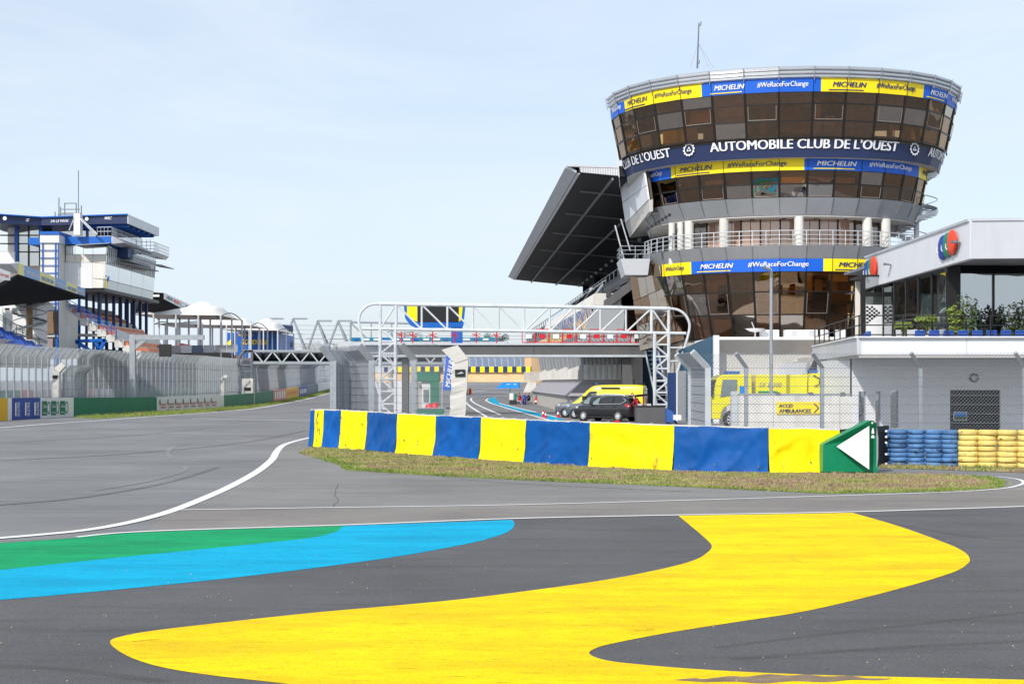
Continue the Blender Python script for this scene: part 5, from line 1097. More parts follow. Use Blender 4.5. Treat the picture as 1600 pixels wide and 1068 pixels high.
def body_loft(stations, parent, mat, name='body', nsub=2):
    """stations: x, zlow, zbelt, zroof, half width at sill, belt, roof; roof = belt gives a bonnet"""
    m = MB(); ring = 12
    for x, zl, zb_, zr, ws, wbt, wr in stations:
        sec = [(-ws*.85,zl),(-ws,zl+.12),(-wbt,zl+(zb_-zl)*.55),(-wbt*.985,zb_),(-wr,zr-.06*(zr > zb_+.1)),(-wr*.8,zr),(wr*.8,zr),(wr,zr-.06*(zr > zb_+.1)),(wbt*.985,zb_),(wbt,zl+(zb_-zl)*.55),(ws,zl+.12),(ws*.85,zl)]
        m.v += [Vector((x,a,b)) for a, b in sec]
    n = len(stations); m.f = [(i*ring+j, i*ring+(j+1) % ring, (i+1)*ring+(j+1) % ring, (i+1)*ring+j) for i in range(n-1) for j in range(ring)]+[tuple(range(ring-1,-1,-1)), tuple(range((n-1)*ring, n*ring))]
    o = m.build(name, mat, parent, True); sb = o.modifiers.new('s', 'SUBSURF'); sb.levels = sb.render_levels = nsub
    return o
def side_glass(parent, pts, yfun, mat, name='side_window'):
    for s in (-1, 1): MB().slab([Vector((x, s*yfun(z), z)) for x, z in (pts if s < 0 else pts[::-1])], .012).build(name, mat, parent)
def suv(label, loc, rz, mat, tail_open=False, group=None, pick=False):
    t = thing('parked_car', label, 'car', (0,0,0), group)
    L_ = 4.7
    st = [(-2.33,.42,.80,.82,.70,.78,.60),(-2.25,.30,.86,.92,.80,.88,.70),(-1.95,.24,.95,1.03,.86,.92,.72),(-1.45,.22,1.0,1.08,.88,.935,.72),(-1.05,.22,1.02,1.14,.88,.94,.70),(-.85,.22,1.03,1.22,.88,.94,.68),(-.30,.22,1.04,1.57,.88,.94,.62),(.15,.22,1.05,1.66,.88,.94,.62),(.9,.22,1.06,1.68,.88,.94,.61),(1.6,.22,1.08,1.63,.88,.935,.60),(1.98,.25,1.10,1.54,.87,.92,.58),(2.22,.30,1.08,1.30,.84,.90,.60),(2.34,.42,.98,1.05,.78,.85,.62)]
    body_loft(st, t, mat)
    yf = lambda z: .945-(z-1.05)*.52 if z > 1.05 else .945
    side_glass(t, [(-.78,1.10),(-.18,1.10),(-.13,1.50),(-.28,1.50)], lambda z: yf(z)+.012, 'glass_light'); side_glass(t, [(-.10,1.10),(.92,1.12),(.95,1.54),(-.05,1.53)], lambda z: yf(z)+.012, 'car_glass'); side_glass(t, [(1.0,1.12),(1.62,1.18),(1.88,1.34),(1.70,1.47),(1.03,1.54)], lambda z: yf(z)+.012, 'car_glass')
    m = MB()
    for s in (-1, 1): m.path([Vector((x, s*(yf(z)+.02), z)) for x, z in ((-.82,1.08),(1.62,1.15),(1.95,1.34),(1.72,1.50))], .014, 4)
    m.build('chrome_trim', 'rim', t)
    for s in (-1, 1): MB().path([(-.2,s*.60,1.66),(.2,s*.61,1.71),(1.5,s*.60,1.69),(1.75,s*.59,1.63)], .022, 5).build('roof_rail', 'galv_light', t)
    MB().slab([(-.92,-.60,1.16),(-.92,.60,1.16),(-.36,.52,1.55),(-.36,-.52,1.55)], -.012).build('windscreen', 'glass_light', t); MB().slab([(2.30,.6,1.12),(2.30,-.6,1.12),(2.06,-.5,1.5),(2.06,.5,1.5)], -.012).build('rear_window', 'car_glass', t)
    for s in (-1, 1):
        for x in (-1.40, 1.39):
            MB().lathe([(.0,-.012),(.41,-.012),(.41,.012),(.0,.012)], 26, (x,s*.895,.36), 'Y').build('wheel_arch', 'black', t); wheel(t, x, s*.84, .355, .23, s)
        MB().hexa([(-2.30,s*.52,.80),(-2.05,s*.93,.82),(-1.85,s*.94,.84),(-2.2,s*.5,.82)], [(-2.27,s*.52,.92),(-2.03,s*.90,.94),(-1.80,s*.90,.96),(-2.15,s*.5,.95)]).build('headlight', 'lamp_clear', t); MB().hexa([(2.31,s*.45,.93),(2.31,s*.80,.93),(2.0,s*.95,.95),(2.1,s*.5,.93)], [(2.27,s*.45,1.10),(2.27,s*.80,1.10),(1.92,s*.93,1.14),(2.1,s*.5,1.1)]).build('tail_light', 'lamp_red', t)
        MB().box((-.78,min(s*.97,s*1.12),1.06), (-.60,max(s*.97,s*1.12),1.22)).build('mirror', mat, t); MB().box((-1.0,s*.945-.012,.24), (1.0,s*.945+.012,.33)).build('sill_trim', 'black', t)
        for x in (-.02, .98): MB().box((x+.02,s*.95-.01,.93), (x+.22,s*.95+.015,.96)).build('door_handle', mat, t)
    MB().box((-2.37,-.55,.35), (-2.25,.55,.60)).build('grille', 'black', t)
    if tail_open:
        MB().hexa([(2.0,-.60,1.62),(2.0,.60,1.62),(2.02,.60,1.56),(2.02,-.60,1.56)], [(2.85,-.66,1.75),(2.85,.66,1.75),(2.87,.66,1.66),(2.87,-.66,1.66)]).build('open_tailgate', 'black', t)
        MB().slab([(2.15,-.5,1.60),(2.72,-.55,1.69),(2.72,.55,1.69),(2.15,.5,1.60)], .012).build('tailgate_window', 'glass_light', t)
    t.location = loc; t.rotation_euler = (0,0,rz); t.scale = (.93,1,1.0); return t
# built nose towards -X; turned so the tail comes nearer the camera
suv('dark suv with open tailgate parked nearest the barrier', (XY(950,92.2), 92.2, 0), R(-35), 'car_dark', True, 'cars parked by the pit lane')
suv('dark grey car half hidden behind the dark suv', (XY(934,97.6), 97.6, 0), R(-33), 'car_grey', False, 'cars parked by the pit lane')
suv('grey off roader with bare nose showing at the far left', (XY(917,101.6), 101.6, 0), R(-22), 'car_grey', False, 'cars parked by the pit lane')
vn = thing('ambulance_van', 'bright yellow panel van parked behind the dark cars', 'van', (0,0,0))
st = [(-2.75,.45,.78,.80,.78,.82,.60),(-2.68,.30,.95,1.0,.90,.92,.72),(-2.35,.26,1.12,1.18,.95,.98,.80),(-2.05,.26,1.2,1.30,.97,1.0,.84),(-1.55,.26,1.25,1.95,.97,1.0,.80),(-1.05,.26,1.28,2.28,.97,1.02,.84),(-.6,.26,1.3,2.34,.97,1.02,.86),(1.2,.26,1.3,2.36,.97,1.02,.86),(2.5,.28,1.3,2.35,.97,1.02,.86),(2.68,.32,1.3,2.30,.95,1.0,.84),(2.72,.4,1.3,2.2,.93,.98,.82)]
body_loft(st, vn, 'van_yellow'); yv = lambda z: 1.03-(z-1.3)*.17
side_glass(vn, [(-1.78,1.28),(-.75,1.22),(-.72,1.88),(-1.25,1.86)], lambda z: yv(z)+.012, 'car_glass'); side_glass(vn, [(-.35,1.42),(.95,1.42),(.95,2.05),(-.35,2.05)], lambda z: yv(z)+.012, 'van_yellow', 'door_panel')
for s in (-1, 1):
    MB().box((-.4,s*.985-.02,2.06), (1.0,s*.985+.02,2.16)).build('door_rail', 'rubber', vn); MB().box((1.4,s*1.0-.03,1.42), (2.1,s*1.0+.03,1.62)).build('side_vent', 'black', vn)
    MB().box((-1.75,min(s*1.03,s*1.25),1.2), (-1.5,max(s*1.03,s*1.25),1.55)).build('mirror', 'black', vn)
    for x in (-1.85, 1.75): MB().lathe([(.0,-.012),(.42,-.012),(.42,.012),(.0,.012)], 24, (x,s*.985,.36), 'Y').build('wheel_arch', 'black', vn); wheel(vn, x, s*.92, .34, .22, s)
    MB().hexa([(-2.70,s*.6,.85),(-2.55,s*.90,.87),(-2.2,s*.97,.90),(-2.5,s*.55,.86)], [(-2.62,s*.6,1.0),(-2.45,s*.88,1.05),(-2.1,s*.95,1.1),(-2.45,s*.55,1.02)]).build('headlight', 'lamp_clear', vn)
    MB().box((2.66,s*.9-.06,.9), (2.76,s*.9+.06,1.7)).build('tail_light', 'lamp_red', vn)
MB().slab([(-2.02,-.78,1.34),(-2.02,.78,1.34),(-1.30,.74,2.08),(-1.30,-.74,2.08)], -.015).build('windscreen', 'car_glass', vn); MB().box((2.725,-.75,1.35), (2.75,.75,2.1)).build('rear_window', 'glass_light', vn)
MB().box((-.95,-.3,2.35), (-.75,.3,2.44)).build('light_bar', 'plastic_blue', vn); MB().box((2.2,-.6,2.38), (2.6,.6,2.46)).build('roof_box', 'black', vn)
vn.location = (XY(951,100.5), 100.5, 0); vn.rotation_euler = (0,0,R(-14)); vn.scale = (.96,.96,1.0)
# yellow truck behind the concrete wall
tk = thing('yellow_truck', 'yellow jetting truck behind the concrete wall', 'truck', (0,0,0)); Yt = 76.0; o_ = Vector((XY(1113,Yt), Yt, 0))
cab = [(0,.55),(0,1.75),(.28,2.78),(.55,2.92),(2.1,2.95),(2.15,.9),(1.75,.9),(1.6,1.15),(1.3,1.32),(.95,1.32),(.62,1.15),(.5,.9),(.45,.55)]
def prof(pts, y0, y1, name, mat, dx=0):
    n = len(pts); bm = bmesh.new(); f = bm.faces.new([bm.verts.new((x+dx,y0,z)) for x, z in pts]); r = bmesh.ops.extrude_face_region(bm, geom=[f]); bmesh.ops.translate(bm, verts=[v for v in r['geom'] if isinstance(v, bmesh.types.BMVert)], vec=(0,y1-y0,0)); bmesh.ops.recalc_face_normals(bm, faces=bm.faces[:]); bmesh.ops.bevel(bm, geom=bm.edges[:], offset=.035, segments=2, affect='EDGES')
    bmesh.ops.triangulate(bm, faces=[f for f in bm.faces if len(f.verts) > 4]); bm.verts.index_update(); m = MB(); m.v = [v.co.copy() for v in bm.verts]; m.f = [tuple(v.index for v in f.verts) for f in bm.faces]; bm.free(); return m.build(name, mat, tk)
prof(cab, 0, 2.4, 'cab', 'van_yellow'); MB().slab([(.42,-.03,1.72),(1.32,-.03,1.86),(1.32,-.03,2.66),(.55,-.03,2.66)], .02).build('side_window', 'glass_light', tk); MB().box((-.12,-.15,1.75), (.02,.08,2.55)).build('mirror', 'black', tk)
MB().slab([(-.02,2.2,1.8),(-.02,.2,1.8),(.26,.25,2.7),(.26,2.15,2.7)], .02).build('windscreen', 'car_glass', tk); wheel(tk, 1.12, .2, .52, .32, -1); wheel(tk, 5.6, .2, .52, .32, -1)
prof([(2.35,1.0),(2.35,2.92),(5.1,2.92),(5.1,1.0)], .05, 2.35, 'tank_body', 'van_yellow'); prof([(5.15,.8),(5.15,2.55),(5.3,3.0),(7.3,2.95),(7.45,2.4),(7.45,.8)], .05, 2.35, 'rear_body', 'van_yellow'); MB().box((2.0,.3,.6), (7.4,2.1,.95)).build('chassis', 'black', tk)
MB().box((.85,.8,2.95), (1.6,1.6,3.12)).build('roof_beacon', 'plastic_blue', tk); MB().box((1.45,-.02,1.9), (1.85,0,2.3)).build('decal', 'parasol_blue', tk); lettering('SX & 300', on_quad((2.5,.03,2.25), (3.7,.03,2.25), (3.7,.03,2.5), (2.5,.03,2.5)), 'cloth_grey', tk, shear=.2); MB().box((2.45,.03,1.95), (3.5,.04,2.05)).build('decal', 'logo_green', tk)
MB().path([(5.4,1.0,2.95),(5.5,1.0,3.3),(5.95,1.0,3.35),(6.3,1.0,3.0)], .12, 8).build('hose_boom', 'black', tk); MB().box((5.35,.7,3.0), (5.9,1.3,3.2)).build('boom_base', 'plastic_blue', tk); MB().tube((5.55,1.0,3.2), (5.75,1.0,3.62), .16, 10).build('camera_head', 'cloth_dark', tk)
MB().path([(5.4,0,2.9),(5.75,-.05,2.7),(5.7,-.05,2.4),(5.45,-.02,2.3)], .025, 6).path([(6.6,0,2.9),(6.95,-.05,2.75),(7.0,-.05,2.4)], .025, 6).build('hose', 'black', tk); MB().box((7.0,-.02,2.0), (7.35,.02,2.4)).build('side_box', 'galv_light', tk)
tk.location = o_
# things beside the cars
bxs = thing('black_crate', 'large black crate right of the dark suv', 'crate', gp(1017, 87)); MB().box((XY(994,87),86.6,0), (XY(1039,87),88,1.03)).build('case', 'deck_grey', bxs); MB().box((XY(993,87),86.55,1.03), (XY(1040,87),88.05,1.09)).build('lid', 'black', bxs)
for i, x in enumerate((1000, 1014)): MB().box((XY(x-3,87),86.9,1.09), (XY(x+3,87),87.4,1.2)).build('latch', 'galv_light', bxs)
tr = thing('blue_trolley', 'blue storage trolley beside the black crate', 'trolley', gp(1050, 86)); MB().hexa([(XY(1041,86),85.8,.1),(XY(1057,86),85.8,.1),(XY(1057,86),87,.1),(XY(1041,86),87,.1)], [(XY(1041,86),85.8,.95),(XY(1051,86),85.8,.75),(XY(1051,86),87,.75),(XY(1041,86),87,.95)]).build('tub', 'plastic_blue', tr); MB().box((XY(1051,86),85.5,.25), (XY(1063,86),86.3,.55)).build('box', 'board_white', tr)
for x in (1043, 1055): MB().lathe([(0,-.03),(.1,-.03),(.1,.03),(0,.03)], 12, (XY(x,86),85.9,.1), 'Y').build('wheel', 'rubber', tr)
pnl = thing('display_panel', 'tall dark blue and grey display panel right of the gantry', 'panel', gp(1066, 92)); MB().box((XY(1043,92),92,0), (XY(1056.5,92),92.15,ZY(582,92))).build('dark_face', 'dark_blue', pnl); MB().box((XY(1058,92),91.8,0), (XY(1071,92),92.1,ZY(579,92))).build('grey_face', 'metal_grey', pnl)
MB().box((XY(1056.5,92),91.78,0), (XY(1058,92),92.2,ZY(579,92))).build('white_edge', 'print_white', pnl)
m = MB()
for i in range(6): z = i*.5; m.bar((XY(1072,92),92.3,z), (XY(1081,92),92.3,z+.5), .06, up=(0,1,0)); m.bar((XY(1081,92),92.3,z), (XY(1072,92),92.3,z+.5), .06, up=(0,1,0))
m.bar((XY(1072,92),92.3,0), (XY(1072,92),92.3,3.2), .08, up=(0,1,0)); m.bar((XY(1082,92),92.3,0), (XY(1076,92),92.3,3.2), .08, up=(0,1,0)); m.build('support_lattice', 'white_steel', pnl)
def cone(px_, py_, h, label):
    b = G(px_, py_); t = thing('traffic_cone', label, 'cone', b, 'cones by the pit lane'); MB().lathe([(h*.30,0),(h*.30,.03),(h*.2,.04),(h*.13,h*.45)], 14, b).build('base', 'red', t); MB().lathe([(h*.13,h*.45),(h*.08,h*.72)], 14, b).build('reflective_band', 'print_white', t); MB().lathe([(h*.08,h*.72),(h*.045,h),(0,h)], 14, b).build('tip', 'red', t)
cone(848.5, 651.5, .55, 'red and white cone at the left of the pair on the blue strip'); cone(852.5, 653, .5, 'red and white cone at the right of the pair on the blue strip'); cone(872, 652, .55, 'red and white cone touching the off roader front wheel')
ch = tag(MB().hexa([(XY(960,88),88,0),(XY(969,88),88,0),(XY(969,88),88.3,0),(XY(960,88),88.3,0)], [(XY(961,88),88,.16),(XY(968,88),88,.16),(XY(968,88),88.3,.16),(XY(961,88),88.3,.16)]).build('wheel_chock', 'red'), 'red block on the asphalt beside the suv rear wheel', 'block')
# ------------------------------------------------------------------ people: one skinned body each
def person(name, label, loc, joints, edges, rad, mat, rz=0, skin_head=True, group=None):
    t = thing(name, label, 'person', loc, group, rz)
    me = bpy.data.meshes.new('body'); me.from_pydata([Vector(j) for j in joints], edges, []); o = bpy.data.objects.new('body', me); COL.objects.link(o); o.parent = t; me.materials.append(MATS[mat])
    o.modifiers.new('k', 'SKIN'); sv = me.skin_vertices[0].data
    for i, r in enumerate(rad): sv[i].radius = (r, r*.82 if i < 3 else r)
    sv[0].use_root = True; s = o.modifiers.new('s', 'SUBSURF'); s.levels = s.render_levels = 2
    h = Vector(joints[4])
    MB().lathe([(0,-.13),(.055,-.115),(.085,-.05),(.092,.02),(.078,.09),(.04,.125),(0,.13)], 14, h).build('head', 'skin', None, True).parent = t
    k = [c for c in kids(t)][-1]; MB().lathe([(.097,.0),(.098,.04),(.084,.1),(.045,.14),(0,.145)], 14, h+Vector((0,.015,.0))).build('hair', 'hair', None, True).parent = t
    MB().hexa([(h.x-.015,h.y-.115,h.z-.03),(h.x+.015,h.y-.115,h.z-.03),(h.x+.012,h.y-.08,h.z-.03),(h.x-.012,h.y-.08,h.z-.03)], [(h.x-.006,h.y-.09,h.z+.02),(h.x+.006,h.y-.09,h.z+.02),(h.x+.006,h.y-.08,h.z+.02),(h.x-.006,h.y-.08,h.z+.02)]).build('nose', 'skin', None).parent = t
    return t
E = [(0,1),(1,2),(2,3),(3,4),(2,5),(5,6),(6,7),(2,8),(8,9),(9,10),(0,11),(11,12),(12,13),(13,14),(0,15),(15,16),(16,17),(17,18)]
RAD = [.15,.155,.14,.055,.05,.07,.055,.04,.07,.055,.04,.10,.075,.05,.05,.10,.075,.05,.05]
SIT = [(0,0,.50),(0,.04,.72),(0,.02,.98),(0,0,1.09),(0,-.02,1.22),(-.2,.02,.96),(-.25,-.12,.72),(-.12,-.32,.66),(.2,.02,.96),(.25,-.12,.72),(.12,-.32,.66),(-.11,-.05,.48),(-.13,-.45,.48),(-.13,-.42,.08),(-.13,-.56,.05),(.11,-.05,.48),(.13,-.45,.48),(.13,-.42,.08),(.13,-.56,.05)]
BEND = [(0,0,.95),(0,-.10,1.12),(0,-.28,1.34),(0,-.36,1.43),(0,-.42,1.53),(-.2,-.28,1.32),(-.26,-.42,1.08),(-.2,-.62,.98),(.2,-.28,1.32),(.26,-.42,1.08),(.2,-.62,.98),(-.11,.0,.9),(-.12,.02,.48),(-.12,.06,.08),(-.12,-.1,.04),(.11,.0,.9),(.12,-.04,.48),(.12,.02,.08),(.12,-.14,.04)]
person('person', 'person in a red jacket bending at the open suv tailgate', (XY(1000,90.6), 90.6, 0), BEND, E, RAD, 'jacket_red', R(-62), group='people beside the pit lane')
person('person', 'person in red overalls standing behind the yellow van rear', (XY(987,96.6), 96.6, 0), [(a,b*.3,c*(1.08 if c > .5 else 1)) for a,b,c in BEND], E, RAD, 'jacket_red', R(20), group='people beside the pit lane')
YP = 158.0
for px_, Y_, mt, rz, lb in ((812,158,'jacket_red',70,'seated person in red beneath the blue parasol'), (819.5,157.4,'jacket_blue',-10,'seated person in a blue top by the slatted wall'), (826,158.2,'cloth_dark',-60,'seated person in dark clothes nearest the slatted wall')):
    loc = Vector((XY(px_,Y_), Y_, 0)); person('person', lb, loc, SIT, E, RAD, mt, R(rz), group='people beside the pit lane')
    c_ = thing('folding_chair', 'folding chair under the '+lb.split(' beneath')[0].split(' by ')[0].split(' nearest')[0], 'chair', loc, 'chairs beside the pit lane', R(rz))
    for o in (MB().box((-.24,-.25,.38), (.24,.2,.42)).build('seat', 'board_white'), MB().box((-.24,.2,.42), (.24,.24,.85)).build('backrest', 'board_white')): o.parent = c_
    for a in (-.22,.22):
        for b in (-.22,.18): MB().tube((a,b,0), (a,b,.38), .02, 5).build('leg', 'galv').parent = c_
pp = thing('person', 'unused', 'person', (0,0,0)); bpy.data.objects.remove(pp)
pa = thing('parasol', 'blue square parasol with white print beside the pit lane', 'parasol', (XY(800,162), 162, 0)); 
za_, zb_ = ZY(597,162), ZY(606,162); MB().hexa([(XY(774,162),160.6,zb_),(XY(811,162),160.6,zb_),(XY(813,162),163.5,zb_),(XY(776,162),163.5,zb_)], [(XY(787,162),161.6,za_),(XY(811,162),161.2,za_),(XY(812,162),163,za_),(XY(788,162),163,za_)]).build('canopy', 'parasol_blue', pa)
MB().tube((XY(797,162),162,0), (XY(797,162),162,za_), .05).build('pole', 'galv_light', pa); MB().quad((XY(791,162),160.9,ZY(603.4,162)), (XY(807,162),160.85,ZY(603.4,162)), (XY(806,162),161.0,ZY(599.6,162)), (XY(792,162),161.1,ZY(599.6,162))).build('print', 'print_white', pa)
ck = thing('white_cabinet', 'white and green cabinet under the blue parasol', 'cabinet', gp(804, 160)); MB().box((XY(796,160),160,0), (XY(802,160),160.6,1.25)).build('case', 'board_white', ck); MB().box((XY(804,160),160,0), (XY(809,160),160.6,1.15)).build('green_case', 'board_green', ck); MB().box((XY(796,160),159.5,.05), (XY(812,160),160,.5)).build('base', 'cloth_dark', ck)
fe = thing('fire_extinguisher', 'red fire extinguisher on a stand by the slatted wall', 'fire extinguisher', G(837, 631.5)); b_ = G(837, 631.5); MB().lathe([(0,.05),(.14,.05),(.15,.1),(.15,.62),(.1,.74),(.04,.78),(.04,.85),(0,.85)], 14, b_).build('cylinder', 'red', fe, True); MB().box(b_+Vector((-.12,-.16,.25)), b_+Vector((.12,-.15,.45))).build('label_plate', 'print_white', fe); MB().path([b_+Vector((0,0,.85)), b_+Vector((.1,-.05,1.0)), b_+Vector((.18,-.08,.5))], .03, 6).build('hose', 'black', fe)
# ------------------------------------------------------------------ left side: advertising barrier and long debris fence
BB = [(-60,661),(0,657),(115,650.5),(245,642.5),(350,636.5),(400,631.5),(440,625.5),(470,619.5),(515,607),(570,601)]; TT = [(-60,622),(0,621.5),(115,621),(245,620),(350,617.5),(400,613.5),(440,608),(470,603.5),(515,596.5),(570,592)]
def itp(tab, x):
    for (a, b), (c, d) in zip(tab, tab[1:]):
        if a <= x <= c: return b+(d-b)*(x-a)/(c-a)
    return tab[-1][1]
def bpt(x): g_ = G(x, itp(BB, x)); return g_, ZY(itp(TT, x), g_.y)
ab = thing('advertising_barrier', 'long low barrier of sponsor boards along the far side of the track', 'barrier', G(245, 642.5))
def board(x0, x1, mat, name='board', split=3):
    m = MB()
    xs = [x0+(x1-x0)*i/split for i in range(split+1)]; q = [bpt(x) for x in xs]
    for (a, za), (b, zb) in zip(q, q[1:]):
        d = (b-a).normalized(); n = Vector((-d.y, d.x, 0))*.35
        m.hexa([a, b, b+n, a+n], [Vector((a.x,a.y,za)), Vector((b.x,b.y,zb)), Vector((b.x+n.x,b.y+n.y,zb)), Vector((a.x+n.x,a.y+n.y,za))])
    return m.build(name, mat, ab)
def bq(x0, x1, v0, v1, off=.03):
    def fn(u, v):
        x = x0+(x1-x0)*(u+.5); a, za = bpt(x); b, _ = bpt(x+2); d = (b-a).normalized(); n = Vector((d.y, -d.x, 0))*off; w_ = v0+(v+.5)*(v1-v0)
        return Vector((a.x+n.x, a.y+n.y, a.z+(za-a.z)*w_))
    return fn
def bq_v(x0, x1, v0, v1): f = bq(x0, x1, v0, v1); return lambda u, v: f(-v, u)
def rect(fn, mat, par, name='print'): MB().quad(fn(-.5,-.5), fn(.5,-.5), fn(.5,.5), fn(-.5,.5)).build(name, mat, par)
board(-60, 12, 'board_yellow'); board(12.2, 18.5, 'board_white')
o = board(18.7, 63, 'board_blue')
for x in (27, 42.5, 57): rect(bq(x-4, x-2, .18, .78), 'print_white', o); lettering('24h LE MANS', bq_v(x-1, x+3.5, .15, .8), 'print_white', o)
o = board(63.2, 115, 'board_white')
for x in (70, 84, 98):
    rect(bq(x-4.5, x+3, .14, .84, .03), 'board_green', o); lettering('Carte', bq(x-3.5, x+2, .5, .68, .045), 'print_white', o); lettering('Verte', bq(x-3.5, x+2, .22, .32, .045), 'print_white', o)
    f = bq(x+3, x+8, .18, .82, .04); MB().add([f(.5*math.cos(i*.4488), .5*math.sin(i*.4488)) for i in range(14)]+[f(.36*math.cos(i*.4488), .40*math.sin(i*.4488)) for i in range(14)], [(i,(i+1) % 14,(i+1) % 14+14,i+14) for i in range(14)]).build('round_mark', 'board_green', o)
board(115.2, 245, 'board_green', split=4); o = board(245.2, 350, 'board_white', split=4)
for i in range(8):
    x = 254.5+i*12.4*(1-.012*i); w_ = 5.2*(1-.03*i); lettering('rivers', bq(x-w_, x+w_, .36, .62), 'print_red', o); rect(bq(x-w_*.7, x+w_*.8, .22, .29), 'print_red', o); rect(bq(x-w_*1.05, x-w_*.8, .45, .82), 'print_navy', o)
board(350.2, 427, 'board_green', split=5); o = board(427.2, 447, 'board_red')
for i in range(5): rect(bq(429+i*3.6, 431+i*3.6, .2, .85), 'print_white', o)
o = board(447.2, 467, 'board_yellow')
for i in range(6): rect(bq(449+i*2.9, 450.5+i*2.9, .4, .7), 'orange', o)
o = board(467.2, 480, 'board_blue')
for i in range(4): rect(bq(468.5+i*2.8, 470+i*2.8, .3, .7), 'print_white', o)
board(480.2, 497, 'board_slate'); board(497.2, 560, 'board_white')
fp = []
for x in (-60, 0, 60, 115, 180, 245, 300, 350, 400, 440, 470, 515, 560): p = G(x, itp(BB, x)).copy(); p.x -= 2.6; fp.append(p)
lens_ = sum((b-a).length for a, b in zip(fp, fp[1:]))
fence('long_debris_fence', 'long galvanised debris fence with bent tops beyond the left barrier', fp, 4.35, (.62,-.1,.75), [i*1.1 for i in range(int(lens_/1.1))], .12, [1.4, 2.6, 3.8], .09, .0080, .018, z0=.3, mat='galv', mesh_mat='galv_light', diamond=False)
pw = thing('inner_pit_wall', 'green and white boards standing behind the long debris fence', 'wall', fp[3])
for i, (a, b) in enumerate(zip(fp, fp[1:])):
    n = max(2, int((b-a).length/1.9))
    for j in range(n):
        p, q = a.lerp(b, j/n), a.lerp(b, (j+.97)/n); s = Vector((-1.2,0,0)); c = 'board_green' if i in (0,1,2,5,6,7) else ('board_white' if (i+j) % 3 else 'board_red')
        MB().slab([p+s+Vector((0,0,.2)), q+s+Vector((0,0,.2)), q+s+Vector((0,0,1.95)), p+s+Vector((0,0,1.95))], .1).build('board', c, pw)
# wrapped posts along the left fence
for px_, Y, pt, pb, tip, w_, lb in ((80, 103.5, 566, 578, 93, 12, 'tarpaulin wrapped fence end beside the green boards at left'), (344.5, 143, 585, 592, 350, 6, 'slim pale wrapped fence end at the end of the white boards'), ):
    t = thing('tarp_wrapped_post', lb, 'fence post', gp(px_+w_/2, Y)); wrap_post(t, *(([(79.5,640),(90.5,640),(92.4,581.6),(82.6,577)], [(82.6,576.3),(92.4,581.6),(101.6,571.7),(95.7,565.8)]) if px_ == 80 else ([(344,640),(350,640),(350.5,592),(345,590)], [(345,590),(350.5,592),(356,588),(351,585)])), 0, 0, 0, Y)
    if px_ != 344.5: MB().box((XY(px_+2,Y),Y-.04,ZY(pb+(13 if px_ == 80 else 16),Y)), (XY(px_+w_-2,Y),Y-.015,ZY(pb+(8 if px_ == 80 else 10),Y))).build('sign_plate', 'black', t)
pq = [gp(99,104.5), gp(118,106), gp(136,113)]
fence('debris_fence', 'short overlapping fence return right of the wrapped post at left', pq, 3.2, (.6,-.1,.55), [.05,1.6,3.2,5,7], .07, [1,2,3], .13, .009, .013, diamond=False, mat='galv', mesh_mat='galv')
# grey portal frame over the far side
pf = thing('portal_frame', 'grey square portal frame rising behind the long fence', 'gantry', gp(206, 118)); Yp = 118.0
MB().box((XY(202,Yp),Yp,0), (XY(210.5,Yp),Yp+.45,ZY(522,Yp))).build('post', 'galv', pf); MB().box((XY(204,Yp),Yp+.02,ZY(530.5,Yp)), (XY(318,Yp),Yp+.43,ZY(523,Yp))).build('beam', 'galv', pf); MB().bar(P(209,545,Yp+.22), P(227,530,Yp+.22), .3).build('knee_brace', 'galv', pf)
MB().box((XY(248,Yp),Yp+.1,ZY(557,Yp)), (XY(266,Yp),Yp+.5,ZY(537.5,Yp))).build('hanging_box', 'black', pf); MB().tube(P(256,531,Yp+.2), P(256,538,Yp+.2), .05).build('hanger', 'galv_dark', pf)
# ------------------------------------------------------------------ race control block with stand at the left
lb = thing('press_building', 'blue and white trackside block with glass front and navy roof at left', 'building', (-48, 156, 0))
def BX(a, b, y0, y1, Y, dep, mat, name, par=lb): return MB().box((XY(a,Y),Y,ZY(y1,Y)), (XY(b,Y),Y+dep,ZY(y0,Y))).build(name, mat, par)
YL = 150.0
# roof, two wings
za, zb_ = ZY(348,YL), ZY(335.5,YL)
MB().hexa([P(64,352,YL),P(199,349,YL),P(199,349,YL)+Vector((0,13,0)),P(64,352,YL)+Vector((0,13,0))], [P(64,340,YL),P(199,335.5,YL),P(199,335.5,YL)+Vector((0,13,0)),P(64,340,YL)+Vector((0,13,0))]).build('roof_slab', 'navy', lb)
MB().hexa([P(-40,347,YL-4),P(63.5,352,YL),P(63.5,352,YL)+Vector((0,13,0)),P(-40,347,YL-4)+Vector((0,17,0))], [P(-40,333,YL-4),P(63.5,340,YL),P(63.5,340,YL)+Vector((0,13,0)),P(-40,333,YL-4)+Vector((0,17,0))]).build('roof_slab', 'navy', lb)
MB().bar(P(64,339.3,YL-.05), P(199.5,334.8,YL-.05), .3, wz=.12).build('roof_trim', 'steel_blue', lb); MB().bar(P(-40,332.3,YL-4.05), P(64,339.3,YL-.05), .3, wz=.12).build('roof_trim', 'steel_blue', lb)
xr_ = XY(199,YL); MB().box((xr_+.005,YL-.03,za-.1), (xr_+.12,YL+13,ZY(335,YL))).build('roof_end_fascia', 'pale_panel', lb)
for i in range(6): MB().box((XY(110,YL),YL+1.2+i*2.1,za-.35), (xr_-.2,YL+1.45+i*2.1,za-.06)).build('roof_rib', 'steel_blue', lb)
lettering('24h LE MANS', on_quad(P(79,347.6,YL-.08), P(107,346.8,YL-.08), P(107,342.8,YL-.08), P(79,343.4,YL-.08)), 'print_white', lb, bold=.02, shear=.2)
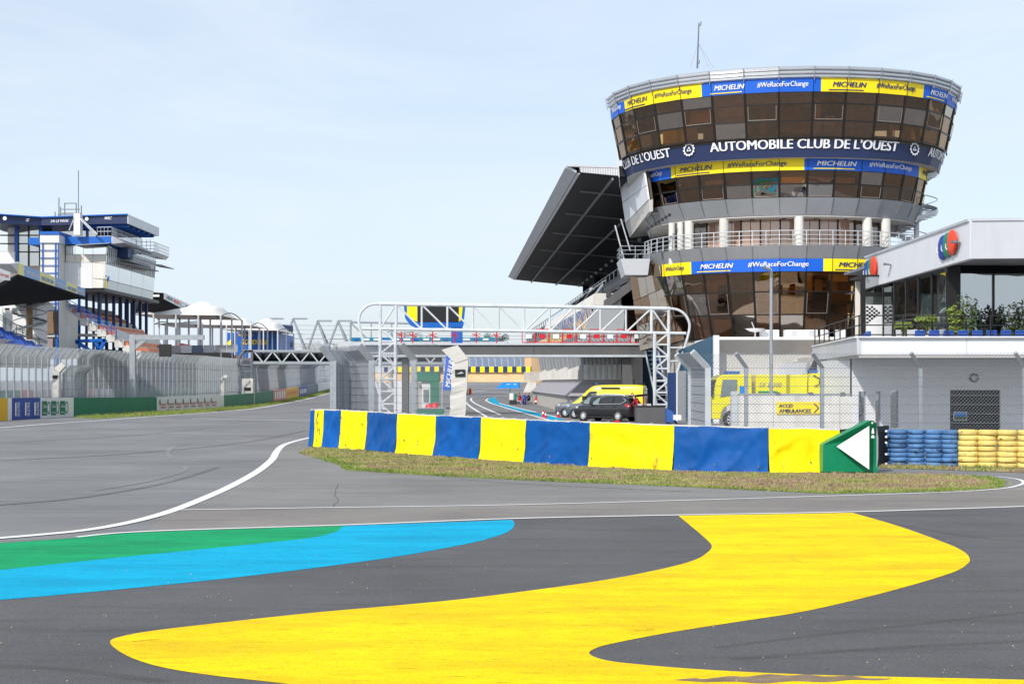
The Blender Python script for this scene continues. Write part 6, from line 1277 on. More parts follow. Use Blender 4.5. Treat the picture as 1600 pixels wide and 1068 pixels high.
for x0, x1, y in ((36,46,343.8),(164,175,341)): lettering('WEC', on_quad(P(x0,y+2,YL-.9 if x0 < 60 else YL-.1), P(x1,y+2,YL-.9 if x0 < 60 else YL-.1), P(x1,y-2.4,YL-.9 if x0 < 60 else YL-.1), P(x0,y-2.4,YL-.9 if x0 < 60 else YL-.1)), 'print_white', lb, bold=.04, shear=.4)
for x, y, yy in ((7.5,341,YL-3.2),(135.5,342,YL-.08)): MB().lathe([(0,0),(.2,0),(.2,-.02),(0,-.02)], 14, P(x,y,yy), 'Y').build('round_emblem', 'print_white', lb)
# upper glazed storey
BX(64, 150, 349, 420, YL+3, .3, 'glass_grey', 'glazing_wall'); BX(-40, 64, 350, 470, YL+3.5, .3, 'interior_pale', 'inner_wall')
for a, b in ((0,12),(27.5,44.5),(45.5,62)):
    for c, d in ((352,367),(368,380),(381,393),(394,415)): BX(a, b, c, d, YL+1.5, .06, 'glass_grey' if a > 1 else 'glass_mirror', 'window_pane')
BX(12.5, 22.5, 352, 392, YL+1.6, .2, 'cream', 'wall_panel'); BX(23, 27.3, 350, 410, YL+1.2, .4, 'steel_blue', 'blue_column'); BX(61.5, 64.5, 350, 372, YL+1.2, .4, 'steel_blue', 'blue_column'); BX(-40, 23, 393, 412, YL+1.0, .4, 'white_paint', 'white_parapet')
m = MB()
for a, b in (((28,352),(44,367)),((62,352),(45,367)),((28,381),(44,394))): m.bar(P(*a,YL+1.7), P(*b,YL+1.7), .12, up=(0,1,0))
for x in (28,44.8,62): m.bar(P(x,351,YL+1.45), P(x,415,YL+1.45), .14, up=(0,1,0))
for y in (367.5,380.5,393.5): m.bar(P(0,y,YL+1.45), P(62,y,YL+1.45), .12)
m.build('glazing_frame', 'mullion', lb)
BX(95, 150, 349, 372, YL+4, .3, 'slab_grey', 'rear_wall'); BX(134, 137, 349, 370, YL+2.8, .3, 'steel_blue', 'blue_column'); BX(139, 152, 349, 370, YL+3.4, .3, 'dark_blue', 'door_opening')
# terrace slab with blue edge
BX(95.5, 174, 369.5, 381.5, YL-1, 12, 'steel_blue', 'terrace_slab'); BX(44.5, 62, 371, 382, YL-1, 6, 'steel_blue', 'terrace_slab'); xt = XY(174,YL-1)
MB().hexa([(xt+.01,YL-1,ZY(381,YL-1)),(xt+1.2,YL-.5,ZY(378,YL-1)),(xt+1.2,YL+12,ZY(378,YL-1)),(xt+.01,YL+12,ZY(381,YL-1))], [(xt+.01,YL-1,ZY(369,YL-1)),(xt+.15,YL-1,ZY(369,YL-1)),(xt+.15,YL+12,ZY(369,YL-1)),(xt+.01,YL+12,ZY(369,YL-1))]).build('terrace_edge', 'pale_panel', lb)
MB().hexa([P(118,383.5,YL-2.2),P(168,380.5,YL-2.2),P(168,380.5,YL+10),P(118,383.5,YL+3)], [P(118,382,YL-2.2),P(174,379,YL-2.2),P(174,379,YL+11),P(118,382,YL+3)]).build('canopy_fin', 'metal_grey', lb)
m = MB(); R_ = [P(152,369.5,YL-.8), P(152,355,YL-.8), P(174,354.5,YL-.8), Vector((xt,YL+11,ZY(354.5,YL-.8)))]
for f in (0, .45, .95): m.path([p+Vector((0,0,-f)) for p in R_[1:]], .04, 5)
for i in range(26): p = R_[2].lerp(R_[3], i/25); m.tube(p, p+Vector((0,0,-1)), .03, 4)
for i in range(5): p = R_[1].lerp(R_[2], i/4); m.tube(p, p+Vector((0,0,-1)), .03, 4)
m.build('terrace_rail', 'galv_light', lb)
BX(115, 125, 333, 367, YL-2, .9, 'white_paint', 'white_mast_box'); m = MB().tube(P(126,341,YL-2), P(152,366,YL-2), .08, 5).tube(P(124,341,YL-2), P(148,366,YL-2), .06, 5).tube(P(116,341,YL-2), P(108,360,YL-2), .06, 5); m.build('mast_stay', 'galv_light', lb)
# lift tower with blue grid
BX(62.5, 92, 366.5, 379, YL-3, 4, 'white_cladding', 'tower_head'); BX(62, 92.5, 361.5, 366.3, YL-3.1, 4.2, 'steel_blue', 'tower_cap'); BX(63, 90.5, 379, 560, YL-2.8, 3.6, 'cream', 'tower_shaft')
m = MB()
for x in (66.5, 86.5, 91): m.bar(P(x,378,YL-2.9), P(x,560,YL-2.9), .09, up=(0,1,0))
for i in range(15): m.bar(P(62,379+i*11.8,YL-2.92), P(92,379+i*11.8,YL-2.92), .07)
m.build('tower_grid', 'steel_blue', lb); BX(64, 90, 486, 521, YL-3.0, .1, 'glass_brown_b', 'dark_glazing')
tv = thing('outdoor_screen', 'small outdoor screen in a thick black frame on the lift tower', 'screen', P(74.5,548,YL-4)); BX(61.5, 87, 526, 547, YL-4, .6, 'black', 'frame', tv); BX(64, 82.5, 528.5, 544, YL-4.06, .05, 'screen_grey', 'display', tv)
MB().tube(P(89.5,528,YL-4), Vector((*P(89.5,600,YL-4).xy,0)), .16, 8).build('blue_post', 'steel_blue', lb)
# glazed box, front and track side
YF = YL-.5
for i, (a, b) in enumerate(((103,117),(117.5,130.5),(131,145),(145.5,166))):
    s = 1 if i == 3 else 0
    MB().slab([P(a,397,YF), P(b-(.4 if s else 0),397,YF), P(b,384,YF), P(a,384,YF)], .1).build('window_pane', 'glass_mirror', lb); MB().slab([P(a,409.5-(0 if i else 0),YF), P(b-1*s,411.5 if s else 409.5,YF), P(b-.4*s,397.5,YF), P(a,397.5,YF)], .1).build('blind_pane', 'cream', lb)
BX(95.5, 99, 382, 409, YF, .5, 'cream', 'wall_panel'); BX(100, 102.8, 384, 408, YF+.2, .3, 'mullion', 'window_slot')
MB().slab([P(95.5,449,YF), P(144,450,YF), P(144,410,YF), P(95.5,410,YF)], .3).build('clad_wall', 'white_cladding', lb); MB().slab([P(144.3,434,YF), P(161.5,436,YF), P(165,412,YF), P(144.3,410,YF)], .3).build('clad_wall', 'cream', lb); MB().slab([P(144.3,449.5,YF), P(160.5,449.5,YF), P(161.4,437,YF), P(144.3,434.6,YF)], .3).build('clad_wall', 'cream', lb)
XB, XT = XY(160.5,YF), XY(166.5,YF); zT, zB = ZY(384,YF), ZY(449.5,YF); yE = YL+20
def side(f0, f1, y0, y1, mat, name, th=.12, out=0):
    g_ = lambda f: (XB+(XT-XB)*f+out, zB+(zT-zB)*f); (x0, z0), (x1, z1) = g_(f0), g_(f1)
    return MB().slab([(x0,y1,z0),(x0,y0,z0),(x1,y0,z1),(x1,y1,z1)], th).build(name, mat, lb)
for f0, f1, mt in ((0,.20,'glass_grey'),(.21,.57,'glass_mirror'),(.58,.80,'glass_grey'),(.81,1,'glass_grey')):
    for j in range(4): side(f0, f1, YF+j*5.1+.03, YF+(j+1)*5.1-.03, mt, 'side_pane')
    side(f1+.002, f1+.012, YF, yE, 'mullion', 'side_transom', out=.03)
for j in range(28): side(.59, .99, YF+.4+j*.72, YF+.62+j*.72, 'white_cladding', 'side_fin', out=.05)
MB().box((XY(97,YF),YF+.5,zB), (XB-.5,yE,zT)).build('core', 'interior_dark', lb)
MB().box((XY(60,YF),YF+.4,zB-.35), (XB+.1,yE+3,zB-.02)).build('soffit', 'deck_grey', lb)
def tray(y0, y1, z, out, hh, mat): 
    m = MB().hexa([(XT,y0,z-.2),(XT+out*.8,y0,z-.35),(XT+out*.8,y1,z-.35),(XT,y1,z-.2)], [(XT-.3,y0,z),(XT+out,y0,z+.05),(XT+out,y1,z+.05),(XT-.3,y1,z)]); m.build('viewing_tray', mat, lb)
    r = MB()
    for f in (.3,.65,1): r.path([(XT,y0,z+hh*f),(XT+out,y0,z+hh*f),(XT+out,y1,z+hh*f)], .04, 4)
    for i in range(14): yy = y0+(y1-y0)*i/13; r.tube((XT+out,yy,z), (XT+out,yy,z+hh), .03, 4)
    r.build('tray_rail', 'galv_light', lb)
tray(YL+5, YL+14, ZY(402,YL+3), 1.5, 1.0, 'pale_panel'); tray(YL+13, YL+20, ZY(388,YL+9), 1.6, 1.1, 'pale_panel')
MB().slab([(XT-.2,YL+2,ZY(404,YL)),(XT+1.7,YL+6,ZY(407,YL)),(XT+1.9,YL+14,ZY(407,YL)),(XT-.2,YL+14,ZY(404,YL))], .1).build('brise_soleil', 'slab_grey', lb); MB().slab([(XT+.5,YL+15,ZY(392,YL)),(XT+1.8,YL+16,ZY(394,YL)),(XT+2.2,YL+20,ZY(396,YL)),(XT+.5,YL+20,ZY(392,YL))], .1).build('brise_soleil', 'metal_grey', lb)
MB().box((XT+.2,YL+3,ZY(398,YL)), (XT+1.3,YL+5,ZY(384,YL))).build('blue_door_block', 'dark_blue', lb)
m = MB()
for x in (205, 213, 222, 229, 235): m.tube(P(x, 374, YL+13), P(x, 392, YL+13), .03, 4)
m.build('roof_hanger', 'galv', lb)
rw_ = thing('roof_antennas', 'cluster of antennas and rails on the navy roof at left', 'antenna', P(105, 338, YL+3)); m = MB()
for x, y0, y1 in ((92,309,338),(122.5,266,338),(127,321,338),(101,317,336),(119,317,336),(86,331,338),(94.5,323,338)): m.tube(P(x,y1,YL+3), P(x,y0,YL+3), .05 if y0 < 300 else .06, 5)
for a, b in (((90,335),(126,335)),((95,327),(125,327)),((101,317.5),(119,317.5)),((95,333),(126,333))): m.tube(P(*a,YL+3), P(*b,YL+3), .05, 5)
m.build('mast', 'galv_dark', rw_)
# stand with orange seats below the box
sd_ = thing('orange_seat_stand', 'raked stand of orange seats on blue columns under the press building', 'grandstand', (-40, 155, 0))
nr = 9
for i in range(nr):
    xa = XY(95,150)+i*.92; z = ZY(473,150)-i*.58
    MB().box((xa,150.5,z-1.2), (xa+.95,169.5,z-.42)).build('step', 'concrete_white', sd_)
    m = MB()
    for j in range(26): y = 150.8+j*.7; m.hexa([(xa+.1,y,z-.42),(xa+.55,y,z-.42),(xa+.55,y+.5,z-.42),(xa+.1,y+.5,z-.42)], [(xa+.02,y,z+.05),(xa+.14,y,z+.05),(xa+.14,y+.5,z+.05),(xa+.02,y+.5,z+.05)])
    o = m.build('seat_row', 'seat_orange' if i % 3 else 'cream', sd_)
for i in range(9): y = 151.5+i*2.6; x = XY(121,151); MB().box((x-.12,y,zB-6.5+.0), (x+.12,y+.24,zB-.36)).build('blue_column', 'dark_blue' if i else 'steel_blue', sd_)  # inner columns darker: shade under the box put into their colour
for i in range(8): y = 152+i*2.8; MB().box((XY(150,151)-.15,y,zB-9), (XY(150,151)+.15,y+.3,zB-.36)).build('blue_column', 'dark_blue', sd_)  # this row wholly in the darker blue that stands in for shade
MB().add([P(91,474,150), P(122,497,150), P(121,560,150), P(91,560,150)], [(3,2,1,0)]).build('side_wall', 'cream', sd_); MB().slab([P(93,552,149.9), P(109,552,149.9), P(109,512,149.9), P(93,503,149.9)], .1).build('side_door', 'white_paint', sd_)
MB().box((XY(122,152),152,0), (XY(165,152),176,ZY(545,152))).build('undercroft', 'interior_dark', sd_); MB().box((XY(121,151),151,ZY(525,151)), (XY(165,151),153,ZY(521,151))).build('concrete_beam', 'concrete', sd_)
m = MB()
for a, b in (((118,533),(165,531)),((150,533),(155,553)),((165,530),(153,553)),((120,534),(147,552))): m.bar(P(*a,149.5), P(*b,149.5), .35, up=(0,1,0))
m.build('blue_strut', 'steel_blue', sd_)
m = MB(); 
for f in (0, .35, .7): m.path([P(93,470-0,149.8)+Vector((0,0,f)), P(182,522,149.8)+Vector((0,0,f))], .04, 4)
for i in range(12): p = P(93,470,149.8).lerp(P(182,522,149.8), i/11); m.tube(p+Vector((0,0,-.4)), p+Vector((0,0,.75)), .035, 4)
m.build('stand_rail', 'steel_blue', sd_)
MB().hexa([P(181,525,149.8),P(215,538,149.8+9),P(215,540,149.8+12),P(181,527,150.5)], [P(181,513,149.8),P(215,527,149.8+9),P(215,527,149.8+12),P(181,515,150.5)]).build('front_banner', 'pale_panel', sd_)
extra = MB().box((XY(205,165),165,0), (XY(300,165),190,ZY(545,165))); extra.build('lower_gallery', 'interior_dark', sd_)
for i in range(7): MB().box((XY(215+i*9,164.5),164.5,1), (XY(218+i*9,164.5),164.9,ZY(540,165))).build('gallery_post', 'steel_blue', sd_)
for i in range(8): MB().box((XY(228+i*18,163.5),163.5,ZY(552-i*.3,163.5)), (XY(245+i*18,163.5),163.7,ZY(540-i*.2,163.5))).build('gallery_banner', ('pale_panel','board_slate','metal_grey','pale_panel','board_slate','galv','metal_grey','galv')[i], sd_)
# near-left canopy with banners and the blue seats
lc = thing('left_canopy', 'dark cantilever canopy with pastel sponsor banners at the left edge', 'canopy', P(40, 470, 115))
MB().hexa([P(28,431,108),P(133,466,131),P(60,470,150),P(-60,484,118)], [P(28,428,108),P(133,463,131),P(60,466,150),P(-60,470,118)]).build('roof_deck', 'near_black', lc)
M('pastel_blue', s2l(130,170,220), .5, 0, .08, 2); M('pastel_yellow', s2l(240,225,150), .5, 0, .06, 2)
e0, e1 = P(36,0,109.8), P(133,0,131); 
for i, (a, b, mt) in enumerate(((0,.07,'pastel_yellow'),(.07,.28,'pastel_blue'),(.28,.50,'pastel_yellow'),(.50,.68,'pastel_blue'),(.68,.86,'pastel_yellow'),(.86,1,'pastel_blue'))):
    p, q = P(29,411,108.2).lerp(P(133,451,131), a), P(29,411,108.2).lerp(P(133,451,131), b); h0, h1 = 18.5*108/F, 15*131/F; hh = lambda t: h0+(h1-h0)*t
    o = MB().slab([p-Vector((0,0,hh(a))), q-Vector((0,0,hh(b))), q, p], .1).build('banner', mt, lc)
    if i: f = on_quad(p.lerp(q,.12)-Vector((-.02,.03,hh(a)*.72)), p.lerp(q,.88)-Vector((-.02,.03,hh(b)*.72)), p.lerp(q,.88)-Vector((-.02,.03,hh(b)*.35)), p.lerp(q,.12)-Vector((-.02,.03,hh(a)*.35))); lettering('MICHELIN', f, 'print_white' if 'blue' in mt else 'pastel_blue', o, bold=.02)
MB().slab([P(-40,435,104), P(16,438,106), P(16,425,106), P(-40,404,104)], .1).build('banner', 'board_white', lc); lettering('racing', on_quad(P(-14,430,104.8), P(14,434,105.8), P(14,429,105.8), P(-14,422,104.8)), 'print_red', lc, bold=.02)
MB().hexa([P(-60,470,118),P(30,430,108.3),P(62,455,140),P(-40,455,140)], [P(-60,408,118),P(30,410,108.3),P(62,452,140),P(-40,420,140)]).build('roof_back', 'white_paint', lc) if False else None
MB().slab([P(-40,424,105.5), P(30,428,108.4), P(30,410,108.4), P(17,412,107), P(-40,412,105.5)], .15).build('roof_gable', 'pale_panel', lc)
bs = thing('blue_seat_stand', 'rows of blue seats below the canopy at the left edge', 'grandstand', P(20, 560, 112))
for i in range(9):
    Y = 108+i*.0; x1 = XY(58,118)-i*.85; z = ZY(543,112)+.0+i*.38
    m = MB()
    for j in range(26):
        y = 104+j*.62; xx = x1-j*.0+ (118-y)*-.12
        m.hexa([(xx-.45,y,z),(xx,y,z),(xx,y+.5,z),(xx-.45,y+.5,z)], [(xx-.5,y,z+.42),(xx-.4,y,z+.42),(xx-.4,y+.5,z+.42),(xx-.5,y+.5,z+.42)])
    m.build('seat_row', 'seat_blue', bs); MB().box((x1-1.9,103.5,z-1.5), (x1+.3,120.5,z-.01)).build('step', 'concrete', bs)
m = MB()
for k2 in range(3): m.path([P(-10,486+k2*3.5,121), P(62,528+k2*3,121)], .035, 4)
for i in range(9): p = P(-10,486,121).lerp(P(62,528,121), i/8); m.tube(p, p-Vector((0,0,1)), .03, 4)
m.build('hand_rail', 'galv_dark', bs)
ww = thing('white_stair_block', 'white block with three small windows and a spiral stair at left', 'building', P(35, 560, 138)); BX(5, 58, 462, 575, 138, 3, 'white_paint', 'wall', ww)
for x in (7.5, 19, 30): BX(x, x+7, 481, 484, 137.95, .06, 'black', 'window', ww); BX(x-.5, x+7.5, 485, 486, 137.9, .1, 'concrete', 'sill', ww)
BX(-20, 4, 475, 540, 137, .2, 'glass_mirror', 'glazing', ww); MB().tube(P(46,530,135.5), P(46,462,135.5), .3, 10).build('stair_core', 'interior', ww); c_ = P(46,535,135.5)
MB().path([c_+Vector((1.55*math.cos(i*.25), 1.55*math.sin(i*.25), i*.075)) for i in range(60)], .13, 5).build('stair_stringer', 'galv', ww); m = MB(); m.path([c_+Vector((1.55*math.cos(i*.25), 1.55*math.sin(i*.25), .9+i*.075)) for i in range(60)], .05, 5)
m.build('stair_rail', 'galv', ww)
for i in range(30): a = i*.5; z = i*.15; MB().slab([c_+Vector((.3*math.cos(a),.3*math.sin(a),z)), c_+Vector((1.5*math.cos(a),1.5*math.sin(a),z)), c_+Vector((1.5*math.cos(a+.45),1.5*math.sin(a+.45),z)), c_+Vector((.3*math.cos(a+.45),.3*math.sin(a+.45),z))], .05).build('stair_tread', 'galv', ww)
# dark canopy box, membrane tents, blue building, steel frames
dc = thing('dark_canopy', 'black boxy canopy with pale end banner beside the press building', 'canopy', P(250, 490, 182))
MB().hexa([P(220,466,176),P(257,466,176),P(299,489,215),P(210,492,215)], [P(220,455,176),P(257,457.5,176),P(299,477,215),P(210,477,215)]).build('roof_box', 'near_black', dc); MB().slab([P(257.3,467,175.8), P(300,489.5,215), P(300,477.5,215), P(257.3,457.3,175.8)], .1).build('end_banner', 'pale_panel', dc)
for i in range(4): f = on_quad(P(258,466,175.7), P(299.8,488.5,214.9), P(299.8,478.5,214.9), P(258,458.5,175.7)); rect(lambda u, v: f(-.42+i*.22+(u+.5)*.16, v*.55)+Vector((.06,0,0)), ('board_slate','orange','print_white','board_slate')[i], dc)
rect(lambda u, v: P(227+(u+.5)*22, 463.5-(v+.5)*3.4, 175.9), 'print_white', dc)
def tent(x0, x1, ye, yp, xp, Y, name, label, dep, ridge=3):
    t = thing(name, label, 'tent', P((x0+x1)/2, 560, Y), 'membrane roofs along the straight')
    e0, e1 = P(x0, ye, Y), P(x1, ye+2, Y); pk0 = P(xp, yp, Y+dep*.5)
    def fn(a, b):
        p = e0.lerp(e1, a)+Vector((0,dep*b,0)); s = math.sin(math.pi*b)**.8; r = (.28+.72*math.exp(-((a-.70)/.30)**2))*min(1, (1-a)*8, a*12)
        return p+Vector((0,0,(pk0.z-e0.z)*s*r*(.82+.18*abs(math.cos(a*ridge*math.pi)))))
    MB().grid(fn, 30, 14).build('membrane', 'membrane', t, True)
    for i in range(5):
        for d in (0, dep*.5, dep):
            p = e0.lerp(e1, i/4)+Vector((0,d,0)); MB().tube((p.x,p.y,0), p, .12, 8).build('pole', 'white_steel', t)
    for i in range(5): p = e0.lerp(e1, i/4); MB().path([p+Vector((0,dep*j/6,-.1+.7*math.sin(math.pi*j/6))) for j in range(7)], .08, 5).build('arch_rib', 'galv_dark', t)
tent(205, 345, 490.5, 470, 310, 178, 'membrane_tent', 'nearest white membrane canopy on thin posts beside the straight', 14); tent(240, 392, 506, 491, 340, 206, 'membrane_tent', 'middle white membrane canopy lower behind the nearest', 14); tent(345, 434, 514, 496, 385, 245, 'membrane_tent', 'farthest white membrane canopy before the blue hall', 18)
rs_ = thing('red_seat_stand', 'low raked stand with red seats below the membrane canopies', 'grandstand', P(330, 560, 190))
for i in range(7):
    MB().hexa([P(285+i*4,552+i*2,178),P(392+i*4,572+i*2,240),P(388+i*4,572+i*2,241),P(280+i*4,552+i*2,179)], [P(285+i*4,536+i*4,178),P(392+i*4,560+i*4,240),P(388+i*4,560+i*4,241),P(280+i*4,536+i*4,179)]).build('seat_row', 'red' if i % 2 == 0 else 'concrete', rs_)
gd = thing('blue_hall', 'bright blue hall with yellow lettering behind the membrane canopies', 'building', P(395, 560, 262)); Yg2 = 262.0
MB().box((XY(354,Yg2),Yg2,0), (XY(432,Yg2),Yg2+20,ZY(519.5,Yg2))).build('wall', 'steel_blue', gd); MB().hexa([P(412,544,Yg2-.3),P(458,542,Yg2+18),P(458,542,Yg2+22),P(412,544,Yg2+2)], [P(412,530,Yg2-.3),P(458,534,Yg2+18),P(458,534,Yg2+22),P(412,530,Yg2+2)]).build('side_wing', 'dark_blue', gd)
lettering('GOODYEAR', on_quad(P(377,538,Yg2-.15), P(419,538.5,Yg2-.15), P(419,530.5,Yg2-.15), P(377,530,Yg2-.15)), 'banner_yellow', gd, bold=.05, shear=.25); MB().slab([P(352,538,Yg2-.2), P(362,528,Yg2-.2), P(364,533,Yg2-.2), P(358,541,Yg2-.2)], .05).build('wing_mark', 'banner_yellow', gd)
BX(372, 396, 521, 525, Yg2-.1, .1, 'interior', 'window_strip', gd); MB().hexa([P(420,513,258),P(458,519,270),P(458,519,275),P(420,513,262)], [P(420,505,258),P(458,510,270),P(458,508,275),P(420,505,262)]).build('roof_box', 'dark_blue', gd)
sf = thing('steel_stand_frame', 'bare steel triangulated frames of an uncovered stand', 'stand frame', P(480, 580, 290)); Yq = 290.0; m_ = []
for x0, x1, yt in ((402,440,497.5),(440,476,497.5),(481,512,501),(512,545,501)):
    xm = (x0+x1)/2; MB().path([P(x0,545,Yq), P(xm,yt,Yq), P(x1,545,Yq)], .22, 6).build('a_frame', 'galv', sf); MB().tube(P(xm,yt,Yq), P(xm+22,yt,Yq), .18, 6).build('ridge_tube', 'galv', sf)
    MB().path([P(xm,yt,Yq), P(xm+20,545,Yq+8)], .18, 6).build('rear_leg', 'galv', sf)
for y in (507, 514, 521, 528, 536): MB().tube(P(402,y,Yq+4), P(548,y+1.5,Yq+4), .1, 5).build('rail', 'galv_light', sf)
MB().path([P(548,545,Yq), P(548,503,Yq), P(640,505,Yq)], .2, 6).build('end_frame', 'galv', sf); MB().tube(P(548,504,Yq), P(575,530,Yq), .15, 6).build('brace', 'galv', sf)
for x in (580, 612): MB().tube(P(x,504,Yq), P(x,530,Yq), .12, 6).build('upright', 'galv', sf)
br = thing('far_footbridge', 'distant pale footbridge with teal lettered banner behind the gantry', 'footbridge', P(600, 590, 270)); MB().box((XY(528,270),270,ZY(545,270)), (XY(790,270),273,ZY(533,270))).build('deck', 'galv_light', br); M('teal', s2l(0,120,150), .5, 0, .15, .3); MB().box((XY(549,270),269.9,ZY(532.8,270)), (XY(780,270),270.2,ZY(527,270))).build('banner', 'teal', br)
for i in range(14): x = 553+i*15.5; MB().box((XY(x,270),269.75,ZY(531.5,270)), (XY(x+7+(i % 3)*2,270),269.85,ZY(528.5,270))).build('banner_print', 'print_white' if i % 3 else 'steel_blue', br)
for x in (560, 610): MB().tube(P(x,545,271), Vector((*P(x,0,271).xy,gz(271))), .5, 10).build('pier', 'concrete', br)
sg = thing('sign_gantry', 'dark sign gantry with lattice girder and curved leg over the straight', 'gantry', P(386, 600, 158)); Y8 = 158.0
MB().box((XY(392,Y8),Y8+.9,ZY(565,Y8)), (XY(690,Y8),Y8+1.1,ZY(551,Y8))).build('sign_panels', 'near_black', sg)
MB().tube(P(380,548.5,Y8), P(690,549.5,Y8), .16, 6).build('top_chord', 'galv', sg); MB().tube(P(396,567,Y8), P(690,568,Y8), .2, 6).build('bottom_chord', 'galv', sg)
for i in range(20): x = 397+i*14.5; a, b = ((x,567),(x+14.5,549)) if i % 2 else ((x,549),(x+14.5,567)); MB().tube(P(*a,Y8), P(*b,Y8), .09, 5).build('lattice', 'galv_light', sg)
for i in range(20): x = 398+i*14; MB().box((XY(x,Y8),Y8+.7,ZY(559.5,Y8)), (XY(x+9,Y8),Y8+.88,ZY(552,Y8))).build('sign_box', 'black', sg)
MB().path([P(x, y, Y8) for x, y in smooth_pts([(396,548.5),(383,548.5),(376,554),(373,563),(374,574),(380,592)], 4)], .16, 6).build('curved_leg', 'galv_dark', sg); MB().tube(P(394,549,Y8), P(393,592,Y8), .16, 6).build('leg', 'galv_dark', sg)
for y in (560, 570, 580): MB().tube(P(374+(y-560)*.2,y,Y8), P(394,y,Y8), .08, 5).build('tie', 'galv_dark', sg)
MB().box((XY(379,Y8),Y8-.4,0), (XY(396,Y8),Y8+.8,ZY(591,Y8))).build('plinth', 'concrete_white', sg); MB().box((XY(383,Y8),Y8-.45,ZY(610,Y8)), (XY(393,Y8),Y8-.42,ZY(605,Y8))).build('sign_plate', 'black', sg)
# ------------------------------------------------------------------ far end: tan bank, chequered tyre wall, trees
bk = MB().add([P(520,597,395), P(842,596.5,395), P(842,581,402), P(520,581,402), P(520,581,470), P(842,581,470)], [(0,1,2,3),(3,2,5,4)]).build('gravel_bank', 'gravel_tan'); struct(bk)
fw = thing('far_tyre_wall', 'distant blue and yellow blocked safety wall on the tan bank', 'barrier', P(690, 580, 401))
for i in range(34):
    x = 600+i*7.15
    if x > 836: break
    MB().box((XY(x,400),400,ZY(581,400)), (XY(x+7.0,400),401,ZY(572.5,400))).build('wall_block', 'tarp_yellow' if i % 2 else 'dark_blue', fw)
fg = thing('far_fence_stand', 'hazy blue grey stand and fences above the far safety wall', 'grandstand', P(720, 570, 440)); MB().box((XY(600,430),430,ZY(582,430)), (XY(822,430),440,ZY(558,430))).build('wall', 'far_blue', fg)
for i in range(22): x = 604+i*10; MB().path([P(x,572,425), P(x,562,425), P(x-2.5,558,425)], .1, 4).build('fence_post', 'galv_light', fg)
ob = thing('orange_house', 'pale orange building at the far end of the pit lane', 'building', P(830, 580, 420)); MB().box((XY(820,420),420,0), (XY(900,420),430,ZY(545,420))).build('wall', 'gravel_tan', ob); MB().box((XY(819,420),419.5,ZY(545,420)), (XY(901,420),431,ZY(543.5,420))).build('roof', 'concrete', ob)
# pit-side hut with green awning, white doors and red kit behind the left fence
hu = thing('marshal_hut', 'white marshal hut with green awning behind the mesh fence', 'hut', gp(665, 118)); Yh = 118.0
MB().box((XY(648,Yh),Yh+.3,ZY(596,Yh)), (XY(686,Yh),Yh+2.5,ZY(580,Yh))).build('awning', 'board_green', hu); MB().box((XY(672,Yh),Yh+.2,0), (XY(686,Yh),Yh+.3,ZY(596,Yh))).build('green_door', 'board_green', hu)
for a, b in ((620,627),(636,640),(648,651.5),(658.5,672)): MB().box((XY(a,Yh),Yh+.5,0), (XY(b,Yh),Yh+.7,ZY(594,Yh))).build('white_panel', 'board_white', hu)
MB().box((XY(661,Yh),Yh+.42,.9), (XY(669,Yh),Yh+.5,1.9)).build('door_window', 'glass_light', hu); MB().box((XY(652,Yh),Yh+1.5,0), (XY(658,Yh),Yh+1.7,2.2)).build('inner_wall', 'soffit', hu)
for i, (x, y) in enumerate(((671,631),(680,628))): tag(MB().lathe([(0,0),(.3,0),(.34,.15),(.28,.5),(.2,.62),(0,.66)], 12, (XY(x,100),100,.35+.1*i)).build('red_bag', 'red', None, True), 'red kit bag %s behind the mesh fence' % ('on the left' if i == 0 else 'on the right'), 'bag', 'red bags')
gw = thing('green_low_wall', 'low dark green wall at the foot of the mesh fence', 'wall', gp(668, 84)); MB().box((XY(648,84),84,0), (XY(694,84),84.3,.95)).build('wall', 'board_green', gw); MB().box((XY(648,84),83.95,.95), (XY(694,84),84.35,1.0)).build('coping', 'galv', gw)
sc_ = thing('parked_scooter', 'grey motor scooter half hidden behind the wrapped post', 'scooter', gp(697, 88)); b_ = gp(697, 88)
for dx in (-.55, .55): MB().lathe([(.12,-.06),(.25,-.06),(.28,0),(.25,.06),(.12,.06)], 16, b_+Vector((dx,0,.28)), 'Y').build('wheel', 'rubber', sc_, True)
MB().hexa([b_+Vector((-.5,-.15,.35)), b_+Vector((.5,-.15,.35)), b_+Vector((.5,.15,.35)), b_+Vector((-.5,.15,.35))], [b_+Vector((-.1,-.12,.85)), b_+Vector((.6,-.12,.8)), b_+Vector((.6,.12,.8)), b_+Vector((-.1,.12,.85))]).build('body', 'metal_grey', sc_); MB().hexa([b_+Vector((-.62,-.18,.4)), b_+Vector((-.5,-.18,.4)), b_+Vector((-.5,.18,.4)), b_+Vector((-.62,.18,.4))], [b_+Vector((-.45,-.15,1.1)), b_+Vector((-.35,-.15,1.1)), b_+Vector((-.35,.15,1.1)), b_+Vector((-.45,.15,1.1))]).build('leg_shield', 'metal_grey', sc_)
MB().box(b_+Vector((0,-.13,.85)), b_+Vector((.62,.13,.95))).build('seat', 'cloth_dark', sc_); MB().tube(b_+Vector((-.4,-.3,1.12)), b_+Vector((-.4,.3,1.12)), .025).build('handlebar', 'black', sc_)
sp = thing('orange_marker_light', 'orange signal light on a dark stand right of the wrapped post', 'signal light', G(733.5, 617)); b_ = G(733.5, 617); MB().box(b_+Vector((-.8,0,0)), b_+Vector((-.3,.4,1.0))).build('stand', 'galv_dark', sp); MB().lathe([(0,.1),(.25,.1),(.25,.9),(.15,1.2),(0,1.25)], 12, b_+Vector((.1,.2,0))).build('lamp', 'orange', sp, True)
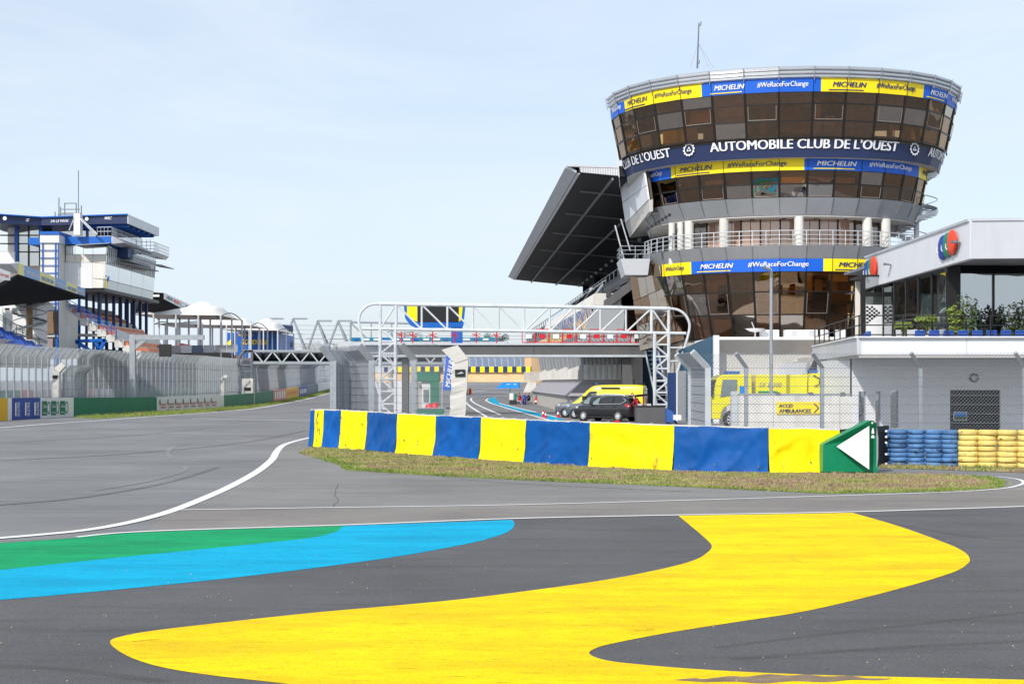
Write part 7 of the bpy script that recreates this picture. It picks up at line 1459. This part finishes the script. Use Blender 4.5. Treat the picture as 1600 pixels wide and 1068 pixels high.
# bare trees far off
def bare_tree(px_, py0, py1, Y, seed, label):
    rr = random.Random(seed); b = Vector((XY(px_,Y), Y, gz(Y))); hgt = ZY(py1,Y)-b.z; t = thing('bare_tree', label, 'tree', b, 'bare trees on the horizon'); m = MB(); tw = MB()
    MB().tube(b, b+Vector((0,0,hgt*.45)), .3, 7, .18).build('trunk', 'bark', t)
    def grow(p, d, ln, r, lv):
        q = p+d*ln; (m if lv < 3 else tw).tube(p, q, r, 4 if lv < 3 else 3, r*.6)
        if lv < 5:
            for _ in range(3 if lv < 4 else 4): dd = (d+Vector([rr.gauss(0,.45) for _ in range(3)])+Vector((0,0,.12))).normalized(); grow(q, dd, ln*rr.uniform(.6,.8), r*.58, lv+1)
    for _ in range(3): grow(b+Vector((0,0,hgt*rr.uniform(.3,.42))), Vector((rr.gauss(0,.35),rr.gauss(0,.35),1)).normalized(), hgt*.2, .13, 0)
    m.build('limbs', 'bark', t); tw.build('crown', 'bare_twigs', t)
for i, (x, y1, lbl) in enumerate(((452,530,'leftmost bare tree behind the steel frames'),(488,527,'bare tree in the middle behind the steel frames'),(520,532,'rightmost bare tree behind the steel frames'))): bare_tree(x, 590, y1, 420, i+3, lbl)
def leafy(px_, Y, ytop, rad, seed, label, mat='leaf'):
    rr = random.Random(seed); b = Vector((XY(px_,Y), Y, gz(Y))); hgt = ZY(ytop,Y)-b.z; t = thing('leafy_tree', label, 'tree', b, 'dark trees beyond the footbridge'); MB().tube(b, b+Vector((0,0,hgt*.7)), .25, 7, .1).build('trunk', 'bark', t); m = MB(); cl = [(rr.gauss(0,rad*.5), rr.gauss(0,rad*.5), hgt*rr.uniform(.5,.95), rad*rr.uniform(.25,.5)) for _ in range(14)]
    for i in range(1500): c = rr.choice(cl); d = Vector([rr.gauss(0,1) for _ in range(3)]).normalized(); p = b+Vector(c[:3])+d*c[3]*rr.uniform(.6,1); p.z = min(p.z, b.z+hgt); e = Vector([rr.gauss(0,1) for _ in range(3)]).normalized(); f = e.orthogonal().normalized(); s = rr.uniform(.1,.22); m.add([p-e*s, p+f*s*.6, p+e*s, p-f*s*.6], [(0,1,2,3)])
    m.build('crown', mat, t)
for i, (x, y, r) in enumerate(((627,515,2.2),(652,519,2.6),(668,522,2.0),(772,519,2.2),(783,521,2.0))): leafy(x, 450, y, r*1.6, 30+i, 'dark leafy treetop above the footbridge, %s from the left' % ORD[i], 'leaf_dark')
